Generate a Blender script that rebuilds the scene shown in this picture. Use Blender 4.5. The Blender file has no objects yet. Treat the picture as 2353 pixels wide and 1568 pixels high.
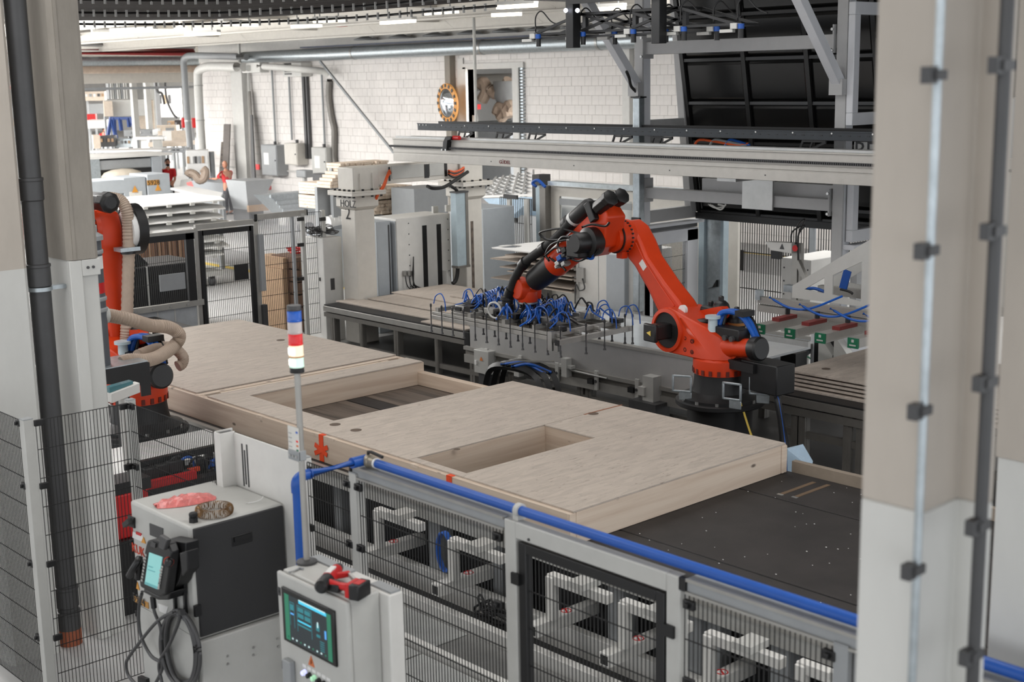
import bpy, bmesh, math, random
from mathutils import Vector as V, Matrix
random.seed(7)
R = math.radians
sc = bpy.context.scene
COL = sc.collection

# ------------------------------------------------------------------ camera
FPX, CX, CY, CAMZ = 3067.64, 2353/2, 1568/2, 4.433
def cam_axes(pitch, roll, yaw):
    f = V((math.cos(yaw)*math.cos(pitch), math.sin(yaw)*math.cos(pitch), -math.sin(pitch)))
    r = V((math.sin(yaw), -math.cos(yaw), 0)); u = r.cross(f)
    c, s = math.cos(roll), math.sin(roll)
    return c*r+s*u, -s*r+c*u, f
RT, UP, FW = cam_axes(R(11.16596), R(-1.06429), R(137.71346))
CAM = V((0, 0, CAMZ))
cd = bpy.data.cameras.new('camera'); cam = bpy.data.objects.new('camera', cd); COL.objects.link(cam)
cam.matrix_world = Matrix(((RT.x, UP.x, -FW.x, 0), (RT.y, UP.y, -FW.y, 0), (RT.z, UP.z, -FW.z, CAMZ), (0, 0, 0, 1)))
cd.sensor_width = 36; cd.lens = 36*FPX/2353; cd.clip_start = 0.1; cd.clip_end = 300
cd.dof.use_dof = True; cd.dof.focus_distance = 14.0; cd.dof.aperture_fstop = 2.8
sc.camera = cam
def on(x, y, X=None, Y=None, Z=None):
    "the world point where the sight line through photo point x, y meets the plane X=, Y= or Z="
    d = RT*((x-CX)/FPX) - UP*((y-CY)/FPX) + FW
    if Z is not None: t = (Z-CAM.z)/d.z
    elif X is not None: t = (X-CAM.x)/d.x
    else: t = (Y-CAM.y)/d.y
    return CAM + d*t
# ------------------------------------------------------------------ light
w = bpy.data.worlds.new('world'); sc.world = w; w.use_nodes = True
w.node_tree.nodes['Background'].inputs[0].default_value = (0.93, 0.96, 1.0, 1)
w.node_tree.nodes['Background'].inputs[1].default_value = 1.6
def area(name, loc, sx, sy, power, rot=(0, 0, 0), col=(1, 0.985, 0.965)):
    l = bpy.data.lights.new(name, 'AREA'); l.shape = 'RECTANGLE'; l.size = sx; l.size_y = sy; l.energy = power; l.color = col
    o = bpy.data.objects.new(name, l); COL.objects.link(o); o.location = loc; o.rotation_euler = rot
area('fill_light', (-12.5, 9, 6.15), 7, 7, 360)  # area lights added under the ceiling, out of view; no such fixtures modelled
area('fill_light', (-2.5, 6.5, 6.15), 4, 4, 220)
area('fill_light', (-9.5, 2.2, 6.15), 4, 3, 130)  # added to brighten the floor by the left columns
area('fill_light', (-1.2, -1.5, 6.15), 3, 3, 110)  # added in front to brighten the near column
area('fill_light', (-16, 5, 6.15), 7, 6, 420)
area('fill_light', (-14, 19, 6.15), 6, 7, 450)
area('fill_light', (-7, 22, 6.15), 6, 5, 500)
area('fill_light', (-34, 12, 6.0), 5, 3, 1050, (R(72), 0, R(-12)))  # added and tilted to brighten the block wall
area('fill_light', (-48, 14, 6.0), 6, 3, 950, (R(72), 0, R(-8)))  # second added light tilted at the wall
area('fill_light', (-28, 8, 6.15), 9, 8, 2600)
area('fill_light', (-42, 10, 6.15), 9, 9, 6000)
area('fill_light', (-62, 14, 6.15), 14, 12, 14000)
area('fill_light', (-62, 50, 6.15), 14, 12, 16000)
area('fill_light', (-86, 14, 6.15), 20, 14, 26000)
area('fill_light', (-84, 54, 6.15), 18, 10, 22000)
area('fill_light', (-112, 22, 6.15), 14, 14, 18000)
area('fill_light', (-22, 35, 6.15), 10, 8, 9000)  # added to brighten the room behind the door
sc.view_settings.view_transform = 'Standard'; sc.view_settings.look = 'None'
sc.view_settings.exposure = 0.2; sc.view_settings.gamma = 1.0; sc.view_settings.use_curve_mapping = False
sc.cycles.max_bounces = 6; sc.cycles.diffuse_bounces = 3; sc.cycles.glossy_bounces = 3; sc.cycles.transmission_bounces = 4
sc.cycles.volume_bounces = 1; sc.cycles.caustics_reflective = False; sc.cycles.caustics_refractive = False

# ------------------------------------------------------------------ materials
def lin(c): return tuple(((v/255)/12.92 if v/255 <= .04045 else ((v/255+.055)/1.055)**2.4) for v in c)
MATS = {}
def mat(name, col, rough=.6, metal=0., var=.06, scale=6., bump=0., bscale=60., emit=None, estr=0., trans=0., alpha=1., stretch=None, spec=.5):
    m = bpy.data.materials.new(name); MATS[name] = m; m.use_nodes = True
    nt = m.node_tree; N = nt.nodes; L = nt.links; b = N['Principled BSDF']
    c = lin(col); b.inputs['Roughness'].default_value = rough; b.inputs['Metallic'].default_value = metal
    b.inputs['Specular IOR Level'].default_value = spec
    if trans: b.inputs['Transmission Weight'].default_value = trans
    if alpha < 1: b.inputs['Alpha'].default_value = alpha
    if emit: b.inputs['Emission Color'].default_value = (*lin(emit), 1); b.inputs['Emission Strength'].default_value = estr
    tc = N.new('ShaderNodeTexCoord'); mp = N.new('ShaderNodeMapping'); L.new(tc.outputs['Object'], mp.inputs[0])
    if stretch: mp.inputs['Scale'].default_value = stretch
    nz = N.new('ShaderNodeTexNoise'); nz.inputs['Scale'].default_value = scale; nz.inputs['Detail'].default_value = 6; nz.inputs['Roughness'].default_value = .65
    L.new(mp.outputs[0], nz.inputs['Vector'])
    rp = N.new('ShaderNodeValToRGB'); rp.color_ramp.elements[0].position = .3; rp.color_ramp.elements[1].position = .7
    rp.color_ramp.elements[0].color = (*[v*(1-var*2) for v in c], 1); rp.color_ramp.elements[1].color = (*[min(1, v*(1+var)) for v in c], 1)
    L.new(nz.outputs[0], rp.inputs[0]); L.new(rp.outputs[0], b.inputs['Base Color'])
    if bump:
        n2 = N.new('ShaderNodeTexNoise'); n2.inputs['Scale'].default_value = bscale; L.new(mp.outputs[0], n2.inputs['Vector'])
        bp = N.new('ShaderNodeBump'); bp.inputs['Strength'].default_value = bump; bp.inputs['Distance'].default_value = .01
        L.new(n2.outputs[0], bp.inputs['Height']); L.new(bp.outputs[0], b.inputs['Normal'])
    return m
white = mat('white_paint', (214, 213, 209), .55, var=.03)
ivory = mat('ivory_paint', (206, 202, 194), .5, var=.03)
lgrey = mat('light_grey_paint', (186, 186, 182), .45, var=.03)
mgrey = mat('mid_grey_paint', (150, 153, 155), .45, var=.03)
bgrey = mat('blue_grey_paint', (168, 174, 179), .45, var=.03)
dgrey = mat('dark_grey_metal', (74, 74, 75), .45, .3, var=.05)
galv = mat('galvanised_steel', (178, 186, 190), .38, .75, var=.1, scale=14)
steel = mat('brushed_steel', (176, 176, 174), .35, .8, var=.06)
alu = mat('aluminium', (170, 168, 163), .42, .55, var=.05)
alud = mat('dull_aluminium', (122, 119, 114), .5, .45, var=.06)
beamal = mat('beam_aluminium', (186, 183, 177), .48, .25, var=.04)
black = mat('black_plastic', (22, 22, 23), .42, var=.1)
blackm = mat('black_metal', (30, 30, 31), .5, .2, var=.1)
rubber = mat('black_rubber', (27, 27, 27), .7, var=.15, bump=.2)
orange = mat('orange_paint', (206, 58, 12), .42, var=.05, scale=3)
orangec = mat('orange_cable', (226, 92, 38), .5)
red = mat('red_paint', (196, 22, 24), .45, var=.05)
redb = mat('red_pipe', (150, 30, 32), .45)
blue = mat('blue_pipe', (20, 80, 166), .42, var=.04)
bluec = mat('blue_hose', (22, 88, 178), .4)
green = mat('green_tag', (16, 104, 72), .5)
yellow = mat('yellow_line', (226, 196, 90), .6)
conc = mat('grey_concrete', (152, 146, 137), .85, var=.1, scale=3, bump=.25, bscale=40, stretch=(1, 1, .35))
beige = mat('beige_concrete', (186, 178, 168), .8, var=.05, scale=2.5, bump=.12, bscale=40, stretch=(1, 1, .35))
colwhite = mat('column_white', (206, 206, 202), .7, var=.04, scale=2, stretch=(1, 1, .4))
blockm = mat('painted_block', (236, 232, 228), .75, var=.04, scale=2, bump=.2, bscale=30)
mortar = mat('mortar', (196, 191, 186), .9, var=.1)
hose = mat('beige_hose', (176, 158, 142), .55, var=.08)
screwm = mat('bolt_steel', (190, 190, 188), .3, .8)
beltm = mat('dark_belt', (46, 42, 41), .62, var=.22, scale=2.2, bump=.15, bscale=120)
cardm = mat('cardboard', (176, 146, 116), .8)
pinkm = mat('pink_film', (224, 128, 124), .25, var=.15, scale=30)
bronze = mat('copper_wire', (128, 98, 66), .35, .7)
skin = mat('skin', (196, 140, 114), .6)
hairm = mat('dark_hair', (34, 27, 24), .8)
shirtm = mat('red_shirt', (214, 34, 40), .8)
trouserm = mat('dark_trousers', (62, 62, 68), .85)
netm = mat('dark_net', (62, 58, 57), .9, var=.15, scale=20)
hoodm = mat('black_hood', (14, 14, 14), .22, var=.2, scale=1.5, bump=.06, bscale=3)
hoodr = mat('hood_rib', (24, 24, 24), .35)
glassm = mat('clear_pane', (230, 236, 238), .08, trans=1.0, var=0)
roofm = mat('roof_deck', (150, 144, 138), .7, var=.06)
tubem = mat('tube_light', (255, 246, 226), .5, emit=(255, 240, 212), estr=5, var=0)
paper = mat('paper', (222, 220, 214), .8)
whitesh = mat('white_sheet', (228, 228, 226), .6, var=.02)
tapem = mat('orange_tape', (232, 76, 28), .55)
filmb = mat('pale_blue_film', (176, 200, 220), .35, var=.06)
blueframe = mat('blue_frame', (44, 70, 128), .5)
mirrorm = mat('mirror', (214, 222, 230), .06, 1., var=0)
frosted = mat('pale_blue_acrylic', (172, 188, 196), .25, .2, var=.05)

def osb_mat(name, base, dark):
    m = bpy.data.materials.new(name); m.use_nodes = True; nt = m.node_tree; N = nt.nodes; L = nt.links; b = N['Principled BSDF']
    b.inputs['Roughness'].default_value = .75
    tc = N.new('ShaderNodeTexCoord')
    def layer(rot, sc_, thr):
        mp = N.new('ShaderNodeMapping'); mp.inputs['Rotation'].default_value = (0, 0, rot); mp.inputs['Scale'].default_value = (sc_, sc_*.22, sc_)
        L.new(tc.outputs['Object'], mp.inputs[0])
        v = N.new('ShaderNodeTexVoronoi'); v.inputs['Scale'].default_value = 1; L.new(mp.outputs[0], v.inputs['Vector'])
        n = N.new('ShaderNodeTexNoise'); n.inputs['Scale'].default_value = 1.6; n.inputs['Detail'].default_value = 3; L.new(mp.outputs[0], n.inputs['Vector'])
        r = N.new('ShaderNodeValToRGB'); r.color_ramp.elements[0].position = thr; r.color_ramp.elements[1].position = thr+.06
        L.new(n.outputs[0], r.inputs[0]); return v, r
    v1, r1 = layer(.35, 30, .67); v2, r2 = layer(-.4, 22, .68); v3, r3 = layer(.05, 46, .66)
    cr = N.new('ShaderNodeValToRGB'); cr.color_ramp.elements[0].color = (*[c*.86 for c in lin(base)], 1); cr.color_ramp.elements[1].color = (*[min(1, c*1.1) for c in lin(base)], 1)
    sep = N.new('ShaderNodeSeparateColor'); L.new(v1.outputs['Color'], sep.inputs[0])
    ad = N.new('ShaderNodeMath'); ad.operation = 'MULTIPLY_ADD'; ad.inputs[1].default_value = .5
    sp2 = N.new('ShaderNodeSeparateColor'); L.new(v2.outputs['Color'], sp2.inputs[0]); ml = N.new('ShaderNodeMath'); ml.operation = 'MULTIPLY'; ml.inputs[1].default_value = .5
    L.new(sp2.outputs[0], ml.inputs[0]); L.new(sep.outputs[0], ad.inputs[0]); L.new(ml.outputs[0], ad.inputs[2]); L.new(ad.outputs[0], cr.inputs[0])
    out = cr.outputs[0]
    for r, k in ((r1, .45), (r2, .6), (r3, .4)):
        mx = N.new('ShaderNodeMix'); mx.data_type = 'RGBA'; mk = N.new('ShaderNodeMath'); mk.operation = 'MULTIPLY'; mk.inputs[1].default_value = k
        L.new(r.outputs[0], mk.inputs[0]); L.new(mk.outputs[0], mx.inputs[0]); L.new(out, mx.inputs[6]); mx.inputs[7].default_value = (*lin(dark), 1); out = mx.outputs[2]
    L.new(out, b.inputs['Base Color'])
    return m
osb = osb_mat('strand_board', (182, 171, 160), (96, 78, 62))
def wood_mat(name, base, dark, axis=0, scale=1.):
    m = bpy.data.materials.new(name); m.use_nodes = True; nt = m.node_tree; N = nt.nodes; L = nt.links; b = N['Principled BSDF']
    b.inputs['Roughness'].default_value = .65
    tc = N.new('ShaderNodeTexCoord'); mp = N.new('ShaderNodeMapping'); s = [14*scale]*3; s[axis] = .7*scale; mp.inputs['Scale'].default_value = s
    L.new(tc.outputs['Object'], mp.inputs[0])
    n = N.new('ShaderNodeTexNoise'); n.inputs['Scale'].default_value = 1; n.inputs['Detail'].default_value = 5; n.inputs['Distortion'].default_value = .6; L.new(mp.outputs[0], n.inputs['Vector'])
    cr = N.new('ShaderNodeValToRGB'); e = cr.color_ramp.elements; e[0].position = .25; e[1].position = .62
    e[0].color = (*lin(dark), 1); e[1].color = (*lin(base), 1); L.new(n.outputs[0], cr.inputs[0])
    s2 = [5*scale]*3; s2[axis] = 2.2*scale; mp2 = N.new('ShaderNodeMapping'); mp2.inputs['Scale'].default_value = s2; L.new(tc.outputs['Object'], mp2.inputs[0])
    v = N.new('ShaderNodeTexVoronoi'); v.inputs['Scale'].default_value = 1; L.new(mp2.outputs[0], v.inputs['Vector'])
    k = N.new('ShaderNodeValToRGB'); k.color_ramp.elements[0].position = .045; k.color_ramp.elements[1].position = .1
    k.color_ramp.elements[0].color = (1, 1, 1, 1); k.color_ramp.elements[1].color = (0, 0, 0, 1); L.new(v.outputs['Distance'], k.inputs[0])
    mx = N.new('ShaderNodeMix'); mx.data_type = 'RGBA'; L.new(k.outputs[0], mx.inputs[0]); L.new(cr.outputs[0], mx.inputs[6]); mx.inputs[7].default_value = (*lin([c*.55 for c in dark]), 1)
    L.new(mx.outputs[2], b.inputs['Base Color']); return m
pine_x = wood_mat('pine_along_x', (206, 189, 171), (184, 162, 143), 0)
pine_y = wood_mat('pine_along_y', (212, 196, 179), (190, 168, 149), 1)
oldwood = wood_mat('worn_planks', (112, 100, 90), (52, 46, 42), 0, .8)
timberm = wood_mat('far_timber', (222, 206, 188), (204, 184, 164), 1)

# ------------------------------------------------------------------ geometry helpers
def perp(d):
    a = V((0, 0, 1)) if abs(d.z) < .9 else V((1, 0, 0)); s = d.cross(a).normalized(); return s, s.cross(d).normalized()
class MB:
    def __init__(s): s.v = []; s.f = []
    def add(s, vs, fs):
        o = len(s.v); s.v += [V(v) for v in vs]; s.f += [tuple(i+o for i in f) for f in fs]; return s
    def obox(s, c, ax, ay, az):
        c = V(c); vs = [c+ax*i+ay*j+az*k for k in (-1, 1) for j in (-1, 1) for i in (-1, 1)]
        return s.add(vs, [(0, 2, 3, 1), (4, 5, 7, 6), (0, 1, 5, 4), (2, 6, 7, 3), (0, 4, 6, 2), (1, 3, 7, 5)])
    def box(s, x0, x1, y0, y1, z0, z1):
        return s.obox(((x0+x1)/2, (y0+y1)/2, (z0+z1)/2), V(((x1-x0)/2, 0, 0)), V((0, (y1-y0)/2, 0)), V((0, 0, (z1-z0)/2)))
    def bar(s, p, q, w_, h=None, up=None):
        p, q = V(p), V(q); d = (q-p); n = d.normalized(); h = h or w_
        u = V(up) if up else (V((0, 0, 1)) if abs(n.z) < .95 else V((0, 1, 0)))
        sd = n.cross(u).normalized(); u2 = sd.cross(n)
        return s.obox((p+q)/2, d/2, sd*(w_/2), u2*(h/2))
    def cyl(s, p, q, r, n=16, r2=None, cap=True):
        p, q = V(p), V(q); d = (q-p).normalized(); a, b = perp(d); r2 = r if r2 is None else r2; vs = []
        for c, rr in ((p, r), (q, r2)):
            vs += [c+(a*math.cos(t)+b*math.sin(t))*rr for t in [2*math.pi*i/n for i in range(n)]]
        fs = [(i, (i+1) % n, n+(i+1) % n, n+i) for i in range(n)]
        if cap: fs += [tuple(range(n))[::-1], tuple(range(n, 2*n))]
        return s.add(vs, fs)
    def lathe(s, o, ax, prof, n=24):
        o = V(o); ax = V(ax).normalized(); a, b = perp(ax); vs = []; m = len(prof)
        for r, h in prof: vs += [o+ax*h+(a*math.cos(2*math.pi*i/n)+b*math.sin(2*math.pi*i/n))*max(r, 1e-4) for i in range(n)]
        fs = [(j*n+i, j*n+(i+1) % n, (j+1)*n+(i+1) % n, (j+1)*n+i) for j in range(m-1) for i in range(n)]
        fs += [tuple(range(n))[::-1], tuple(range((m-1)*n, m*n))]
        return s.add(vs, fs)
    def tube(s, pts, r, n=8, closed=False, smooth=0, ribs=0):
        pts = [V(p) for p in pts]
        if smooth: pts = spline(pts, smooth, closed)
        m = len(pts); vs = []; pa = None
        for i, p in enumerate(pts):
            if closed: d = pts[(i+1) % m]-pts[i-1]
            else: d = pts[min(i+1, m-1)]-pts[max(i-1, 0)]
            d = d.normalized() if d.length > 1e-9 else V((0, 0, 1))
            if pa is None: a, b = perp(d)
            else:
                a = (pa-d*pa.dot(d)); a = a.normalized() if a.length > 1e-6 else perp(d)[0]; b = d.cross(a)
            pa = a; rr = (r(i/(m-1)) if callable(r) else r)*(1+(ribs if i % 2 else -ribs))
            vs += [p+(a*math.cos(2*math.pi*k/n)+b*math.sin(2*math.pi*k/n))*rr for k in range(n)]
        fs = [(j*n+i, j*n+(i+1) % n, ((j+1) % m)*n+(i+1) % n, ((j+1) % m)*n+i) for j in range(m if closed else m-1) for i in range(n)]
        if not closed: fs += [tuple(range(n))[::-1], tuple(range((m-1)*n, m*n))]
        return s.add(vs, fs)
    def prism(s, poly, ext):
        poly = [V(p) for p in poly]; ext = V(ext); n = len(poly)
        return s.add(poly+[p+ext for p in poly], [tuple(range(n))[::-1], tuple(range(n, 2*n))]+[(i, (i+1) % n, n+(i+1) % n, n+i) for i in range(n)])
    def ball(s, c, r, n=16, sq=(1, 1, 1)):
        c = V(c); m = n//2; vs = []; 
        for j in range(1, m):
            t = math.pi*j/m
            vs += [c+V((math.sin(t)*math.cos(2*math.pi*i/n)*sq[0], math.sin(t)*math.sin(2*math.pi*i/n)*sq[1], math.cos(t)*sq[2]))*r for i in range(n)]
        k = len(vs); vs += [c+V((0, 0, r*sq[2])), c-V((0, 0, r*sq[2]))]
        fs = [(j*n+i, (j+1)*n+i, (j+1)*n+(i+1) % n, j*n+(i+1) % n) for j in range(m-2) for i in range(n)]
        fs += [(k, i, (i+1) % n) for i in range(n)]+[(k+1, (m-2)*n+(i+1) % n, (m-2)*n+i) for i in range(n)]
        return s.add(vs, fs)
    def hull(s, pts):
        bm = bmesh.new(); vs = [bm.verts.new(V(p)) for p in pts]
        r = bmesh.ops.convex_hull(bm, input=vs); bmesh.ops.delete(bm, geom=list(set(g for g in r['geom_interior']+r['geom_unused'] if isinstance(g, bmesh.types.BMVert))), context='VERTS')
        bmesh.ops.dissolve_limit(bm, angle_limit=.02, verts=bm.verts[:], edges=bm.edges[:])
        bm.verts.index_update(); s.add([v.co.copy() for v in bm.verts], [tuple(v.index for v in f.verts) for f in bm.faces]); bm.free(); return s
    def frame(s, x0, x1, z0, z1, y0, y1, w_):
        "an upright rectangular frame in a Y plane"
        s.box(x0, x0+w_, y0, y1, z0, z1); s.box(x1-w_, x1, y0, y1, z0, z1); s.box(x0+w_, x1-w_, y0, y1, z1-w_, z1); s.box(x0+w_, x1-w_, y0, y1, z0, z0+w_); return s
    def mesh(s, name, off=V((0, 0, 0)), smooth=True):
        me = bpy.data.meshes.new(name); me.from_pydata([v-off for v in s.v], [], s.f)
        bm = bmesh.new(); bm.from_mesh(me); bmesh.ops.recalc_face_normals(bm, faces=bm.faces[:]); bm.to_mesh(me); bm.free()
        if smooth:
            me.polygons.foreach_set('use_smooth', [True]*len(me.polygons)); me.set_sharp_from_angle(angle=.6)
        return me
def spline(pts, k, closed=False):
    out = []; m = len(pts)
    for i in range(m if closed else m-1):
        p1, p2 = pts[i], pts[(i+1) % m]
        p0 = pts[i-1] if (i > 0 or closed) else p1*2-p2; p3 = pts[(i+2) % m] if (i+2 < m or closed) else p2*2-p1
        for j in range(k):
            t = j/k; out.append(.5*((2*p1)+(p2-p0)*t+(2*p0-5*p1+4*p2-p3)*t*t+(3*p1-p0-3*p2+p3)*t**3))
    if not closed: out.append(pts[-1])
    return out
def wloc(o):
    p = V((0, 0, 0))
    while o is not None: p = p+o.location; o = o.parent
    return p
def tag(o, label=None, cat=None, group=None, kind=None):
    if label: o['label'] = label
    if cat: o['category'] = cat
    if group: o['group'] = group
    if kind: o['kind'] = kind
    return o
def obj(name, mb, m, parent=None, bevel=0., label=None, cat=None, group=None, kind=None, loc=None, smooth=True):
    "one mesh object; a child's vertices are stored relative to its thing"
    off = wloc(parent) if parent is not None else (V(loc) if loc else V((0, 0, 0)))
    me = mb.mesh(name, off, smooth) if isinstance(mb, MB) else mb
    o = bpy.data.objects.new(name, me); COL.objects.link(o)
    for mm in (m if isinstance(m, (list, tuple)) else [m]): me.materials.append(mm)
    if parent is not None: o.parent = parent
    elif loc: o.location = loc
    if bevel:
        b = o.modifiers.new('bevel', 'BEVEL'); b.width = bevel; b.segments = 2; b.limit_method = 'ANGLE'; b.angle_limit = .6
    return tag(o, label, cat, group, kind)
def thing(name, label, cat, loc=(0, 0, 0), group=None):
    o = bpy.data.objects.new(name, None); COL.objects.link(o); o.location = loc; o.empty_display_size = .1
    return tag(o, label, cat, group)
def copy_tree(o, delta=None, label=None, parent=None, rotz=0.):
    c = o.copy(); COL.objects.link(c)
    if parent is not None: c.parent = parent
    for ch in list(o.children): copy_tree(ch, None, None, c)
    if delta is not None: c.location = o.location+V(delta)
    if rotz: c.rotation_euler.z += rotz
    if label: c['label'] = label
    return c
def text(name, s, size, origin, xd, yd, m, parent=None, depth=.002, align='LEFT', **k):
    cu = bpy.data.curves.new(name, 'FONT'); cu.body = s; cu.size = size; cu.extrude = depth; cu.align_x = align; cu.resolution_u = 2
    t = bpy.data.objects.new(name, cu); COL.objects.link(t); bpy.context.view_layer.update()
    me = bpy.data.meshes.new_from_object(t.evaluated_get(bpy.context.evaluated_depsgraph_get())); bpy.data.objects.remove(t); bpy.data.curves.remove(cu)
    xd, yd = V(xd).normalized(), V(yd).normalized(); zd = xd.cross(yd); off = wloc(parent) if parent is not None else V((0, 0, 0)); o0 = V(origin)
    for v in me.vertices: v.co = o0+xd*v.co.x+yd*v.co.y+zd*v.co.z-off
    me.materials.clear()
    return obj(name, me, m, parent, **k)
def wires(mb, p, ex, ln, z0, z1, dv=.03, dh=.2, r=.0022):
    "welded wire infill: uprights every dv, level wires every dh"
    p, ex = V(p), V(ex).normalized(); n = max(1, int(ln/dv)); ny = V((-ex.y, ex.x, 0))
    for i in range(n+1):
        a = p+ex*(ln*i/n); mb.obox(V((a.x, a.y, (z0+z1)/2)), ex*r, ny*r, V((0, 0, (z1-z0)/2)))
    k = max(1, int((z1-z0)/dh))
    for j in range(k+1):
        z = z1-(z1-z0)*j/k; c = p+ex*(ln/2)+ny*.005; mb.obox(V((c.x, c.y, z)), ex*(ln/2), ny*r, V((0, 0, r*1.3)))
    return mb
X_, Y_, Z_ = V((1, 0, 0)), V((0, 1, 0)), V((0, 0, 1))
# ================================================================== THE SETTING
YW = 28.4                                                  # block wall plane
def struct(name, mb, m, parent=None, **k): return obj(name, mb, m, parent, kind=None if parent else 'structure', **k)
floorm = mat('concrete_floor', (176, 176, 175), .42, var=.07, scale=.6, bump=.05)
cellm = mat('shaded_cell_floor', (72, 71, 70), .5, var=.15, scale=1.2, bump=.08)
lanem = mat('grey_lane', (138, 138, 138), .5, var=.06, scale=.8)
fl = struct('floor', MB().box(-130, 8, -12, 70, -.2, 0), floorm)
struct('cell_floor_shade', MB().box(-18.6, -1, 7.0, 15.2, 0, .004), cellm, fl)  # dark sheet: shade under the tables and dark dust put into its colour
pa, pb = on(1690, 622, Z=0).y, on(1690, 580, Z=0).y
struct('lane_marking', MB().box(-40, -4, pa, pb, 0, .004), lanem, fl)
struct('yellow_line', MB().box(-40, -4, pb, pb+.12, 0, .006), yellow, fl)
ya = on(640, 585, Z=0).y
struct('yellow_line', MB().box(-40, -20, 16.6, 16.8, 0, .006), yellow, fl)
struct('lane_marking', MB().box(-40, -20, 17.0, 18.6, 0, .004), lanem, fl)

xl = on(468, 300, Y=YW).x
d0, d1, dz = on(1078, 300, Y=YW).x, on(1184, 300, Y=YW).x, on(1130, 157, Y=YW).z
wl = struct('wall_back', MB().box(xl, d0, YW, YW+.3, 0, 6.3).box(d1, -6, YW, YW+.3, 0, 6.3).box(d0, d1, YW, YW+.3, dz, 6.3), mortar)
BP = .277
bk = MB().box(-BP/2+.0035, BP/2-.0035, -.012, .02, -BP/2+.006, BP/2-.006)
bme = bk.mesh('brick'); nbrick = 0; rest = MB()
gx0, gx1 = on(1226, 220, Y=YW).x, on(1560, 220, Y=YW).x
for j in range(19):
    z = BP*(j+.5); x = xl+BP*(.5 if j % 2 else 1.)
    while x < -8:
        if not (d0-BP*.55 < x < d1+BP*.55 and z < dz+.1):
            dy = random.uniform(-.004, .004)
            if gx0 < x < gx1 and z > 2.4 and nbrick < 290:
                o = bpy.data.objects.new('brick', bme); COL.objects.link(o); o.parent = wl; o.location = (x, YW+dy, z); nbrick += 1
                if nbrick == 1: bme.materials.append(blockm)
            else: rest.box(x-BP/2+.0035, x+BP/2-.0035, YW-.012+dy, YW+.01, z-BP/2+.006, z+BP/2-.006)
        x += BP
rb = obj('brick_courses', rest, blockm, wl); rb['kind'] = 'stuff'
struct('plaster_band', MB().box(xl, -6, YW-.03, YW+.01, BP*19, 6.3), white, wl)
struct('wall_end', MB().box(xl-.02, xl+.35, YW+.3, 62, 0, 6.3), white)
struct('wall_far', MB().box(-126, -125.7, -10, 64, 0, 6.3), mat('far_wall', (212, 210, 208), .8))
struct('wall_beyond', MB().box(-40, -8, 41, 41.3, 0, 6.3).box(-126, -40, 62, 62.3, 0, 6.3), white)
# door opening: frame and sliding leaf
dr = struct('door_1', MB().box(d0-.14, d0, YW-.1, YW+.3, 0, dz+.05).box(d1, d1+.32, YW-.1, YW-.02, 0, dz).box(d0-.14, d1+.5, YW-.1, YW-.02, dz, dz+.16), white)
struct('frame', MB().box(d0-.45, d0-.16, YW-.06, YW, 0, dz+.35), white, dr)
mb = MB()
for i in range(48): mb.box(d1+.33, d1+.5, YW-.12, YW-.03, .2+i*.095, .26+i*.095)
struct('leaf_edge', mb, galv, dr); struct('leaf', MB().box(d1+.30, d1+.36, YW-.16, YW-.03, 0, dz), lgrey, dr)
# pilasters and posts on the wall
for i, (a, b, dd) in enumerate(((534, 559, .35), (1024, 1036, .25), (1430, 1446, .2))):
    struct('trim_%d' % (i+1), MB().box(on(a, 250, Y=YW-dd).x, on(b, 250, Y=YW-dd).x, YW-dd, YW, 0, 5.3), (white, conc, white)[i])
struct('trim_4', MB().box(on(470, 250, Y=YW).x, -8, YW-.09, YW, on(800, 402, Y=YW).z-.02, on(800, 402, Y=YW).z+.02), white)
# ceiling with deck ribs, beams and purlins
cl = struct('ceiling', MB().box(-130, 8, -12, 64, 6.3, 6.4), roofm)
mb = MB()
for i in range(150): mb.box(-100+i*.6, -99.8+i*.6, 0, 60, 6.24, 6.3)
struct('deck_rib', mb, roofm, cl).__setitem__('kind', 'stuff')
for y in (14.5, 19.5, 24.5): struct('ceiling_beam', MB().box(-60, -8, y, y+.16, 5.74, 5.78).box(-60, -8, y, y+.16, 6.06, 6.1).box(-60, -8, y+.06, y+.1, 5.78, 6.06), ivory, cl)
for x in (-24, -30, -36, -42): struct('ceiling_beam', MB().box(x, x+.2, 4, YW, 6.0, 6.24), ivory, cl)
for x in (-60, -72, -90): struct('ceiling_beam', MB().box(x, x+.4, 6, 60, 5.4, 6.2), ivory, cl)
for i in range(9):
    x = -20-i*3.6
    struct('ceiling_brace', MB().bar((x, 19.58, 5.8), (x-1.2, 19.58, 6.28), .05).bar((x-2, 24.58, 5.8), (x-2.8, 24.58, 6.28), .05), ivory, cl)

# ------------------------------------------------------------------ columns in the foreground
c0 = on(231, 1471, Z=0); c1 = on(294, 1450, Z=0); ax_, ay0, ay1 = c0.x, c0.y, c1.y
zp = on(150, 601, X=ax_).z
col = thing('concrete_column', 'bare grey concrete column with white painted foot, beside the dark downpipe', 'column', (ax_, ay0, 0)); col['kind'] = 'structure'
wd = ay1-ay0
def rect(x, y, dx, dy, ch): return [(x-dx, y), (x-ch, y), (x, y+ch), (x, y+dy-ch), (x-ch, y+dy), (x-dx, y+dy)]
obj('upper_shaft', MB().prism([(a, b, zp) for a, b in rect(ax_, ay0-.005, .4, wd+.01, .035)], (0, 0, 6.4-zp)), conc, col)
obj('lower_shaft', MB().prism([(a, b, 0) for a, b in rect(ax_-.035, ay0, .36, wd, .012)], (0, 0, zp)), colwhite, col)
obj('flange_strip', MB().box(ax_-.04, ax_+.004, ay0-.002, ay0+.1, 0, zp-.004), colwhite, col, bevel=.006)
hp = obj('head_plate', MB().box(ax_-.04, ax_+.008, ay0+.1, ay1, zp-.13, zp-.004), colwhite, col, bevel=.004)
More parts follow.
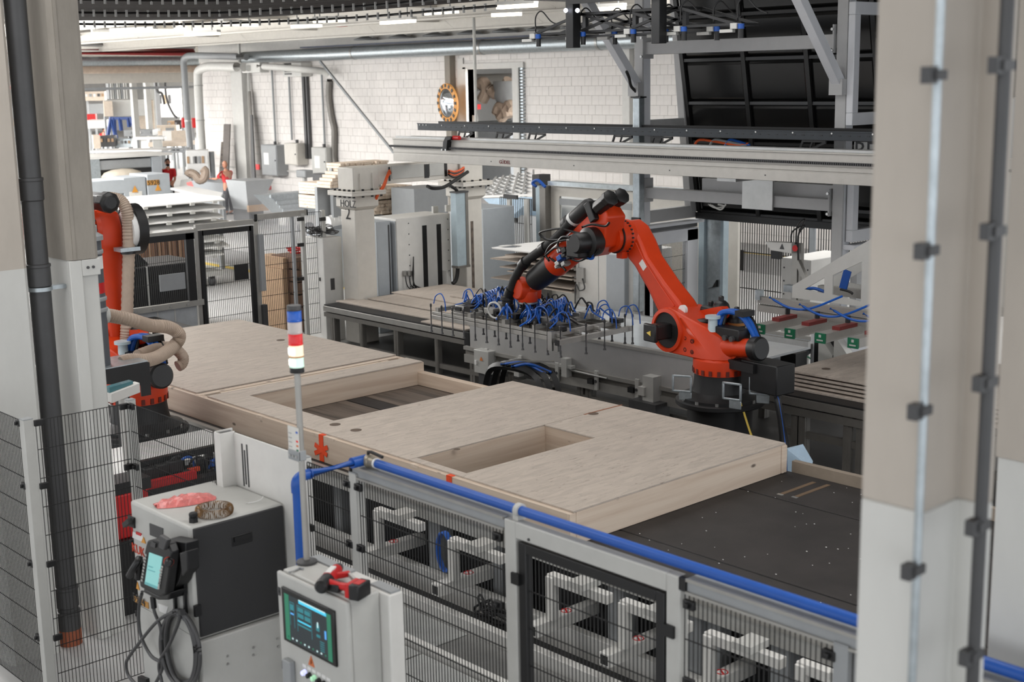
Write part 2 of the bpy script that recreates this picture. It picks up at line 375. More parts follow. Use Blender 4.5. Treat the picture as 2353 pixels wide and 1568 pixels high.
for k in (.3, .6): obj('bolt', MB().cyl((ax_, ay0+.1+k*(wd-.1), zp-.065), (ax_+.016, ay0+.1+k*(wd-.1), zp-.065), .012, 8), dgrey, hp)
obj('chamfer_rib', MB().box(ax_-.02, ax_+.006, ay0+.035, ay0+.06, zp, 6.4), conc, col)
b0, b1 = on(22, 1530, Z=0).y, on(140, 1496, Z=0).y
col2 = thing('painted_column', 'beige over white painted column left of the dark downpipe', 'column', (ax_, b0, 0)); col2['kind'] = 'structure'
obj('upper_shaft', MB().prism([(a, b, zp-.02) for a, b in rect(ax_, b0, .45, b1-b0, .03)], (0, 0, 6.42-zp)), beige, col2)
obj('lower_shaft', MB().prism([(a, b, 0) for a, b in rect(ax_, b0, .45, b1-b0, .03)], (0, 0, zp-.02)), colwhite, col2)
# downpipe between them
pp = on(163, 1478, Z=0); pr = .082
dp = thing('downpipe', 'dark grey socketed plastic downpipe between the two painted columns', 'pipe', pp)
def pz(y): return on(163, y, X=pp.x).z
zs = [0.12, on(170, 1400, X=pp.x).z, on(165, 1345, X=pp.x).z, on(120, 605, X=pp.x).z, on(78, 410, X=pp.x).z, 6.3]
mb = MB().cyl((pp.x, pp.y, .1), (pp.x, pp.y, 6.3), pr, 20)
obj('pipe', mb, dgrey, dp)
for z in zs[1:5]: obj('socket', MB().lathe((pp.x, pp.y, z-.17), (0, 0, 1), [(pr, 0), (pr+.009, .01), (pr+.009, .15), (pr+.014, .155), (pr+.014, .175), (pr, .18)], 20), dgrey, dp)
obj('foot_pipe', MB().cyl((pp.x, pp.y, 0), (pp.x, pp.y, .13), pr+.01, 20), mat('clay_orange', (150, 84, 56), .7), dp, label='orange brown clay foot of the pipe')
obj('wall_clamp', MB().lathe((pp.x, pp.y, zs[3]-.2), (0, 0, 1), [(pr+.012, 0), (pr+.012, .03)], 20).box(pp.x-.03, pp.x+.03, pp.y+.08, ay0, zs[3]-.2, zs[3]-.17), galv, dp)

# near column at the right edge: flanged section, conduits, clips
N0 = on(1966, 1500, Y=2.95); N1 = on(2106, 1500, Y=2.95)
ry = 2.95; zpn = on(2040, 1160, Y=ry).z
rc = thing('near_column', 'close blurred beige and white flanged column at the picture edge', 'column', (N0.x, ry, 0)); rc['kind'] = 'structure'
x0, x1 = N0.x, N1.x
xa = x1; yb = ry+.17; xb = on(2262, 1200, Y=yb).x
for nm, za, zb, m in (('lower_shaft', 0, zpn, colwhite), ('upper_shaft', zpn, 6.4, beige)):
    obj(nm, MB().prism([(x0, ry, za), (x1, ry, za), (x1, yb, za), (xb, yb, za), (xb, yb+.04, za), (x0, yb+.04, za)], (0, 0, zb-za)), m, rc, bevel=.006)
ry2 = 4.66
xs0, xs1 = on(2268, 1500, Y=ry2).x, on(2460, 1500, Y=ry2).x
zl = on(2300, 1050, Y=ry2).z
obj('flange', MB().box(xs0, xs1, ry2, ry2+.5, 0, zl), colwhite, rc, bevel=.006); obj('flange', MB().box(xs0, xs1, ry2-.02, ry2+.5, zl, 6.3), beige, rc, bevel=.006)
# conduits on it
def vpipe(nm, x, y, r, z0, z1, m, lab, clips, rad=.016):
    t = thing(nm, lab, 'conduit', (x, y, z0)); obj('tube', MB().cyl((x, y, z0), (x, y, z1), r, 14), m, t)
    for z in clips: obj('clip', MB().box(x-.014, x+.016, y-.03, y+r+.006, z-.012, z+.012).box(x-.016, x+.01, y-.05, y-.015, z-.02, z+.02), dgrey, t)
    return t
cx1 = on(2128, 800, X=x1+.014)
vpipe('thin_conduit', cx1.x, cx1.y, .011, 0, 6.3, galv, 'thin pale conduit clipped to the edge of the near column', [on(2120, y, X=x1+.014).z for y in (173, 578, 942, 1300)])
cx2 = on(2290, 500, Y=ry+.06)
vpipe('thick_conduit', cx2.x, ry+.06, .017, 0, 6.3, dgrey, 'dark steel conduit clipped in the recess of the near column', [on(2290, y, Y=ry+.06).z for y in (150, 530, 880, 1215, 1520)])
# ================================================================== CEILING SERVICES
def strip_light(p, q, label):
    t = thing('strip_light', label, 'lamp', p, 'strip lights under the ceiling'); p, q = V(p), V(q)
    obj('tube', MB().bar(p, q, .1, .06), tubem, t); obj('housing', MB().bar(p+V((0, 0, .06)), q+V((0, 0, .06)), .14, .06), white, t)
    for k in (.2, .8): c = p.lerp(q, k); obj('hanger', MB().cyl(c+V((0, 0, .08)), (c.x, c.y, 6.24), .012, 6), mgrey, t)
for i, (xa, ya, xb, yb, lab) in enumerate(((211, 77, 255, 77, 'short strip light right of the grey column top'), (257, 75, 357, 70, 'long strip light above the white ceiling pipe, next to the grey column'),
    (427, 80, 503, 77, 'strip light above the red ceiling pipe end'), (507, 54, 588, 58, 'strip light just under the dark net edge'), (670, 61, 738, 59, 'strip light left of the small red ceiling box'),
    (721, 49, 792, 47, 'strip light directly above the small red ceiling box'), (877, 53, 952, 48, 'strip light below the white beam, right of the red ceiling box'), (975, 31, 1050, 26, 'strip light left of the hanging rod, close to the net corner'),
    (1132, 35, 1196, 32, 'shorter strip light right of the hanging rod'), (1144, 17, 1232, 12, 'long strip light beside the black truss gripper end'), (1361, 22, 1436, 18, 'strip light seen through the black truss gripper'))):
    zz = 5.62
    p = on(xa, ya, Z=zz); q = on(xb, yb, Z=zz)
    if i < 5 and i != 1: q = V((q.x, q.y, zz))
    dx = V((q.x-p.x, q.y-p.y, 0)); 
    strip_light(p, p+dx, lab)
for x, y in ((565, 72), (414, 71)): tag(obj('ceiling_spot', MB().lathe(on(x, y, Z=5.9), (0, 0, 1), [(.14, 0), (.16, .06), (.05, .14), (.02, .15), (.02, .34)], 12), tubem), 'round ceiling spot lamp '+('right of the long strip lights' if x > 500 else 'between two long strip lights'), 'lamp')
def run(nm, pa, pb, r, m, label, cat='pipe', ribs=0, n=14, step=.12, parts=()):
    p, q = V(pa), V(pb); k = max(2, int((q-p).length/step)) if ribs else 2
    o = obj(nm, MB().tube([p.lerp(q, i/(k-1)) for i in range(k)], r, n, ribs=ribs), m); return tag(o, label, cat)
YD = YW-.75
da, db = on(560, 132, Y=YD), on(1520, 92, Y=YD); zd = (on(800, 121, Y=YD).z+on(1200, 106, Y=YD).z)/2
duct = thing('spiral_duct', 'long silver spiral ventilation duct along the top of the block wall', 'duct', (da.x, YD, zd))
kk = 420; p, q = V((da.x, YD, zd)), V((db.x+3, YD, zd))
obj('duct_pipe', MB().tube([p.lerp(q, i/kk) for i in range(kk+1)], .215, 18, ribs=.012), galv, duct)
for px in (815, 1110, 1380): 
    x = on(px, 115, Y=YD).x; obj('joint_band', MB().cyl((x-.05, YD, zd), (x+.05, YD, zd), .228, 20), steel, duct)
tag(obj('cable_tray', MB().box(da.x+4, db.x+3, YD-.1, YD+.25, zd+.24, zd+.29), mat('tray_shadow_navy', (52, 60, 78), .5)), 'cable tray in shadow-dark blue lying above the silver duct', 'cable tray')  # navy tone also takes in the blue-black shadow above the duct
for i in range(9):
    x = on(840+i*80, 80, Y=YD+.3).x; z = zd+.42
    tag(obj('pendant_lamp', MB().lathe((x, YD+.3, z), (0, 0, 1), [(.42, 0), (.4, .04), (.12, .12), (.05, .3), (.05, .6)], 14), mgrey), ('first', 'second', 'third', 'fourth', 'fifth', 'sixth', 'seventh', 'eighth', 'ninth')[i]+' grey saucer lamp of the row above the silver duct, counted from the left', 'lamp', 'saucer lamps above the duct')
# pipe runs crossing the far bay (they run towards the block wall's end)
XB = xl-.8
def crossrun(nm, y_, r, m, label, dx=0., x_end=None, ribs=0):
    a = on(10, y_, X=XB-dx); b = on(x_end or 445, y_, X=XB-dx); z = on(300, y_, X=XB-dx).z
    return run(nm, (XB-dx, a.y-6, z), (XB-dx, b.y, z), r, m, label, ribs=ribs)
crossrun('ceiling_pipe', 84, .2, white, 'thick white ceiling pipe, highest of the pipes behind the grey column')
crossrun('ceiling_pipe', 103, .17, lgrey, 'pale grey ceiling pipe right above the red one')
crossrun('red_ceiling_pipe', 122, .13, redb, 'dark red sprinkler pipe crossing below the pale grey pipe')
crossrun('red_ceiling_pipe', 114, .05, redb, 'thin red pipe lying on the dark red sprinkler pipe', dx=.3)
crossrun('silver_duct', 141, .2, galv, 'shiny silver duct under the dark red pipe', dx=.5, x_end=470, ribs=.02)
crossrun('flexible_duct', 157, .2, hose, 'beige ribbed duct below the shiny silver one', dx=.6, x_end=470, ribs=.03)
a = on(170, 177, X=XB-1.5); b = on(450, 177, X=XB-1.5)
tag(obj('white_crossbeam', MB().box(XB-1.7, XB-1.5, a.y-8, b.y+.4, a.z-.28, a.z+.22), ivory), 'broad white crossbeam below the beige ribbed duct', 'beam')
a = on(170, 187, X=XB-3); tag(obj('crane_rail', MB().box(XB-3.2, XB-3, a.y-8, on(445, 187, X=XB-3).y, a.z-.1, a.z+.1), redb), 'dull red crane rail behind the white crossbeam', 'rail')
a = on(190, 205, X=XB); tag(obj('conduit_bar', MB().box(XB-.06, XB, a.y-6, on(445, 203, X=XB).y, a.z-.05, a.z+.05), mgrey), 'thin grey bar crossing in front of the far workshop', 'bar')
# dust pipes dropping in front of the wall
yq = YW-1.2
def pt(x, y, dy=0): return on(x, y, Y=yq+dy)
t = thing('dust_pipe', 'grey dust pipe bending down left of the white one', 'pipe', pt(440, 385))
obj('pipe', MB().tube([pt(566, 131), pt(500, 129), pt(445, 128), pt(428, 131), pt(422, 142), pt(424, 170), pt(431, 270), pt(437, 340), pt(441, 392)], .13, 14, smooth=4), mgrey, t)
obj('joint_band', MB().cyl(pt(432, 276), pt(432.2, 279), .145, 14), steel, t)
t = thing('dust_pipe', 'white dust pipe with elbow running from the wall blower box', 'pipe', pt(465, 375))
obj('pipe', MB().tube([pt(560, 154, -.3), pt(500, 153, -.3), pt(475, 154, -.3), pt(458, 162, -.3), pt(455, 180, -.3), pt(459, 270, -.3), pt(464, 350, -.3), pt(467, 385, -.3)], .17, 14, smooth=4), white, t)
for x, y in ((456, 195), (460, 275), (464, 352)): obj('joint_band', MB().cyl(pt(x, y, -.3), pt(x+.2, y+3, -.3), .18, 14), lgrey, t)
t = thing('blower_box', 'white blower box with round lid between two white pipes', 'box', pt(576, 155, -.2))
a, b = pt(556, 168, -.2), pt(596, 143, -.2); obj('housing', MB().box(a.x, b.x, a.y, a.y+.4, a.z, b.z), white, t, bevel=.02)
obj('lid', MB().cyl(pt(571, 157, -.2), pt(571, 157, -.27), .11, 14), lgrey, t); obj('hanger', MB().bar(pt(551, 143), pt(549, 98), .08), lgrey, t)
tag(obj('white_pipe', MB().tube([pt(596, 152, -.1), pt(640, 155, -.1), pt(700, 160, .1), pt(740, 164, .6), pt(756, 172, .8)], .12, 12, smooth=4), white), 'white pipe from the blower box to the grey wall hose', 'pipe')
tag(obj('grey_hose', MB().tube([on(757, 182, Y=YW-.13), on(756, 225, Y=YW-.13), on(762, 270, Y=YW-.13), on(768, 300, Y=YW-.13), on(768, 360, Y=YW-.13), on(772, 385, Y=YW-.13), on(774, 430, Y=YW-.13)], .11, 12, smooth=8, ribs=.03), alud), 'grey flexible hose hanging down the block wall', 'hose')
for x, y0, y1, lab in ((624, 150, 332, 'steel conduit dropping to the left grey wall box'), (739, 170, 338, 'steel conduit dropping to the box with a white label'), (663, 165, 322, 'thin conduit dropping to the middle wall box')):
    tag(obj('conduit', MB().cyl(on(x, y0, Y=YW-.12), V((on(x, y0, Y=YW-.12).x, YW-.12, on(x+6, y1, Y=YW-.12).z)), .04, 8), mgrey), lab, 'conduit')
tag(obj('conduit_bundle', MB().box(on(696, 250, Y=YW-.15).x, on(701, 250, Y=YW-.15).x, YW-.15, YW-.05, 1.6, 5.1).box(on(704, 250, Y=YW-.15).x, on(707, 250, Y=YW-.15).x, YW-.15, YW-.05, 1.6, 5.1), dgrey), 'dark twin conduits below the wall heater', 'conduit')
t = thing('wall_heater', 'white wall heater with dark grille high on the block wall', 'heater', on(675, 160, Y=YW-.4))
a, b = on(650, 177, Y=YW-.5), on(691, 143, Y=YW-.5); obj('casing', MB().box(a.x, b.x, YW-.5, YW-.02, a.z, b.z), white, t, bevel=.02)
mb = MB(); [mb.box(a.x+.15, a.x+.6, YW-.52, YW-.5, a.z+.08+i*.09, a.z+.13+i*.09) for i in range(5)]; obj('grille', mb, dgrey, t)
a, b = on(735, 140, Y=YW-.6), on(906, 352, Y=YW-.6); tag(obj('diagonal_brace', MB().bar(a, b, .07), mgrey), 'long grey diagonal rod across the block wall', 'rod')
a = on(1088, 14, Y=20); tag(obj('hanging_rod', MB().cyl((a.x, a.y, 6.3), (a.x, a.y, on(1090, 330, Y=20).z), .035, 8), lgrey), 'thin grey rod hanging from the ceiling in front of the wall door', 'rod')
# ------------------------------------------------------------------ sprinkler head box and dark net under the roof
tag(obj('alarm_box', MB().obox(on(781, 55, Z=5.85), V((.16, 0, 0)), V((0, .12, 0)), V((0, 0, .07))).cyl(on(781, 55, Z=5.85), V((on(781, 55, Z=5.85).x, on(781, 55, Z=5.85).y, 6.25)), .02, 6), red), 'small red box hanging under the ceiling', 'box')
e = [on(x, y, Z=5.35) for x, y in ((-30, 44), (170, 49), (330, 50), (480, 49), (630, 43), (780, 36), (950, 22), (1112, 8))]
dirn = V((.9, -.43, 0)).normalized(); mb = MB(); rows = 16; vs = []
for i, p in enumerate(e):
    for j in range(rows): vs.append(p+dirn*(j*.45)+V((0, 0, .05*math.sin(j*2.1+i*.2)+.03*j)))
mb.add(vs, [(i*rows+j, i*rows+j+1, (i+1)*rows+j+1, (i+1)*rows+j) for i in range(len(e)-1) for j in range(rows-1)])
nt_ = thing('roof_net', 'dark net blind gathered under the roof at the top of the picture', 'net', e[3])
obj('net_sheet', mb, netm, nt_)
for j in (1, 4, 7): obj('draw_cord', MB().tube([p+dirn*(j*.45+.1)+V((0, 0, -.09+.03*j)) for p in e], .018, 6, smooth=4), blackm, nt_)
for j in (1, 4, 7):
    mb = MB()
    for i in range(len(e)-1):
        for k in range(7): 
            p = e[i].lerp(e[i+1], k/7)+dirn*(j*.45+.1)+V((0, 0, -.1+.03*j)); mb.box(p.x-.012, p.x+.012, p.y-.012, p.y+.012, p.z-.04, p.z+.05)
    obj('clip_row', mb, lgrey, nt_).__setitem__('kind', 'stuff')
# ------------------------------------------------------------------ wall fittings
def wallbox(x0, y0, x1, y1, dep, m, lab, label_plate=None):
    a, b = on(x0, y1, Y=YW-dep), on(x1, y0, Y=YW-dep)
    t = thing('electrical_box', lab, 'electrical box', ((a.x+b.x)/2, YW, a.z))
    obj('casing', MB().box(a.x, b.x, YW-dep, YW-.02, a.z, b.z), m, t, bevel=.015); obj('door', MB().box(a.x+.03, b.x-.03, YW-dep-.02, YW-dep, a.z+.03, b.z-.03), m, t, bevel=.006)
    obj('lock', MB().cyl((b.x-.1, YW-dep-.04, (a.z+b.z)/2), (b.x-.1, YW-dep-.02, (a.z+b.z)/2), .03, 8), dgrey, t)
    obj('gland', MB().cyl(((a.x+b.x)/2, YW-.2, b.z), ((a.x+b.x)/2, YW-.2, b.z+.12), .06, 8), dgrey, t)
    if label_plate: obj('label_plate', MB().box(a.x+.2, a.x+.55, YW-dep-.025, YW-dep-.02, b.z-.75, b.z-.3), label_plate, t)
wallbox(603, 334, 635, 402, .5, mgrey, 'tall grey electrical box, leftmost on the block wall', whitesh)
wallbox(655, 330, 682, 378, .5, ivory, 'beige electrical box in the middle on the block wall')
wallbox(718, 340, 749, 402, .45, lgrey, 'pale grey electrical box with orange striped label on the wall', whitesh)
# convex mirror
mc = on(1028, 237, Y=YW-.7); mr = .62
t = thing('convex_mirror', 'round convex traffic mirror with orange chequered rim on the wall', 'mirror', mc); nrm = V((-.17, -.98, -.05)).normalized()
obj('mirror_face', MB().lathe(mc, nrm, [(.46, .02), (.36, .08), (.2, .12), (.02, .135)], 28), mirrorm, t)
obj('rim', MB().lathe(mc, nrm, [(mr, -.05), (mr, .02), (.46, .04), (.46, -.05)], 28), mat('orange_rim', (226, 160, 84), .5), t)
a_, b_ = perp(nrm)
for i in range(16):
    th = 2*math.pi*i/16; c = mc+(a_*math.cos(th)+b_*math.sin(th))*.55+nrm*.035
    obj('rim_block', MB().obox(c, (a_*math.cos(th)+b_*math.sin(th))*.05, (-a_*math.sin(th)+b_*math.cos(th))*.045, nrm*.01), black, t)
obj('bracket', MB().bar(mc+V((-.1, .1, -.62)), (mc.x+.6, YW, mc.z-.66), .08).box(mc.x+.5, mc.x+.68, YW-.1, YW-.02, mc.z-.85, mc.z-.4), lgrey, t)
# leaning dark boards and trims by the pilaster
for x0, x1, yt, m, lab in ((500, 506, 325, oldwood, 'narrow dark board leaning on the wall, leftmost of four'), (508, 519, 286, mat('greybrown', (112, 106, 100), .8), 'tall brown board leaning on the wall beside the pilaster'),
                           (513, 521, 325, oldwood, 'dark board leaning in front of the tall brown one'), (519, 532, 284, mat('greybrown2', (122, 116, 112), .8), 'tall grey board leaning against the wall pilaster')):
    dk = {500: 0, 508: 0, 513: 1, 519: 2}[x0]; a, b = on(x0, 398, Y=YW-.7), on(x1, 398, Y=YW-.7); z = on(x0, yt, Y=YW-.3).z
    tag(obj('leaning_board', MB().prism([(a.x, YW-.75-.1*dk, .02), (b.x, YW-.75-.1*dk, .02), (b.x, YW-.45-.1*dk, z), (a.x, YW-.45-.1*dk, z)], (0, .05, 0)), m), lab, 'board')
for i, (x0, x1) in enumerate(((560, 565), (566, 572), (574, 580))):
    a, b = on(x0, 300, Y=YW-.5), on(x1, 300, Y=YW-.5)
    tag(obj('leaning_plank', MB().prism([(a.x+.1, YW-.4-i*.12, .02), (b.x+.2, YW-.4-i*.12, .02), (b.x-.15, YW-.15-i*.12, 5-i*.9), (a.x-.1, YW-.15-i*.12, 5-i*.9)], (0, .05, 0)), (lgrey, alud, dgrey)[i]), ('long pale plank leaning right of the pilaster', 'long grey plank leaning between a pale and a dark one', 'shorter dark plank leaning right of the pale plank')[i], 'plank')
# room seen through the door
t = thing('dust_extractor', 'white filter unit with hoses seen through the wall door', 'machine', on(1130, 300, Y=36))
obj('body', MB().box(on(1085, 300, Y=36).x, on(1180, 300, Y=36).x-.2, 36, 37.5, 0, on(1130, 280, Y=36).z), bgrey, t, bevel=.03)
obj('hopper', MB().lathe((on(1165, 250, Y=35.5).x, 36, on(1165, 275, Y=36).z), (0, 0, 1), [(.35, 0), (.9, .9), (.9, 1.5)], 16), mgrey, t)
for k, pts in enumerate((((1128, 205), (1140, 215), (1160, 200), (1170, 185)), ((1102, 195), (1112, 190), (1118, 208), (1108, 230)), ((1142, 262), (1150, 245), (1162, 250), (1168, 270)), ((1150, 272), (1158, 262), (1172, 240), (1180, 250)))):
    obj('hose', MB().tube([on(x, y, Y=35.4) for x, y in pts], .24, 10, smooth=5), hose, t)
tag(obj('white_duct', MB().cyl(on(1060, 190, Y=38)+V((-1, 0, 0)), V((on(1260, 190, Y=38).x, 38, on(1060, 190, Y=38).z)), .35, 16), white), 'fat white duct seen through the wall door', 'duct')
tag(obj('red_pipe', MB().cyl(on(1060, 176, Y=38.5)+V((-1, 0, 0)), V((on(1260, 176, Y=38.5).x, 38.5, on(1060, 176, Y=38.5).z)), .08, 10), red), 'thin red pipe above the fat duct behind the wall door', 'pipe')
tag(obj('red_box', MB().box(on(1082, 240, Y=34).x, on(1091, 240, Y=34).x, 34, 34.3, on(1085, 252, Y=34).z, on(1085, 240, Y=34).z).box(on(1086, 240, Y=34).x-.04, on(1086, 240, Y=34).x+.04, 34.1, 34.18, 0, on(1085, 252, Y=34).z), red), 'small red box behind the wall door', 'box')
# ================================================================== GANTRY AND ITS POSTS
YG = 14.2
gb0, gb1 = on(905, 368.4, Y=YG), on(2001, 429.3, Y=YG); gx0 = gb0.x; gz0 = (gb0.z+gb1.z)/2; gz1 = (on(904, 318.7, Y=YG).z+on(2001, 352.2, Y=YG).z)/2; gr = (on(903, 334, Y=YG).z+on(2001, 379, Y=YG).z)/2
GXE = -4.5
g = thing('gantry_beam', 'long pale aluminium gantry beam with dark toothed rack and red lettering', 'beam', (gx0, YG, gz0))
obj('beam_body', MB().box(gx0, GXE, YG, YG+.3, gz0, gz1).box(gx0, GXE, YG-.012, YG, gz0, gz0+.13).box(gx0, GXE, YG-.012, YG, gz0+.15, gr-.05).box(gx0, GXE, YG-.02, YG, gz1-.02, gz1), beamal, g, bevel=.006)
obj('top_rail', MB().box(gx0+.02, GXE, YG+.04, YG+.1, gz1, gz1+.035).box(gx0+.25, GXE, YG+.2, YG+.26, gz1, gz1+.035), steel, g)
mb = MB().box(gx0-.06, GXE, YG-.045, YG, gr-.022, gr+.012)
for i in range(430): x = gx0-.05+i*.032; mb.box(x, x+.014, YG-.058, YG-.045, gr-.018, gr+.006)
obj('toothed_rack', mb, dgrey, g)
a = on(1147, 373.5, Y=YG-.014); text('lettering', 'GÜDEL', .082, (a.x, YG-.017, a.z-.018), X_, Z_, mat('red_lettering', (120, 30, 34), .5), g)
for px in (1130, 1320, 1540, 1760): x = on(px, 380, Y=YG).x; obj('bolt_cover', MB().cyl((x, YG-.016, gz0+.07), (x, YG-.01, gz0+.07), .01, 8), dgrey, g)
sx = on(1036, 325, Y=YG).x
st = thing('end_stop', 'black end stop with red buffer clamped on the gantry beam', 'stop', (sx, YG, gr))
obj('bracket', MB().prism([(sx-.12, YG-.09, gr-.04), (sx-.1, YG-.09, gr+.1), (sx-.03, YG-.09, gz1+.06), (sx+.12, YG-.09, gz1+.06), (sx+.1, YG-.09, gz1+.01), (sx+.02, YG-.09, gr+.12), (sx-.01, YG-.09, gr-.04)], (0, .11, 0)), blackm, st, bevel=.008)
obj('buffer', MB().cyl((sx+.1, YG-.03, gz1+.04), (sx+.26, YG-.03, gz1+.04), .035, 12), red, st)
for k in (-.12, -.03): obj('bolt', MB().cyl((sx+k, YG-.1, gr-.03), (sx+k, YG-.06, gr-.03), .018, 8), screwm, st)
YT = 14.62
ta, tb = on(960, 298.3, Y=YT), on(960, 281, Y=YT); tx = ta.x
tr = thing('energy_chain_tray', 'black perforated cable chain tray above the gantry beam', 'cable tray', (tx, YT, ta.z))
obj('side_sheet', MB().box(tx, GXE, YT, YT+.012, ta.z, tb.z-.03).box(tx, GXE, YT-.015, YT+.012, tb.z-.03, tb.z-.015), mat('tray_sheet', (52, 56, 60), .42, .4), tr)
obj('far_sheet', MB().box(tx+.2, GXE, YT+.3, YT+.312, ta.z, tb.z+.01), blackm, tr); obj('floor_sheet', MB().box(tx, GXE, YT, YT+.3, ta.z-.006, ta.z), blackm, tr)
mb = MB()
for i in range(90): mb.box(tx+.3+i*.14, tx+.34+i*.14, YT-.004, YT, ta.z+.05, ta.z+.062)
obj('slot_row', mb, black, tr).__setitem__('kind', 'stuff')
mb = MB()
for i in range(20): mb.cyl((tx+.06+(i*.09 if i < 3 else i*.6-1.2), YT-.006, ta.z+.085), (tx+.06+(i*.09 if i < 3 else i*.6-1.2), YT, ta.z+.085), .012, 8)
obj('rivet_row', mb, whitesh, tr)
for px in (1070, 1157, 1231, 1425, 1515, 1857):
    x = on(px-18, 310, Y=YT).x; z0 = gz1+.0; z1 = ta.z-.008; L_ = .4
    mb = MB().bar((x, YT+.0, z0), (x+.05, YT+.0, z1), .02, .03).bar((x+.05, YT, z1-.012), (x+L_, YT, z1-.012), .03, .024).bar((x+L_, YT, z1-.02), (x+.16, YT, z0), .02, .03).bar((x+.2, YT, z1), (x+.15, YT, z0), .02, .02)
    obj('tray_bracket', mb, blackm, tr)
for k, (m, dz_) in enumerate(((orangec, 0), (mgrey, .03), (bluec, .02))):
    pts = [on(1593+k*35, 340, Y=YT+.15), on(1606+k*35, 322, Y=YT+.15), on(1640+k*28, 325, Y=YT+.15), on(1690+k*15, 333, Y=YT+.15), on(1720, 331, Y=YT+.15)]
    tag(obj('drive_cable', MB().tube(pts, .018, 8, smooth=6), m), ('orange', 'grey', 'blue')[k]+' cable arching between gantry beam and chain tray', 'cable')
# ---- portal posts
cxp, cyp = -18.33, on(820, 600, X=-18.33).y; S = .41
zf = on(820, 443, X=cxp).z; zt = on(812, 386, X=cxp).z
def chamfer_post(t, x, y, s, z0, z1):
    obj('shaft', MB().box(x-s, x, y, y+s, z0, z1-.24), ivory, t, bevel=.02)
    mb = MB().hull([(x-s-.0, y, z1-.24), (x, y, z1-.24), (x, y+s, z1-.24), (x-s, y+s, z1-.24), (x-s-.05, y-.05, z1-.19), (x+.05, y-.05, z1-.19), (x+.05, y+s+.05, z1-.19), (x-s-.05, y+s+.05, z1-.19), (x-s-.05, y-.05, z1), (x+.05, y-.05, z1), (x+.05, y+s+.05, z1), (x-s-.05, y+s+.05, z1)])
    obj('capital', mb, ivory, t)
def flange(t, x, y, s, z):
    f = obj('flange_plate', MB().box(x-s-.15, x+.15, y-.15, y+s+.15, z-.05, z), ivory, t, bevel=.005); obj('flange_plate', MB().box(x-s-.15, x+.15, y-.15, y+s+.15, z, z+.03), ivory, t, bevel=.005)
    for k in range(4):
        q = y-.08+k*(s+.16)/3; obj('bolt', MB().cyl((x+.1, q, z-.08), (x+.1, q, z+.06), .025, 6), blackm, f); obj('bolt', MB().cyl((x-s+k*s/3, y-.1, z-.08), (x-s+k*s/3, y-.1, z+.06), .025, 6), blackm, f)
h = thing('portal_post', 'white square gantry post lettered with black number two', 'post', (cxp, cyp, 0))
chamfer_post(h, cxp, cyp, S, 0, zf-.05); flange(h, cxp, cyp, S, zf)
a = on(788, 474, Y=cyp); text('lettering', 'HOLZ', .17, (cxp-S+.07, cyp-.055, on(800, 475, Y=cyp).z), X_, Z_, black, h); text('lettering', '2', .3, (cxp-S+.14, cyp-.006, on(802, 504, Y=cyp).z), X_, Z_, black, h)
h2y = on(1071, 600, X=cxp).y
h2 = thing('portal_post', 'white square gantry post behind the pale blue acrylic box', 'post', (cxp, h2y, 0))
chamfer_post(h2, cxp, h2y, S, 0, zf-.05); flange(h2, cxp, h2y, S, zf); obj('slot_strip', MB().box(cxp, cxp+.006, h2y+.13, h2y+.19, .3, on(1088, 508, X=cxp).z), oldwood, h2, label='dark vertical slot strip')
ar = thing('portal_girder', 'white box girder with slots bridging the two gantry posts', 'girder', (cxp, cyp, zf))
obj('head_box', MB().box(cxp-S-.02, cxp+.02, cyp-.02, cyp+S+.1, zf+.03, zt), ivory, ar, bevel=.015); obj('head_box', MB().box(cxp-S-.02, cxp+.02, h2y-.1, h2y+S+.02, zf+.03, zt), ivory, ar, bevel=.015)
for dx, dy in ((.021, .1), (.021, .36)): obj('gusset', MB().box(cxp+.02, cxp+.05, cyp+dy, cyp+dy+.02, zf+.03, zt-.1), ivory, ar)
obj('girder', MB().box(cxp-S+.05, cxp-.03, cyp+S+.1, h2y-.1, zf+.1, zt), ivory, ar, bevel=.01)
for px0, px1 in ((900, 974), (987, 1020)): 
    y0, y1 = on(px0, 395, X=cxp-.02).y, on(px1, 395, X=cxp-.02).y; obj('cover_plate', MB().box(cxp-.03, cxp-.015, y0, y1, zf+.18, zt-.02), lgrey, ar)
for px0, px1 in ((893, 897), (976, 986), (1022, 1028)): 
    y0, y1 = on(px0, 395, X=cxp-.02).y, on(px1, 395, X=cxp-.02).y; obj('cable_slot', MB().box(cxp-.03, cxp-.02, y0, y1, zf+.15, zt-.03), black, ar)
mb = MB()
for k in range(3): mb.tube([on(895+k, 392+k*3, X=cxp+.0), on(889+k, 405, X=cxp+.12), on(880+k*1.5, 428, X=cxp+.14), on(868+k, 446, X=cxp+.1), on(862+k, 460, X=cxp+.02)], .02, 8, smooth=6)
tag(obj('orange_cables', mb, orangec), 'orange cables dropping from the girder slot beside the numbered post', 'cable')
for k, m in enumerate((orangec, black, orangec, black)): tag(obj('cable_loop', MB().tube([on(1030, 392+k*3, X=cxp+.03), on(1045, 395+k*4, X=cxp+.06), on(1062, 388+k*3, X=cxp+.05), on(1070, 378, X=cxp-.1)], .02, 8, smooth=6), m), ('upper orange', 'upper black', 'lower orange', 'lower black')[k]+' cable of the loop under the beam end', 'cable')
tag(obj('black_hose', MB().tube([on(982, 428, X=cxp+.05), on(995, 433, X=cxp+.2), on(1020, 430, X=cxp+.25), on(1045, 415, X=cxp+.2), on(1075, 395, X=cxp+.1)], .03, 10, smooth=8), rubber), 'thick black hose sagging under the white girder', 'hose')
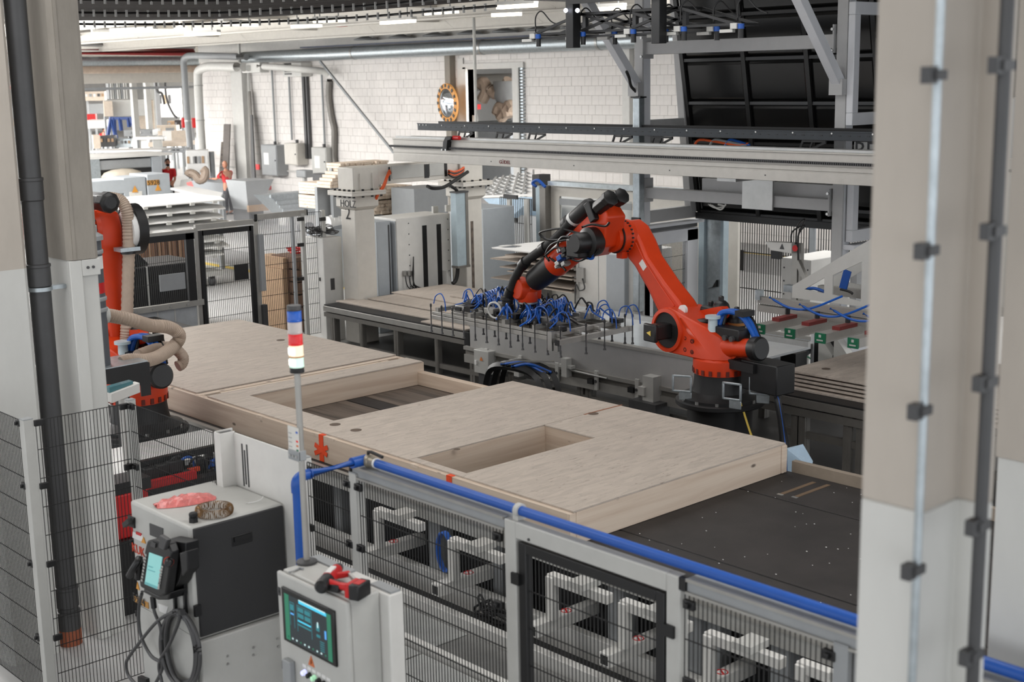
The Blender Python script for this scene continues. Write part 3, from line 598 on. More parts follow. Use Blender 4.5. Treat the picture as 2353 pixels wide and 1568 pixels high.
# pale blue acrylic enclosure on post
qx = cxp+.03; qa, qb = on(1040, 444, X=cxp+.1), on(1064, 608, X=cxp+.1)
ac = thing('acrylic_enclosure', 'tall pale blue acrylic enclosure with steel edges on the rear gantry post', 'enclosure', (qx, qa.y, qb.z))
y0, y1 = on(1041, 520, X=cxp+.1).y, on(1062, 520, X=cxp+.1).y
obj('window', MB().box(cxp+.05, cxp+.2, y0, y1, qb.z, qa.z), frosted, ac); obj('side_cover', MB().box(cxp+.0, cxp+.21, y1, y1+.06, qb.z, qa.z), alud, ac)
obj('end_cap', MB().box(cxp+.04, cxp+.22, y0-.01, y1+.07, qa.z, qa.z+.03), dgrey, ac); obj('end_cap', MB().box(cxp+.04, cxp+.22, y0-.01, y1+.07, qb.z-.04, qb.z), alud, ac)
obj('hose', MB().tube([on(1052, 610, X=cxp+.12), on(1051, 630, X=cxp+.12), on(1047, 645, X=cxp+.12), on(1040, 652, X=cxp+.12)], .035, 10, smooth=6), rubber, ac)
obj('hose', MB().tube([on(1052, 444, X=cxp+.12), on(1048, 436, X=cxp+.12), on(1036, 428, X=cxp+.12)], .03, 8, smooth=5), rubber, ac)
# ------------------------------------------------------------------ white cabinets behind the post
def cab(name, lab, x0, x1, y0, y1, z1, m, cat='cabinet', z0=0.):
    t = thing(name, lab, cat, ((x0+x1)/2, (y0+y1)/2, z0)); obj('body', MB().box(x0, x1, y0, y1, z0, z1), m, t, bevel=.012); return t
X3 = -18.75; y0, y1 = on(912, 560, X=X3).y, on(1036, 560, X=X3).y; z1 = on(915, 503, X=X3).z
c = cab('press_cabinet', 'white tall cabinet with two black vertical slots', X3-.7, X3, y0, y1, z1, white)
obj('side_panel', MB().box(X3-.7, X3-.02, y0-.02, y0, .1, z1-.04), bgrey, c)
for px, yt, yb in ((976, 518, 676), (1009, 515, 676)):
    yy = on(px, 560, X=X3).y; zt_ = on(px, yt, X=X3).z; obj('slot', MB().box(X3, X3+.008, yy-.05, yy+.05, .35, zt_), black, c); 
yy = on(1015, 640, X=X3).y; obj('chute_cheek', MB().prism([(X3, yy, .4), (X3, yy+.12, .4), (X3, yy+.12, on(1018, 640, X=X3).z), (X3, yy+.02, on(1014, 622, X=X3).z)], (.12, 0, 0)), white, c)
for k in range(3):
    q = V((X3+.03, on(928+k*9, 632, X=X3).y, on(928+k*9, 630, X=X3).z)); obj('air_fitting', MB().box(X3, X3+.04, q.y-.03, q.y+.03, q.z-.02, q.z+.06), steel, c); obj('air_line', MB().tube([q, q+V((.03, .02, -.2)), q+V((.03, .12+.05*k, -.28)), on(950, 650, X=X3+.05), on(950, 590, X=X3+.05)], .01, 6, smooth=5), black, c)
mb = MB(); [mb.cyl((X3, on(px, 560, X=X3).y, z1-.1-i*.19), (X3+.006, on(px, 560, X=X3).y, z1-.1-i*.19), .012, 6) for px in (940, 1030) for i in range(9)]; obj('screw_row', mb, dgrey, c)
for px in (1000, 1030): q = on(px, 489, X=X3-.3); obj('lifting_lug', MB().box(X3-.33, X3-.28, q.y-.06, q.y+.06, z1, z1+.12), lgrey, c)
y0b = on(866, 560, X=X3-.1).y; y1b = y0-.05; c = cab('drive_cabinet', 'blue grey cabinet between numbered post and slotted cabinet', X3-.75, X3-.1, y0b, y1b, z1-.03, bgrey)
obj('seam_strip', MB().box(X3-.1, X3-.09, y1b-.06, y1b-.04, .1, z1-.1), dgrey, c); obj('junction_box', MB().box(X3-.1, X3+.02, y1b-.3, y1b-.02, .5, .68), black, c)
y0c = on(1112, 560, X=-19).y; c = cab('drive_cabinet', 'grey blue cabinet right of the rear gantry post', -20, -19, y0c, y0c+.8, on(1115, 480, X=-19).z, bgrey)
X4 = -18.9; y0d = on(748, 690, X=X4).y; y1d = on(791, 690, X=X4).y
c = cab('low_cabinet', 'white low cabinet with tangled cables on top, left of the numbered post', X4-.55, X4, y0d, y1d, on(770, 545, X=X4).z, white)
obj('outlet', MB().box(X4, X4+.01, y0d+.12, y0d+.2, .9, 1.1), dgrey, c); zc = on(770, 545, X=X4).z
mb = MB()
for k in range(9):
    c_ = V((X4-.28, (y0d+y1d)/2, zc+.03)); mb.tube([c_+V((random.uniform(-.22, .22), random.uniform(-.28, .28), random.uniform(0, .16))) for i in range(6)], .008, 6, closed=True, smooth=5)
tag(obj('cable_tangle', mb, dgrey), 'tangle of grey cables lying on the white low cabinet', 'cable')
# white enclosure wall behind the robot
YE = 15.35; ex0, ex1 = on(1326, 650, Y=YE).x, on(1458, 650, Y=YE).x; ez = on(1400, 574, Y=YE).z
c = cab('enclosure_cabinet', 'large white enclosure behind the orange robot arm', ex0, ex1, YE, YE+.9, ez, white)
obj('door_edge', MB().box(ex0, ex0+.05, YE-.02, YE, .75, ez), lgrey, c); mb = MB()
for px in (1375, 1440): x = on(px, 650, Y=YE).x; obj('panel_joint', MB().box(x, x+.008, YE-.004, YE, .7, ez), mgrey, c)
q = on(1337, 632, Y=YE); obj('latch', MB().box(q.x-.08, q.x+.08, YE-.04, YE, q.z-.12, q.z+.12), steel, c); obj('latch_cable', MB().tube([q+V((.06, -.05, -.05)), q+V((.12, -.06, -.2)), q+V((0, -.06, -.25)), q+V((-.1, -.05, -.2)), q+V((-.11, -.05, -1.0))], .012, 6, smooth=5), dgrey, c)
# thin boards on the shelf rack, top to bottom
rack = thing('board_rack', 'grey cantilever rack holding loose thin boards beside the white enclosure', 'rack', (ex0-.4, YE+.6, 0))
for k in (0, 1): obj('post', MB().box(ex0-.12-k*1.1, ex0-.04-k*1.1, YE+1.5, YE+1.58, 0, 1.75), mgrey, rack)
for n, (px, py, L_, W_, lab) in enumerate(((1127, 569, 2.3, 1.5, 'topmost thin pale board with round hole on the rack'), (1160, 585, 2.0, 1.2, 'short thin board second from the top of the rack'), (1126, 593, 2.3, 1.3, 'wide thin board third from the top of the rack'),
        (1148, 612, 2.1, 1.3, 'thin board fourth from the top of the rack, set back'), (1165, 622, 2.0, 1.2, 'thin brownish board fifth from the top of the rack'), (1128, 637, 2.3, 1.3, 'lowest protruding board of the rack above the bench'), (1200, 655, 1.7, 1.2, 'inner low board of the rack near the bench top'))):
    q = on(px, py, Y=15.25); z = q.z; x1 = min(q.x+L_, ex0-.02)
    mb = MB(); 
    if n == 0:
        cxh, cyh, rh = on(1172, 566, Z=z).x, on(1172, 566, Z=z).y, .21; ring = [(cxh+rh*math.cos(2*math.pi*i/24), cyh+rh*math.sin(2*math.pi*i/24)) for i in range(24)]
        outer = []
        for i in range(24):
            a = 2*math.pi*i/24; dx, dy = math.cos(a), math.sin(a); t = min(((x1-cxh) if dx > 0 else (q.x-cxh))/dx if abs(dx) > 1e-6 else 9, ((15.25+W_-cyh) if dy > 0 else (15.25-cyh))/dy if abs(dy) > 1e-6 else 9); outer.append((cxh+dx*t, cyh+dy*t))
        vs = [V((*p, z)) for p in ring]+[V((*p, z)) for p in outer]+[V((*p, z-.018)) for p in ring]+[V((*p, z-.018)) for p in outer]
        fs = []
        for i in range(24): j = (i+1) % 24; fs += [(i, j, 24+j, 24+i), (48+i, 48+j, 72+j, 72+i), (i, j, 48+j, 48+i), (24+i, 24+j, 72+j, 72+i)]
        mb.add(vs, fs)
        for cx_, cy_ in ((q.x, 15.25), (q.x, 15.25+W_), (x1, 15.25), (x1, 15.25+W_)):
            o2 = sorted(outer, key=lambda p: (p[0]-cx_)**2+(p[1]-cy_)**2)[:2]; mb.add([(*o2[0], z-.001), (*o2[1], z-.001), (cx_, cy_, z-.001)], [(0, 1, 2)])
    else: mb.box(q.x, x1, 15.25, 15.25+W_, z-.018, z)
    tag(obj('thin_board', mb, osb if n else whitesh), lab, 'board', 'loose boards on the rack')
    for k in (0, 1): obj('shelf_arm', MB().box(ex0-.12-k*1.1, ex0-.06-k*1.1, 15.4, YE+1.55, z-.06, z-.02), white, rack)
# ================================================================== CRANE FRAME, HOOD, FAR FENCE, RIGHT SIDE
frm = mat('frame_grey', (172, 172, 172), .45, var=.03); frw = mat('frame_white', (208, 210, 214), .4, var=.02)
YF = 15.0
fa = on(1476, 400, Y=YF).x; fb = on(1944, 200, Y=YF).x
F = thing('crane_portal', 'tall pale grey steel frame with diagonal braces behind the gantry beam', 'frame', (fa, YF, 0))
ps = .16
for x in (fa, fb):
    obj('post', MB().box(x-ps, x, YF, YF+ps+.02, 0, 6.2), frm, F, bevel=.006)
    obj('post_cover', MB().box(x-ps-.0, x+.006, YF+.03, YF+.17, 2.2 if x == fa else .9, 6.2), frw, F)
def fz(px, py): return on(px, py, Y=YF).z
zu0, zu1 = (fz(1490, 128)+fz(1930, 107))/2, (fz(1490, 97)+fz(1930, 77))/2
zl0, zl1 = (fz(1490, 457)+fz(1920, 487))/2, (fz(1490, 432)+fz(1920, 460))/2
obj('upper_rail', MB().box(fa+.02, fb-ps, YF+.02, YF+.16, zu0, zu1), frm, F, bevel=.006); obj('lower_rail', MB().box(fa+.02, fb-ps, YF+.02, YF+.16, zl0, zl1), frm, F, bevel=.006)
obj('lower_rail', MB().box(fa+.9, fb-ps, YF+.3, YF+.42, zl1-.02, zl1+.16), frm, F, bevel=.006)
for x, z in ((fa+.02, zu0), (fb-ps-.04, zu0), (fa+.02, zl0), (fb-ps-.04, zl0)): 
    e_ = obj('end_plate', MB().box(x, x+.02, YF-.04, YF+.2, z-.06, z+.3), frm, F)
    for k in (-.03, .24): obj('bolt', MB().cyl((x+.0, YF-.06, z+k), (x+.0, YF-.03, z+k), .02, 6), screwm, e_)
for x, (py, dy) in ((fa, (205, 1.35)), (fb, (200, 1.6))):
    z = fz(1470 if x == fa else 1945, py); obj('brace', MB().bar((x-ps/2, YF, z), (x-ps/2, YF-dy, z+dy*1.15), .13, .13), frw, F, bevel=.006); obj('brace_foot', MB().box(x-ps-.02, x+.02, YF-.12, YF, z-.1, z+.1), frm, F)
obj('cantilever', MB().box(fa-ps, fa, YF-3, YF, 6.0, 6.2).box(fb-ps, fb, YF-3, YF, 6.0, 6.2), frm, F)
x0, x1 = on(1621, 440, Y=YG-.02).x, on(1691, 440, Y=YG-.02).x
obj('splice_plate', MB().box(x0, x1, YF-.02, YF+.01, zl0-.04, gz0-.02), steel, F); obj('tie', MB().box(x0+.1, x1-.1, YG+.1, YF, gz0-.05, gz0), steel, F)
tag(obj('grey_cables', MB().tube([on(1628, 470, Y=YF-.05), on(1645, 478, Y=YF-.1), on(1665, 474, Y=YF-.05), on(1650, 470, Y=YF-.05)], .012, 6, smooth=6).tube([on(1632, 470, Y=YF-.05), on(1655, 482, Y=YF-.12), on(1668, 470, Y=YF-.05)], .012, 6, smooth=6), lgrey), 'grey cable loops hanging below the steel splice plate', 'cable')
# side trapezoid of the frame (towards the hood)
hb = on(1602, 486, X=fa); ht = on(1562, 125, X=fa)
for k, x in ((0, fa),):
    obj('slanted_leg', MB().prism([(x-.14, hb.y-.13, hb.z), (x-.14, hb.y, hb.z), (x-.14, ht.y+.02-(ht.z-6.2)*0, 6.2), (x-.14, ht.y-.16, 6.2)], (.13, 0, 0)), frm, F, bevel=.006)
za, zb = on(1500, 305, X=fa).z, on(1500, 275, X=fa).z
obj('knee_plate', MB().box(fa-.12, fa-.02, YF+ps, on(1575, 280, X=fa).y, za, zb), frm, F)
za, zb = on(1500, 512, X=fa).z, on(1500, 484, X=fa).z
obj('base_rail', MB().box(fa-.12, fa-.02, YF+ps, hb.y, za, zb), frm, F); obj('skirt_plate', MB().box(fa-.1, fa-.03, YF+ps, YF+ps+.35, on(1500, 350, X=fa).z, on(1500, 310, X=fa).z), frm, F)
# hood: tilted black panel with ribs
hx1 = fb+3.2
n_ = (V((0, ht.y-hb.y, ht.z-hb.z))).normalized(); ld = (ht-hb).length+1.4
H = thing('tilted_hood', 'huge glossy black ribbed hood panel leaning behind the crane frame', 'hood', hb)
def hp_(u, v, d=0.): return V((fa+u, hb.y, hb.z))+n_*v+V((0, -n_.z, n_.y))*d
W_ = hx1-fa
cols = [0]+[on(px, 260, Y=hb.y-.25).x-fa for px in (1722, 1866)]
pw = cols[2]-cols[1]; cols += [cols[2]+pw*i for i in range(1, 5)]; cols[0] = .02
rows_ = [0.0]+[((on(1650, py, Y=hb.y-.3).z-hb.z)/n_.z) for py in (470, 330, 238, 138, 38)]; rows_ = sorted(set([max(0, r) for r in rows_]))+[ld]
obj('sheet', MB().prism([hp_(0, 0, -.06), hp_(W_, 0, -.06), hp_(W_, ld, -.06), hp_(0, ld, -.06)], V((0, n_.z, -n_.y))*.02), hoodm, H)
for i in range(len(cols)-1):
    for j in range(len(rows_)-1):
        u0, u1, v0, v1 = cols[i]+.03, cols[i+1]-.03, rows_[j]+.03, rows_[j+1]-.03
        if v1-v0 > .05: obj('panel', MB().hull([hp_(a, b, d) for a, b, d in ((u0, v0, -.055), (u1, v0, -.055), (u1, v1, -.055), (u0, v1, -.055), (u0+.05, v0+.05, -.035), (u1-.05, v0+.05, -.035), (u1-.05, v1-.05, -.035), (u0+.05, v1-.05, -.035))]), hoodm, H, smooth=False)
for c_ in cols: obj('rib', MB().bar(hp_(c_, 0, -.02), hp_(c_, ld, -.02), .05, .07, up=(1, 0, 0)), hoodr, H)
for r_ in rows_: obj('rib', MB().bar(hp_(0, r_, -.03), hp_(W_, r_, -.03), .045, .045), hoodr, H)
obj('bottom_edge', MB().bar(hp_(0, -.06, 0), hp_(W_, -.06, 0), .1, .1), black, H)
# white side frames right of post b, sign plate
wf = thing('white_side_guard', 'bright white steel side frame next to the near column, above the gantry', 'frame', (fb+.1, YF, 3))
xw = fb+.12
def wframe(t, y0, y1, z0, z1, w_=.16): obj('rail', MB().box(xw-.1, xw, y0, y1, z0, z0+w_), frw, t, bevel=.008); obj('rail', MB().box(xw-.1, xw, y0, y1, z1-w_, z1), frw, t, bevel=.008); obj('stile', MB().box(xw-.1, xw, y0, y0+.13, z0+w_, z1-w_), frw, t, bevel=.008); obj('stile', MB().box(xw-.1, xw, y1-.13, y1, z0+w_, z1-w_), frw, t, bevel=.008)
z0 = on(1970, 288, X=xw).z; z1 = on(1970, 3, X=xw).z
wframe(wf, on(1962, 150, X=xw).y, on(1962, 150, X=xw).y+1.5, z0, z1)
wf2 = thing('white_side_guard', 'bright white steel side frame below the gantry, next to the near column', 'frame', (fb+.1, YF, 1))
z0 = on(1970, 556, X=xw).z; z1 = on(1970, 415, X=xw).z; wframe(wf2, on(1960, 480, X=xw).y, on(1960, 480, X=xw).y+1.5, z0, z1+.3)
obj('foot_rail', MB().box(xw-.12, xw+.06, on(1955, 550, X=xw).y, on(1955, 550, X=xw).y+1.5, z0-.1, z0-.03), frw, wf2, bevel=.006)
sp = thing('sign_plate', 'white plate with black capital letters cut off by the near column', 'sign', (fb, YF-.1, gz1)); a = on(1963, 326, Y=YF-.06)
obj('plate', MB().box(a.x, a.x+1.0, YF-.06, YF-.03, gz1-.15, a.z), whitesh, sp); b = on(1961, 353, Y=YF-.07)
text('lettering', 'BET', .31, (b.x, YF-.062, b.z-.06), X_, Z_, dgrey, sp)
tag(obj('frame_strut', MB().box(xw-.1, xw+.0, YF+.2, YF+2, 0, z0-.12), frm), 'pale grey strut under the lower white side frame', 'strut')
# blue-steel conduit on the post with black cable
t = thing('cable_duct', 'galvanised cable duct on the left post of the crane frame', 'cable duct', (fa-ps, YF-.1, 0))
a, b = on(1462, 225, Y=YF-.05), on(1475, 345, Y=YF-.05); obj('duct_cover', MB().box(a.x, a.x+.13, YF-.13, YF-.01, .9, a.z), galv, t, bevel=.01); obj('top_clip', MB().box(a.x-.03, a.x+.16, YF-.14, YF, a.z, a.z+.02), black, t)
a2 = on(1460, 508, Y=YF-.1); obj('cable_clamp', MB().box(a2.x-.02, a2.x+.14, YF-.17, YF-.13, a2.z-.06, a2.z+.06), black, t)
obj('cable', MB().tube([on(1466, 224, Y=YF-.07), on(1462, 212, Y=YF-.1), on(1450, 198, Y=YF-.2), on(1446, 180, Y=YF-.4), on(1440, 165, Y=YF-.6)], .022, 8, smooth=6), rubber, t)
# white portal door below (plane along Y)
pdx = on(1580, 600, X=fa).y
P = thing('portal_door', 'white framed mesh door standing beside the galvanised sheet post', 'door', (fa, YF+.3, 0))
y0, y1 = YF+.05, on(1604, 600, X=fa).y; zt_ = on(1490, 540, X=fa).z; zd_ = on(1480, 522, X=fa).z
obj('stile', MB().box(fa-.1, fa, y0, y0+.2, 0, zt_), frw, P, bevel=.006); obj('stile', MB().box(fa-.1, fa, y1-.26, y1, 0, zt_), frw, P, bevel=.006)
obj('head', MB().box(fa-.1, fa, y0, y1, zt_-.18, zt_+.02), frw, P, bevel=.006); obj('canopy_strip', MB().box(fa-.15, fa+.08, y0-.05, y1+.05, zt_+.1, zt_+.14), frw, P); obj('head_tube', MB().box(fa-.08, fa-.02, y0+.1, y1, zt_+.03, zt_+.09), dgrey, P)
obj('mesh_infill', wires(MB(), (fa-.05, y0+.2, 0), Y_, y1-.26-y0-.2, .1, zt_-.18), black, P).__setitem__('kind', 'stuff')
obj('middle_post', MB().box(fa-.3, fa-.22, y0+.55, y0+.65, 0, zt_-.1), mgrey, P)
t = cab('small_grey_box', 'small grey box with red warning mark behind the robot arm', fa-1.0, fa-.6, y0+.2, y0+.5, on(1520, 575, X=fa-.6).z, bgrey, 'box')
# galvanised sheet post and dark edge
ya = on(1613, 600, X=fa-.02).y+.1; G = thing('sheet_metal_post', 'broad galvanised sheet metal post left of the far mesh fence', 'post', (fa, ya, 0))
YQ = ya; gx_0, gx_1 = on(1616, 600, Y=YQ).x, on(1662, 600, Y=YQ).x
obj('sheet', MB().box(gx_0, gx_1, YQ, YQ+.1, 0, hb.z+.1), galv, G); obj('side_channel', MB().box(gx_0-.06, gx_0+.05, YQ-.05, YQ+.12, 0, hb.z+.1), frosted, G); obj('side_channel', MB().box(gx_1-.04, gx_1+.02, YQ-.03, YQ+.1, 0, hb.z+.1), frosted, G)
q = on(1641, 665, Y=YQ); obj('handle', MB().prism([q+V((-.12, -.05, 0)), q+V((.08, -.05, .05)), q+V((.08, -.05, .16)), q+V((.0, -.05, .04))], (0, .05, 0)), black, G)
# far mesh fence
YM = 18.6; m0, m1 = on(1668, 600, Y=YM).x, on(1868, 600, Y=YM).x; mz = on(1680, 493, Y=YM).z
M = thing('far_mesh_fence', 'tall black wire mesh fence in front of the bright far lane', 'fence', (m0, YM, 0))
obj('post', MB().box(m0-.04, m0+.05, YM, YM+.06, 0, mz+.3), mat('navy_post', (28, 38, 70), .4), M, label='navy black end post'); obj('post', MB().box(m1-.04, m1+.05, YM-.06, YM, 0, mz), bgrey, M)
obj('post', MB().box(m1+1.7, m1+1.78, YM-.06, YM, 0, mz), bgrey, M)
obj('mesh_infill', wires(MB(), (m0+.06, YM, 0), X_, m1-m0-.1, .1, mz, .05, .5, .006), black, M).__setitem__('kind', 'stuff'); obj('mesh_infill', wires(MB(), (m1+.1, YM, 0), X_, 1.6, .1, mz, .05, .5, .006), black, M).__setitem__('kind', 'stuff')
q = on(1689, 596, Y=YM); obj('lock_plate', MB().box(q.x-.2, q.x+.2, YM-.03, YM-.01, q.z-.18, q.z+.18), blackm, M)
for py in (512, 588): q = on(1868, py, Y=YM); obj('bracket', MB().box(m1+.02, m1+.2, YM-.09, YM-.05, q.z-.04, q.z+.04), black, M)
# left mesh behind rack, galvanised post, white window frame
YN = 18.0; n0, n1 = on(1150, 520, Y=YN).x, on(1222, 520, Y=YN).x; nz = on(1180, 455, Y=YN).z
M = thing('mesh_panel', 'short wire mesh fence panel behind the rack of thin boards', 'fence', (n0, YN, 0))
obj('mesh_infill', wires(MB(), (n0, YN, 0), X_, n1-n0, .1, nz, .05, .4, .005), black, M).__setitem__('kind', 'stuff')
for px in (1175, 1214): x = on(px, 520, Y=YN).x; obj('post', MB().box(x-.05, x+.05, YN-.07, YN-.01, 0, nz), lgrey, M)
for py in (452, 504): q = on(1168, py, Y=YN-.08); obj('bracket', MB().box(q.x-.12, q.x+.28, YN-.11, YN-.07, q.z-.04, q.z+.04), black, M)
YO = 17.6; o0, o1 = on(1232, 520, Y=YO).x, on(1258, 520, Y=YO).x; oz = on(1240, 428, Y=YO).z
t = thing('sliding_gate_post', 'galvanised double post with blue clip at the sliding gate', 'post', (o0, YO, 0)); obj('channel', MB().box(o0, (o0+o1)/2-.02, YO, YO+.2, 0, oz), frosted, t); obj('channel', MB().box((o0+o1)/2, o1, YO-.05, YO+.2, 0, oz), alud, t); obj('clip', MB().tube([(o0+.1, YO-.08, oz), (o0, YO-.08, oz+.06), (o0+.15, YO-.08, oz+.12), (o0+.35, YO-.08, oz)], .03, 6, smooth=4), blue, t); obj('motor_cap', MB().box(o0-.2, o0, YO+.1, YO+.4, oz-.5, oz+.2), black, t)
wx1 = fa-.3; t = thing('sliding_gate', 'white sliding gate with two window openings behind the robot elbow', 'gate', (o1, YO, 0))
zt_ = on(1300, 424, Y=YO+.1).z; zw1, zw0 = on(1300, 452, Y=YO+.1).z, .9; a1, a2, a3, a4 = (on(px, 500, Y=YO+.1).x for px in (1286, 1385, 1394, 1452))
obj('head_track', MB().box(o1, wx1, YO+.02, YO+.24, zt_-.03, zt_+.05), galv, t); obj('leaf', MB().box(o1, a1, YO+.1, YO+.16, .1, zt_-.05).box(a1, wx1, YO+.1, YO+.16, zw1, zt_-.05).box(a1, wx1, YO+.1, YO+.16, .1, zw0).box(a2, a3, YO+.1, YO+.16, zw0, zw1).box(a4, wx1, YO+.1, YO+.16, zw0, zw1), ivory, t)
for u, v in ((a1, a2), (a3, a4)): obj('pane', MB().box(u, v, YO+.12, YO+.13, zw0, zw1), glassm, t); obj('seal_strip', MB().box(u, v, YO+.09, YO+.1, zw1-.16, zw1-.04), mgrey, t)
# ------------------------------------------------------------------ right machine group behind the robot
YC = 16.4; c0_, c1_ = on(1795, 650, Y=YC).x, on(1862, 650, Y=YC).x; cz = on(1830, 595, Y=YC).z
c = cab('press_cabinet', 'white cabinet with light top behind the sensor post', c0_, c1_, YC, on(1943, 582, X=c1_).y+.2, cz, white); mb = MB()
for i in range(9):
    for x in (c0_+.05, c1_-.05): mb.cyl((x, YC-.006, cz-.15-i*.2), (x, YC, cz-.15-i*.2), .014, 6)
obj('screw_row', mb, dgrey, c)
for px in (1812, 1829, 1846): q = on(px, 760, Y=YC); obj('air_fitting', MB().box(q.x-.05, q.x+.05, YC-.05, YC, q.z, q.z+.12), steel, c); obj('air_line', MB().tube([q+V((0, -.04, 0)), q+V((.02, -.06, -.3)), q+V((.2, -.06, -.4))], .012, 6, smooth=5), green, c)
YC2 = 14.9; c = cab('press_cabinet', 'white cabinet with black slots and slanted cheeks under the tag gripper', on(1862, 800, Y=YC2).x, on(1955, 800, Y=YC2).x, YC2, YC2+.8, on(1900, 735, Y=YC2).z, frw)
for px in (1880, 1915): x = on(px, 800, Y=YC2).x; obj('slot', MB().box(x-.06, x+.06, YC2-.006, YC2, .2, on(1890, 748, Y=YC2).z), black, c); q = on(px+12, 766, Y=YC2); obj('chute_cheek', MB().prism([(x+.1, YC2, q.z), (x+.32, YC2, q.z-.25), (x+.32, YC2, .3), (x+.1, YC2, .3)], (0, -.14, 0)), lgrey, c)
# sensor post
YS = 15.4; s0, s1 = on(1819, 620, Y=YS).x, on(1838, 620, Y=YS).x; sz = on(1830, 560, Y=YS).z
S_ = thing('sensor_post', 'aluminium post carrying a white sensor head with cable loops', 'post', (s0, YS, 0))
obj('profile', MB().box(s0, s0+.09, YS, YS+.09, .8, sz).box(s0+.1, s1, YS+.02, YS+.09, .8, sz), alu, S_); obj('strut', MB().bar(on(1833, 600, Y=YS-.02), on(1858, 655, Y=YS-.02), .07), alu, S_)
a, b = on(1763, 560, Y=YS-.04), on(1822, 578, Y=YS-.04); obj('head', MB().prism([(a.x, YS-.1, a.z+.03), (a.x+.1, YS-.1, a.z-.08), (b.x+.02, YS-.1, a.z-.1), (b.x+.02, YS-.1, a.z+.05)], (0, .14, 0)), white, S_, bevel=.006)
obj('lens', MB().box(a.x+.1, a.x+.24, YS-.09, YS, a.z-.2, a.z-.09), black, S_); q = V((a.x+.3, YS-.104, a.z-.02)); obj('warning_label', MB().prism([q+V((-.04, 0, -.03)), q+V((.04, 0, -.03)), q+V((0, 0, .05))], (0, .004, 0)), dgrey, S_); q = V((a.x+.52, YS-.104, a.z-.02)); obj('warning_label', MB().lathe(q, (0, 1, 0), [(.045, 0), (.045, .004)], 14), red, S_)
for k in (0, .08): obj('cable', MB().tube([(a.x+.4+k, YS-.03, a.z+.03), (a.x+.42+k, YS-.03, a.z+.2+k), (a.x+.62, YS-.03, a.z+.3+k), (s1-.02, YS-.03, a.z+.14), (s1, YS-.03, a.z-.25)], .012, 6, smooth=6), black, S_)
# triangular gripper with green tags
YV = 12.9; T = thing('tag_gripper', 'grey triangular plate gripper with green end tags on aluminium rails', 'gripper', on(1900, 700, Y=YV))
def tp(px, py, dy=0.): return on(px, py, Y=YV+dy)
zb0 = tp(1820, 682).z; zb1 = tp(1985, 708).z; zb = (zb0+zb1)/2
def tz(px, py): p = tp(px, py); return V((p.x, YV, p.z))
A0 = tz(1820, 657); rise = [(tz(px, py)) for px, py in ((1980, 562),)][0]; sl = (rise.z-A0.z)/(rise.x-A0.x); xE = tp(1985, 700).x+1.6
def top(x): return A0.z+sl*(x-A0.x)
mb = MB(); xs = [tp(px, 690).x for px in (1820, 1848, 1893, 1912, 1978, 1990)]+[xE]; zh = tp(1870, 668).z
def quad(x0, za0, za1, x1, zb0_, zb1_): mb.prism([(x0, YV, za0), (x1, YV, zb0_), (x1, YV, zb1_), (x0, YV, za1)], (0, .02, 0))
quad(xs[0], zb, top(xs[0]), xs[1], zb, top(xs[1])); quad(xs[1], zb, zh, xs[2], zb, zh-.02); quad(xs[1], top(xs[1])-.13, top(xs[1]), xs[2], top(xs[2])-.13, top(xs[2])); quad(xs[2], zb, top(xs[2]), xs[3], zb, top(xs[3]))
quad(xs[3], zb, zh-.02, xs[4], zb, zh-.06); quad(xs[3], top(xs[3])-.16, top(xs[3]), xs[4], top(xs[4])-.2, top(xs[4])); quad(xs[4], zb, top(xs[4]), xs[5], zb, top(xs[5])); quad(xs[5], zb, top(xs[5]), xs[6], zb, top(xs[6]))
obj('triangle_plate', mb, lgrey, T); mb2 = MB(); mb2.v = [v+V((0, .8, 0)) for v in mb.v]; mb2.f = mb.f; obj('triangle_plate', mb2, lgrey, T)
obj('blue_hose', MB().tube([tp(1850, 666, .3), tp(1870, 663, .3), tp(1893, 670, .3)], .02, 8, smooth=5), bluec, T); obj('blue_strap', MB().bar(tp(1948, 622, .5), tp(1937, 664, .5), .1, .02), blue, T)
obj('cable_coil', MB().tube([tp(1945+14*math.cos(i*.7), 676-11*abs(math.sin(i*.35)), .2) for i in range(18)], .014, 6, smooth=3), black, T)
r0 = tp(1752, 680).x; obj('long_rail', MB().box(r0, xE, YV-.1, YV-.02, zb-.1, zb-.02).box(r0, xE, YV-.1, YV-.02, zb-.2, zb-.12), alu, T); obj('long_rail', MB().box(r0+.3, xE, YV+.7, YV+.8, zb-.05, zb+.05), alu, T); obj('rail_cap', MB().box(tp(1777, 670).x, xs[0], YV+.2, YV+.3, zb+.02, zb+.1), galv, T)
obj('valve', MB().box(r0-.02, r0+.05, YV-.12, YV-.04, zb-.06, zb+.06), galv, T)
for i, px in enumerate((1739, 1807, 1877, 1952)):
    q = tp(px, (700, 716, 726, 738)[i], -.75); b = obj('cross_rail', MB().box(q.x, q.x+.13, YV-.75, YV+.6, zb-.3, zb-.2), alu, T)
    obj('green_tag', MB().box(q.x-.005, q.x+.125, YV-.77, YV-.75, zb-.31, zb-.2), green, T); obj('tag_mark', MB().box(q.x+.045, q.x+.075, YV-.773, YV-.77, zb-.245, zb-.215).box(q.x+.02, q.x+.1, YV-.773, YV-.77, zb-.285, zb-.27), lgrey, T)
    obj('cylinder', MB().box(q.x+.03, q.x+.13, YV-.5, YV-.15, zb-.2, zb-.16), mat('dull_red', (120, 40, 38), .5) if 'dull_red' not in MATS else MATS['dull_red'], T); obj('air_hose', MB().tube([q+V((.1, .1, .08)), q+V((.35, .15, -.02)), q+V((.6, .2, 0)), q+V((.8, .5, .12))], .014, 6, smooth=5), bluec, T); obj('knob', MB().cyl((q.x+.1, YV-.3, zb-.14), (q.x+.1, YV-.3, zb-.06), .03, 8), black, T)
obj('hanger', MB().box(xE-.3, xE, YV, YV+.8, top(xE), top(xE)+.6), mgrey, T)
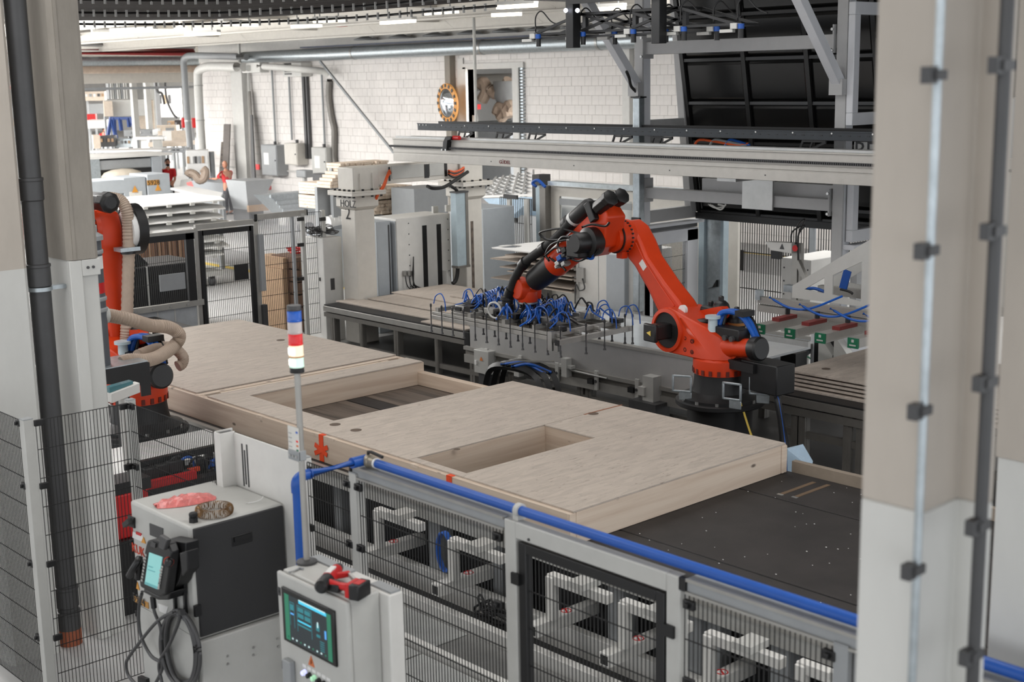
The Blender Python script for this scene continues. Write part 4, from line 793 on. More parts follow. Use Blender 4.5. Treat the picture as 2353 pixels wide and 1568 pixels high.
# ================================================================== BELT TABLE AND TIMBER WALL ELEMENT
ZT, ZE = .85, 1.133                      # belt top, element top
B0, B1 = 6.86, 9.95
BT = thing('belt_table', 'long assembly table with dark belt surface carrying the timber wall element', 'table', (-12, 8.4, 0))
sy = [B0, on(1690, 1307, Z=ZT).y, on(1960, 1195, Z=ZT).y, B1]
ys = sorted([B0, (on(1415, 1207, Z=ZT).y+on(1965, 1400, Z=ZT).y)/2, (on(1690, 1120, Z=ZT).y+on(1970, 1195, Z=ZT).y)/2, 9.78])
for i in range(3): obj('belt', MB().box(-21, -2.2, ys[i]+.012, ys[i+1]-.012, ZT-.04, ZT), beltm, BT, bevel=.006)
for i in (1, 2): obj('seam_rail', MB().box(-21, -2.2, ys[i]-.01, ys[i]+.01, ZT-.05, ZT-.006), black, BT)
obj('edge_batten', MB().box(-6.985, -2.2, 9.78, 9.84, ZT-.08, ZT+.1), mat('worn_batten', (146, 134, 120), .8), BT, bevel=.004, label='worn wooden batten along the far edge')
for px, py in ((1862, 1112), (1895, 1118)):
    a = on(px, py, Z=ZT); obj('slot', MB().box(a.x-.02, a.x+.02, a.y-.42, a.y+.06, ZT, ZT+.003), mat('slot_wood', (112, 92, 72), .8), BT, label='short wooden slot in the belt'); obj('slot_pin', MB().box(a.x-.025, a.x+.03, a.y-.46, a.y-.43, ZT, ZT+.005), screwm, BT)
mb = MB()
for i in range(90): x, y = random.uniform(-6.9, -3), random.uniform(7.0, 9.7); s = random.uniform(.003, .007); mb.box(x, x+s*1.6, y, y+s, ZT, ZT+.003)
obj('sawdust_chip', mb, whitesh, BT).__setitem__('kind', 'stuff')
obj('front_plate', MB().box(-21, -2.2, B0-.03, B0, ZT-.145, ZT-.02), lgrey, BT); obj('lower_plate', MB().box(-21, -2.2, B0+.3, B0+.33, .12, ZT-.145), blackm, BT)
obj('front_rail', MB().box(-21, -2.2, B0-.06, B0, ZT-.02, ZT+.02), alu, BT)
for i in range(8): x = -19.5+i*2.3; obj('leg', MB().box(x, x+.12, B0+.15, B0+.27, 0, ZT-.1), mgrey, BT); obj('leg', MB().box(x, x+.12, 9.6, 9.72, 0, ZT-.1), dgrey, BT)
obj('back_plate', MB().box(-21, -2.2, 9.84, 9.9, ZT-.3, ZT-.05), alud, BT)
# timber element
E_ = thing('wall_element', 'timber frame wall element sheathed with pale strand board, two openings, lying on the belt', 'wall element', (-12, 8.3, ZT))
x0, x1, y0, y1, t = -16.44, -7.0, 6.935, 9.715, .016
o1a, o1b, o1y = -12.25, -10.68, 7.31; o2a, o2b, o2y0, o2y1 = -9.05, -8.37, 7.06, 8.64
zs = ZE-t
obj('bottom_plate', MB().box(x0, x1-.02, y0, y0+.07, ZT+.002, zs), pine_x, E_, bevel=.004, label='long near edge timber with dark knots')
obj('top_plate', MB().box(x0, o1a-.02, y1-.07, y1, ZT+.002, zs).box(o1b+.02, x1, y1-.07, y1, ZT+.002, zs), pine_x, E_, bevel=.004)
obj('end_stud', MB().box(x1-.075, x1-.002, y0+.075, y1-.075, ZT+.002, zs), pine_y, E_, bevel=.004, label='clean pale end timber facing the empty belt')
obj('corner_block', MB().box(x1-.1, x1+.0, y0+.005, y0+.07, ZT+.004, zs-.002), pine_y, E_, bevel=.004); obj('corner_block', MB().box(x1-.1, x1+.012, y1-.072, y1+.004, ZT+.002, zs-.004), pine_y, E_, bevel=.012)
obj('end_stud', MB().box(x0, x0+.07, y0+.075, y1-.075, ZT+.002, zs), pine_y, E_)
obj('opening_stud', MB().box(o1a-.075, o1a-.004, o1y-.05, y1, ZT+.002, zs), pine_y, E_, bevel=.004, label='knotty timber on the long side of the big opening')
obj('opening_stud', MB().box(o1b+.004, o1b+.07, o1y-.05, y1, ZT+.002, zs), pine_y, E_, bevel=.004)
obj('sill_timber', MB().box(o1a-.004, o1b+.004, y1-.1, y1, ZT+.002, ZT+.16), pine_x, E_, bevel=.004, label='low sill timber closing the big opening')
obj('opening_rail', MB().box(o1a-.07, o1b+.07, o1y-.07, o1y-.003, ZT+.002, zs), pine_x, E_, bevel=.003)
obj('opening_stud', MB().box(o2a-.07, o2a-.003, o2y0-.06, o2y1+.07, ZT+.002, zs), pine_y, E_, bevel=.003, label='reddish timber lining the small opening'); obj('opening_stud', MB().box(o2b+.003, o2b+.07, o2y0-.06, o2y1+.07, ZT+.002, zs), pine_y, E_, bevel=.003)
obj('opening_rail', MB().box(o2a-.003, o2b+.003, o2y1+.003, o2y1+.07, ZT+.002, zs), pine_x, E_, bevel=.003); obj('opening_rail', MB().box(o2a-.003, o2b+.003, o2y0-.06, o2y0-.003, ZT+.002, zs), pine_x, E_, bevel=.003)
ye0, ye1 = y0+.04, y1-.004
obj('strand_board', MB().box(x0, -12.79, ye0, ye1, zs, ZE), osb, E_, bevel=.002); 
obj('joint_batten', MB().box(-12.77, -12.68, ye0-.03, ye1-.02, zs-.05, zs+.004), pine_y, E_); obj('joint_batten', MB().box(-12.64, -12.6, ye0+.2, ye1-.25, zs-.02, zs+.006), pine_y, E_)
obj('strand_board', MB().box(-12.56, o1a, ye0, ye1-.02, zs, ZE).box(o1a, o1b, ye0, o1y, zs, ZE), osb, E_, bevel=.002)
obj('strand_board', MB().box(o1b, o2a-.006, ye0, ye1, zs, ZE), osb, E_, bevel=.002)
obj('strand_board', MB().box(o2a+.0, o2b, o2y1, ye1-.01, zs, ZE).box(o2b, x1, ye0, ye1-.01, zs, ZE).box(o2a, o2b, ye0, o2y0, zs, ZE), osb, E_, bevel=.002)
a = on(1412, 927, Z=ZE); obj('joint_groove', MB().box(o2a-.01, o2a+.012, a.y-.55, a.y, ZE, ZE+.002), mat('groove_wood', (146, 96, 70), .8), E_)
for px, py in ((770, 976), (818, 989), (1363, 951), (645, 782), (1050, 1033)):
    q = on(px, py, Z=ZE); r = .055 if px < 1400 and px != 1050 else .03; obj('bore_hole', MB().cyl(q+V((0, 0, .0005)), q+V((0, 0, .002)), r, 20), mat('hole_wood', (96, 82, 70), .9) if px == 770 else bpy.data.materials['hole_wood'], E_)
for px, py in ((600, 957), (715, 1002), (757, 1011), (1005, 1058)):
    q = on(px, py, Z=zs); obj('notch', MB().box(q.x-.09, q.x+.02, y0-.003, y0+.04, zs-.025, zs+.002), pine_y, E_)
for px, pb, cross in ((728, 1065, True), (1027, 1165, False)):
    q = on(px, 1003 if cross else 1096, Z=zs); obj('marking_tape', MB().box(q.x-.035, q.x+.035, y0-.006, y0-.002, ZT+.01, zs+.003).box(q.x-.035, q.x+.035, y0-.006, ye0, zs+.001, zs+.004), tapem, E_)
    if cross: obj('marking_tape', MB().bar((q.x-.11, y0-.009, ZT+.07), (q.x+.11, y0-.009, ZT+.17), .045, .004, up=(0, 1, 0)).bar((q.x-.1, y0-.011, ZT+.16), (q.x+.1, y0-.011, ZT+.09), .045, .004, up=(0, 1, 0)), tapem, E_)
# worn planks of the table seen through the big opening
for i, (u, v) in enumerate(((o1y+.02, 7.62), (7.64, 7.75), (7.77, 8.55), (8.57, 8.8), (8.82, 9.6))):
    obj('worn_plank', MB().box(o1a+.01, o1b-.01, u, v, ZT, ZT+.004+.002*(i % 2)), oldwood if i % 2 == 0 else beltm, BT)
# ================================================================== STEEL PLATE OF THE RIGHT BENCH, CONVEYOR, PROFILE TABLES
def profile_leg(nm, x, y, z1, par, s=.09): return obj(nm, MB().box(x, x+s, y, y+s, 0, z1).box(x-.004, x+s+.004, y+.03, y+.06, 0, z1).box(x+.03, x+.06, y-.004, y+s+.004, 0, z1), alud, par)
YB, tx0, tx1, tz = 12.55, -18.5, -14.74, .75
T1 = thing('profile_bench', 'aluminium profile bench with black top holding strand boards, left of the robot', 'bench', (-16.6, 13.9, 0))
obj('bench_top', MB().box(tx0, tx1, YB+.02, 15.2, tz-.02, tz), blackm, T1); obj('top_rail', MB().box(tx0, tx1, YB, YB+.09, tz-.11, tz-.02), alu, T1, bevel=.004); obj('top_rail', MB().box(tx0, tx1, YB+.01, YB+.08, tz-.2, tz-.13), alud, T1)
obj('side_rail', MB().box(tx0, tx0+.09, YB+.1, 15.2, tz-.11, tz-.02), alud, T1); obj('end_cap', MB().box(tx1-.1, tx1+.01, YB-.01, YB+.12, tz-.22, tz), black, T1)
for px in (762, 828, 906, 1000, 1080): x = on(px, 760, Y=YB).x; profile_leg('leg', x-.05, YB+.02, tz-.2, T1, .11 if px in (762, 906, 1080) else .08)
for x in (tx0+.05, -17, -15.4): profile_leg('leg', x, 14.8, tz-.1, T1)
obj('foot_rail', MB().box(tx0+1.2, tx1, YB+.03, YB+.09, .1, .17), alud, T1); obj('cross_rail', MB().box(tx0, tx1, 13.7, 13.78, .28, .36), alud, T1)
for i, (px, py, fx, fy, rx, ry, dz, lab) in enumerate(((800, 690, 905, 663, 1065, 745, 0, 'large strand board at the left front of the profile bench'), (862, 685, 935, 655, 1100, 700, .02, 'strand board second from the left on the profile bench'), (905, 672, 1000, 660, 1220, 700, .042, 'strand board third from the left on the profile bench'))):
    q = on(px, py, Z=tz+dz); r_ = on(rx, ry, Z=tz+dz); 
    tag(obj('bench_board', MB().box(q.x+i*.02, tx1-.05-(.3 if i == 0 else 0)+i*.25, (YB+.3, 13.3, 13.9)[i], (13.28, 14.2, 15.15)[i], tz+dz*0+.001+.02*i, tz+.021+.02*i), osb, bevel=.002), lab, 'board', 'boards on the profile bench')
q = on(1010, 742, Z=tz+.06); tag(obj('bench_strip', MB().box(q.x-.5, q.x+.55, YB+.06, YB+.26, tz+.001, tz+.02), osb), 'narrow strand board strip along the bench front edge', 'board')
q = on(1005, 652, Z=tz+.08); tag(obj('bench_strip', MB().box(-17.2, -14.9, 14.25, 14.55, tz+.062, tz+.08), osb), 'narrow strand board strip lying on the back boards', 'board')
# conveyor
cv0, cv1, cy0, cy1 = tx1+.03, -9.75, 12.45, 14.0; czt = on(1380, 785, Y=cy0).z; czb = on(1300, 845, Y=cy0).z
CV = thing('flat_conveyor', 'long grey sided conveyor with shiny pale top behind the robot base', 'conveyor', (-12.2, 13.2, 0))
shinym = mat('shiny_top', (206, 210, 212), .18, .1, var=.03)
obj('conveyor_top', MB().box(cv0, cv1, cy0, cy1, czt-.03, czt), shinym, CV); obj('front_skirt', MB().box(cv0+.12, cv1, cy0-.01, cy0+.02, czb, czt-.035), mat('skirt_grey', (168, 167, 165), .5, var=.03), CV); obj('edge_rail', MB().box(cv0, cv1, cy0-.02, cy0+.08, czt-.03, czt+.012), alu, CV); obj('edge_rail', MB().box(cv0, cv1, cy1-.06, cy1, czt, czt+.07), steel, CV); obj('end_edge', MB().box(cv0, cv0+.05, cy0, cy1, czt, czt+.05), steel, CV)
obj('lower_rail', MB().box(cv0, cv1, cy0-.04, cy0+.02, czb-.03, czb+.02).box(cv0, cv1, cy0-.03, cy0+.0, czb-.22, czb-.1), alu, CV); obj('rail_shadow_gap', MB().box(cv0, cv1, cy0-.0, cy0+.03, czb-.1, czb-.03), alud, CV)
for px in (1125, 1203, 1287, 1377, 1471): x = on(px, 830, Y=cy0).x; b = obj('rail_bracket', MB().box(x-.03, x+.03, cy0-.07, cy0-.04, czb-.2, czb+.06), lgrey, CV, bevel=.004); obj('bracket_bolt', MB().cyl((x, cy0-.085, czb-.08), (x, cy0-.07, czb-.08), .02, 8), dgrey, b); obj('sensor_clip', MB().box(x-.14, x-.04, cy0-.09, cy0-.03, czb-.13, czb-.06), black, CV)
for x in (-14.2, -13.9, -12.5, -12.35, -11.3, -10.2): profile_leg('leg', x, cy0+.1, czb-.1, CV, .11)
for x in (-14.2, -12.3, -10.4): profile_leg('leg', x, cy1-.2, czt-.05, CV, .1)
obj('floor_rail', MB().box(cv0, cv1, cy0+.1, cy0+.17, .12, .2), alud, CV)
pn = thing('pneumatic_actuator', 'rod and bracket actuator under the conveyor', 'actuator', (-12.7, cy0-.1, .3))
for a, b in ((1200, 1265), (1310, 1395)):
    q, r = on(a, 850, Y=cy0-.08), on(b, 870, Y=cy0-.08); obj('rod', MB().cyl(q, r, .012, 8), steel, pn); obj('mount', MB().box(q.x-.12, q.x-.02, q.y-.05, q.y+.05, q.z-.1, q.z+.15).box(q.x-.18, q.x+.06, q.y-.04, q.y+.04, q.z+.02, q.z+.06), lgrey, pn)
q = on(1497, 900, Y=cy0-.1); obj('mount', MB().box(q.x-.1, q.x+.08, q.y-.06, q.y+.1, q.z-.15, q.z+.2).box(q.x-.14, q.x-.04, q.y-.1, q.y, q.z-.05, q.z+.06), lgrey, pn); obj('drip_box', MB().box(q.x-.25, q.x+.2, q.y-.15, q.y+.12, 0, q.z-.12), dgrey, pn)
jx = on(1090, 820, Y=12.3); jb = thing('control_box', 'pale grey control box with orange warning triangle under the conveyor end', 'box', (jx.x, 12.3, 0)); x0_, x1_ = on(1089, 830, Y=12.3).x, on(1122, 830, Y=12.3).x
obj('casing', MB().box(x0_, x1_, 12.3, 12.5, on(1100, 858, Y=12.3).z, on(1100, 805, Y=12.3).z), lgrey, jb, bevel=.008); q = on(1105, 826, Y=12.29); obj('warning_triangle', MB().prism([q+V((-.03, 0, -.02)), q+V((.03, 0, -.02)), q+V((0, 0, .035))], (0, .008, 0)), mat('warn_orange', (222, 128, 60), .5), jb); q = on(1093, 833, Y=12.29); obj('switch', MB().box(q.x-.02, q.x+.02, 12.28, 12.3, q.z-.03, q.z+.03), whitesh, jb)
obj('stand', MB().box(x0_+.05, x1_-.05, 12.34, 12.46, 0, on(1100, 858, Y=12.3).z), dgrey, jb)
# energy chain heap beside the element
ch = thing('cable_carrier', 'black cable carrier bundle with blue hoses lying beyond the wall element', 'cable carrier', on(1135, 868, Z=.85)); q0 = on(1130, 880, Z=.7)
mb = MB()
for k in range(3): mb.tube([(q0.x-.5, q0.y+.3+k*.14, .4), (q0.x-.35, q0.y+.3+k*.14, .78), (q0.x+.1, q0.y+.3+k*.14, .86), (q0.x+.5, q0.y+.3+k*.14, .78), (q0.x+.65, q0.y+.3+k*.14, .4)], .05, 4, smooth=6)
obj('chain', mb, black, ch); obj('chain_frame', MB().box(q0.x-.1, q0.x+.5, q0.y+.22, q0.y+.7, .02, .62), blackm, ch)
for k in range(3): obj('hose', MB().tube([(q0.x-.1+k*.1, q0.y+.25, .88), (q0.x+.2+k*.06, q0.y+.35, .93), (q0.x+.5, q0.y+.45+k*.05, .82)], .018, 6, smooth=5), (bluec, black, bluec)[k], ch)
obj('tie_bar', MB().bar((q0.x-.05, q0.y+.3, .92), (q0.x+.4, q0.y+.7, .92), .04, .02), alu, ch)
# right bench with board stack
T2 = thing('profile_bench', 'aluminium profile bench with black top to the right of the robot base', 'bench', (-8, 13.2, 0)); YB2 = 12.05; bz = on(1800, 905, Y=YB2).z; bx0 = on(1786, 900, Y=YB2).x; bx1 = -5
obj('bench_top', MB().box(bx0-.35, bx1, YB2, 14.6, bz-.02, bz), blackm, T2); obj('top_rail', MB().box(bx0-.35, bx1, YB2-.02, YB2+.08, bz-.11, bz-.02).box(bx0-.35, bx1, YB2, YB2+.07, bz-.22, bz-.13), alud, T2)
for px in (1815, 1830, 1935, 1965): profile_leg('leg', on(px, 980, Y=YB2).x, YB2+.02, bz-.1, T2, .1)
obj('stretcher', MB().box(bx0, bx1, YB2+.04, YB2+.1, .42, .5), alud, T2); obj('stretcher', MB().box(bx0, bx1, 13.3, 13.36, .3, .38), alud, T2)
for i in range(5):
    z = bz+.02+.046*i; px0 = (1815, 1800, 1802, 1800, 1798)[i]; q = on(px0, (885, 874, 866, 858, 850)[i], Z=z+.02)
    tag(obj('stacked_board', MB().box(q.x, bx1-.2, YB2+.22+.05*(i > 0), 14.2, z-.018, z+.008), osb, bevel=.002), 'strand board in the stack right of the robot base, '+('lowest and sticking out', 'second from the bottom', 'in the middle', 'second from the top', 'on top with a bored hole')[i], 'board', 'board stack on the right bench')
q = on(1898, 848, Z=z+.009); tag(obj('bored_hole', MB().cyl(q, q+V((0, 0, .002)), .05, 16), bpy.data.materials['hole_wood'], bpy.data.objects['stacked_board.004']))
# pale tray behind, blue film
t = thing('steel_tray', 'pale blue grey sheet metal tray with profile rim behind the robot base', 'tray', on(1780, 800, Y=14.8)); a, b = on(1735, 800, Y=14.5), on(1818, 830, Y=14.5); zt_ = on(1790, 775, Y=14.8).z
obj('trough', MB().hull([(a.x-.6, 14.5, .7), (b.x, 14.5, .7), (b.x, 15.0, .7), (a.x-.6, 15.0, .7), (a.x-.6, 14.4, zt_-.15), (b.x, 14.4, zt_-.35), (b.x, 15.1, zt_-.05), (a.x-.6, 15.1, zt_-.05)]), bgrey, t); obj('rim', MB().box(a.x-.7, b.x+.05, 15.1, 15.16, zt_-.05, zt_).box(a.x-.7, b.x+.05, 14.32, 14.38, zt_-.12, zt_-.06).box(b.x, b.x+.06, 14.38, 15.1, zt_-.1, zt_-.04), alu, t); obj('leg', MB().box(b.x-.04, b.x+.04, 14.4, 14.48, 0, .7), alu, t); obj('leg', MB().box(a.x-.4, a.x-.32, 14.9, 14.98, 0, .7), alu, t)
q = on(1812, 822, Y=14.3); obj('motor_box', MB().box(q.x-.02, q.x+.22, 14.15, 14.4, q.z-.16, q.z+.1), black, t)
q = on(1810, 1085, Z=.86); fz_ = .9; tag(obj('plastic_film', MB().hull([on(1808, 1030, Y=10.1), on(1845, 1021, Y=10.2), on(1868, 1060, Y=10.25), on(1865, 1078, Y=10.2), on(1810, 1110, Y=10.0), on(1810, 1034, Y=9.96), on(1845, 1080, Y=10.12)]), filmb, smooth=False), 'pale blue plastic sheet folded at the far corner of the wall element', 'sheet')
# ================================================================== ROBOTS
def ring(c, ax, r, n=16):
    a, b = perp(V(ax).normalized()); return [V(c)+(a*math.cos(2*math.pi*i/n)+b*math.sin(2*math.pi*i/n))*r for i in range(n)]
def robot(label, B, ang, sh, el, arm_up):
    U = V((math.cos(ang), math.sin(ang), 0)); W = Z_.cross(U)
    def P(u, v, w=0.): return V((B[0], B[1], 0))+U*u+Z_*v+W*w
    t = thing('industrial_robot', label, 'robot', (B[0], B[1], 0), 'orange industrial robots')
    # pedestal and flange
    obj('pedestal', MB().cyl(P(0, 0), P(0, .86), .36, 28), blackm, t)
    fl_ = obj('base_flange', MB().lathe(P(0, .86), Z_, [(.48, 0), (.49, .01), (.49, .05), (.47, .06)], 40), blackm, t)
    for i in range(12): a = 2*math.pi*i/12+.2; q = P(.43*math.cos(a), .92, .43*math.sin(a)); obj('flange_bolt', MB().cyl(q, q+Z_*.03, .025, 6), screwm, fl_)
    obj('base_casting', MB().lathe(P(0, .92), Z_, [(.44, 0), (.44, .03), (.36, .05), (.31, .09), (.295, .16), (.285, .25), (.285, .3)], 36), blackm, t)
    # carousel ring with teeth-like windows
    obj('turntable', MB().lathe(P(0, 1.2), Z_, [(.27, 0), (.294, .01), (.294, .02), (.3, .08), (.3, .17), (.27, .2)], 40), orange, t)
    for i in range(20): a = 2*math.pi*i/20; d = V((math.cos(a), math.sin(a), 0)); s = V((-d.y, d.x, 0)); obj('ring_window', MB().obox(P(0, 1.245)+d*.294, d*.012, s*.018, Z_*.028), mat('dark_orange', (96, 24, 8), .6) if 'dark_orange' not in MATS else MATS['dark_orange'], t)
    # turret casting: hull from shoulder housing to turntable
    mb = MB().hull(ring(P(sh[0]-.02, sh[1]-.02, .3), W, .255)+ring(P(sh[0]-.02, sh[1]-.02, -.2), W, .24)+ring(P(.0, 1.38), Z_, .29)+[P(.0, 1.64, .22), P(.0, 1.64, -.22), P(-.24, 1.62, .14), P(-.24, 1.62, -.2), P(-.26, 1.44, .1), P(-.26, 1.44, -.16)])
    tu = obj('turret', mb, orange, t, bevel=.02)
    obj('shoulder_lip', MB().lathe(P(sh[0]-.02, sh[1]-.02, .295), W, [(.2, -.02), (.25, 0), (.245, .03), (.205, .035), (.2, .0)], 32), orange, tu)
    obj('shoulder_recess', MB().cyl(P(sh[0]-.02, sh[1]-.02, .26), P(sh[0]-.02, sh[1]-.02, .312), .2, 28), mat('recess_black', (12, 12, 12), .7) if 'recess_black' not in MATS else MATS['recess_black'], tu)
    mb = MB().obox(P(sh[0]-.02, sh[1]-.02, .42), U*.085, W*.12, Z_*.085); m2 = obj('axis_motor', mb, black, t, bevel=.02)
    obj('motor_cap', MB().obox(P(sh[0]-.02, sh[1]-.02, .55), U*.1, W*.025, Z_*.1), black, m2, bevel=.015); obj('motor_label', MB().prism([P(sh[0]-.05, sh[1]-.05, .577), P(sh[0]+.02, sh[1]-.02, .577), P(sh[0]-.05, sh[1]+.01, .577)], W*.003), yellow, m2)
    for du, dv in ((-.3, -.07), (-.41, -.09), (-.3, -.2), (-.41, -.21)): q = P(sh[0]+du, sh[1]+dv, .292); obj('boss', MB().lathe(q, W, [(.026, -.02), (.026, .006), (.014, .008), (.014, .002)], 12), MATS['dark_orange'], tu)
    obj('rating_plate', MB().obox(P(sh[0]-.24, sh[1]+.118, .1), (U*.1+Z_*.052), W*.07, (Z_*.003-U*.0015)), whitesh, tu)
    # counterbalance side and top equipment
    cb = obj('balancer', MB().lathe(P(-.1, 1.52, .06), (-U*.97+Z_*.1), [(.13, 0), (.125, .12), (.105, .2), (.1, .46), (.09, .47)], 24).hull([P(0, 1.4, .14), P(0, 1.4, -.08), P(-.3, 1.42, .1), P(-.3, 1.42, -.02), P(0, 1.62, .14), P(0, 1.62, -.08), P(-.42, 1.5, .1), P(-.42, 1.5, .0)]), orange, t)
    c_ = P(-.1, 1.52, .06)+(-U*.97+Z_*.1)*.47; obj('balancer_cap', MB().lathe(c_, (-U*.97+Z_*.1), [(.125, 0), (.13, .02), (.13, .1), (.11, .12)], 24), black, cb)
    obj('gear_motor', MB().lathe(P(.22, 1.6, .06), Z_, [(.14, 0), (.14, .09), (.125, .1), (.125, .17), (.1, .19)], 24), black, t)
    obj('top_recess', MB().lathe(P(.2, 1.625, .04), Z_, [(.24, 0), (.24, .012)], 28), blackm, t)
    for du, dw, dz_, r in ((.12, -.12, 1.86, .1), (.3, -.14, 1.78, .095), (.0, -.24, 1.74, .1)):
        q = P(du, dz_, dw); a = obj('accumulator', MB().lathe(q-Z_*.13, Z_, [(.04, -.1), (.045, -.02), (.08, .02), (r, .08), (r, .16), (.085, .21), (.05, .245), (.03, .25), (.03, .29), (.018, .3)], 20), black, t)
        obj('accumulator_label', MB().lathe(q-Z_*.02, Z_, [(r+.001, -.012), (r+.001, .02)], 20), mat('amber_label', (186, 132, 70), .6) if 'amber_label' not in MATS else MATS['amber_label'], a)
    obj('junction_block', MB().obox(P(-.22, 1.69, .06), U*.2, W*.09, Z_*.06), black, t, bevel=.01)
    for k in (.0, .1): obj('plug', MB().cyl(P(-.24-k, 1.65, .15), P(-.24-k, 1.65, .19), .03, 10), dgrey, t)
    obj('air_unit', MB().lathe(P(-.02, 1.62, .14), Z_, [(.06, 0), (.055, .03), (.05, .2), (.085, .21), (.085, .24)], 16), mat('pale_plastic', (190, 206, 212), .3) if 'pale_plastic' not in MATS else MATS['pale_plastic'], t)
    for k in range(3): obj('supply_hose', MB().tube([P(-.0-.02*k, 1.72, .1-k*.04), P(-.06, 1.88, .06-k*.05), P(-.22, 1.9, .0-k*.05), P(-.36, 1.82, -.02-k*.05), P(-.5, 1.66, -.02-k*.03)], .03 if k < 2 else .022, 10, smooth=6), bluec if k < 2 else black, t)
    obj('cable_clamp', MB().obox(P(-.3, 1.9, -.06), U*.06, W*.09, Z_*.03), black, t)
    # link arm
    d = V((el[0]-sh[0], el[1]-sh[1])); d.normalize(); nrm = V((-d.y, d.x))
    def L(s_, o_, w_): return P(sh[0]+d.x*s_+nrm.x*o_, sh[1]+d.y*s_+nrm.y*o_, w_)
    ln = (V(el)-V(sh)).length
    prof = [(-.16, -.17), (.1, -.2), (.3, -.165), (.6, -.13), (.95, -.125), (1.12, -.16), (ln, -.18), (ln+.13, -.14), (ln+.19, -.02), (ln+.15, .11), (ln, .17), (1.1, .16), (.9, .12), (.5, .15), (.2, .2), (-.1, .2), (-.2, .05)]
    lk = obj('link_arm', MB().prism([L(a, b, -.13) for a, b in prof], W*.26), orange, t, bevel=.03)
    obj('arm_panel', MB().prism([L(a, b*.62, .128) for a, b in prof[1:6]+prof[10:15]], W*.012), orange, lk, bevel=.006)
    obj('arm_label', MB().obox(L(ln*.66, .02, .142), (U*d.x+Z_*d.y)*.055, (U*nrm.x+Z_*nrm.y)*.04, W*.002), whitesh, lk); obj('arm_label', MB().obox(L(.28, -.19, .02), (U*d.x+Z_*d.y)*.05, (U*nrm.x+Z_*nrm.y)*.004, W*.07), whitesh, lk)
    obj('pivot_cap', MB().cyl(P(sh[0]-.14, sh[1]+.21, .16), P(sh[0]-.14, sh[1]+.21, .2), .055, 20), whitesh, lk); obj('lower_lug', MB().hull(ring(P(sh[0]-.5, sh[1]+.2, -.02), W, .07)+ring(P(sh[0]-.5, sh[1]+.2, -.12), W, .07)+[L(.2, -.1, -.02), L(.2, -.2, -.12), L(-.1, -.17, -.02), L(-.1, -.17, -.12)]), orange, lk)
    obj('balancer_rod', MB().cyl(P(sh[0]-.45, sh[1]+.18, -.07), P(sh[0]-.2, sh[1]+.2, -.07), .05, 12), black, lk)
    # elbow gear, motor
    E0 = lambda w_: P(el[0], el[1], w_)
    gr_ = obj('elbow_gear', MB().lathe(E0(.11), W, [(.2, 0), (.2, .05), (.185, .06), (.185, .16), (.17, .17), (.17, .24)], 32), orange, t)
    mb = MB()
    for i in range(24): a = 2*math.pi*i/24; q = E0(.175)+(U*math.cos(a)+Z_*math.sin(a))*.188; mb.obox(q, U*.009, W*.012, Z_*.009)
    obj('gear_bolts', mb, blackm, gr_)
    obj('gear_band', MB().cyl(E0(.285), E0(.3), .187, 32), black, gr_); obj('cover_foot', MB().obox(P(el[0]-.02, el[1]-.2, .2), U*.05, W*.04, Z_*.05), orange, gr_)
    return t, P, U, W
B1 = (-9.08, 11.35)
r1, P1, U1, W1 = robot('orange robot arm reaching over the walkway to a hose covered suction gripper', B1, math.pi-.12, (.55, 1.66), (1.45, 2.6), True)
def obj1(nm, mb, m, **k): return obj(nm, mb, m, r1, **k)
# forearm of robot 1
w0 = .42; fa_, fb_ = P1(1.3, 2.9, w0), P1(2.92, 1.94, w0); fd = (fb_-fa_).normalized(); fn = fd.cross(W1).normalized()
def Fp(s, n=0., w_=0.): return fa_+fd*s+fn*n+W1*w_
if fn.z < 0: fn = -fn
fl = (fb_-fa_).length
obj1('forearm_housing', MB().hull([Fp(.0, .16, -.1), Fp(.0, .16, .1), Fp(-.02, -.05, -.14), Fp(-.02, -.05, .14), Fp(.25, -.3, -.16), Fp(.25, -.3, .1), Fp(.5, -.3, -.16), Fp(.5, -.3, .1), Fp(.85, .1, -.12), Fp(.85, .1, .12), Fp(.9, -.16, -.13), Fp(.9, -.16, .13)]), orange, bevel=.02)
obj1('elbow_motor', MB().lathe(P1(1.5, 2.57, .52), W1, [(.16, 0), (.17, .04), (.17, .14), (.12, .16), (.12, .3), (.1, .33)], 24), black, label='big black motor on the elbow')
obj1('elbow_motor_box', MB().obox(P1(1.6, 2.5, .68), U1*.12, W1*.12, Z_*.11), black, bevel=.02)
obj1('forearm_tube', MB().lathe(Fp(.85, -.03), fd, [(.13, 0), (.165, .06), (.165, .42), (.17, .44), (.165, .46)], 28), orange)
obj1('forearm_sleeve', MB().lathe(Fp(1.3, -.03), fd, [(.16, 0), (.162, .02), (.15, .45), (.14, .5), (.1, .52)], 28), mat('sleeve_black', (34, 34, 35), .4), label='matt black front tube of the forearm')
for k, (s_, n_, w_) in enumerate(((-.06, .1, -.09), (-.1, .07, .12))):
    mb = MB().lathe(Fp(s_+.2, n_+.05, w_), -fd, [(.085, 0), (.09, .03), (.09, .2), (.1, .21), (.1, .27), (.06, .29)], 8); obj1('wrist_motor', mb, black, bevel=.006)
obj1('motor_plate', MB().obox(Fp(.18, .12, 0), fd*.05, fn*.12, W1*.2), black, bevel=.01)
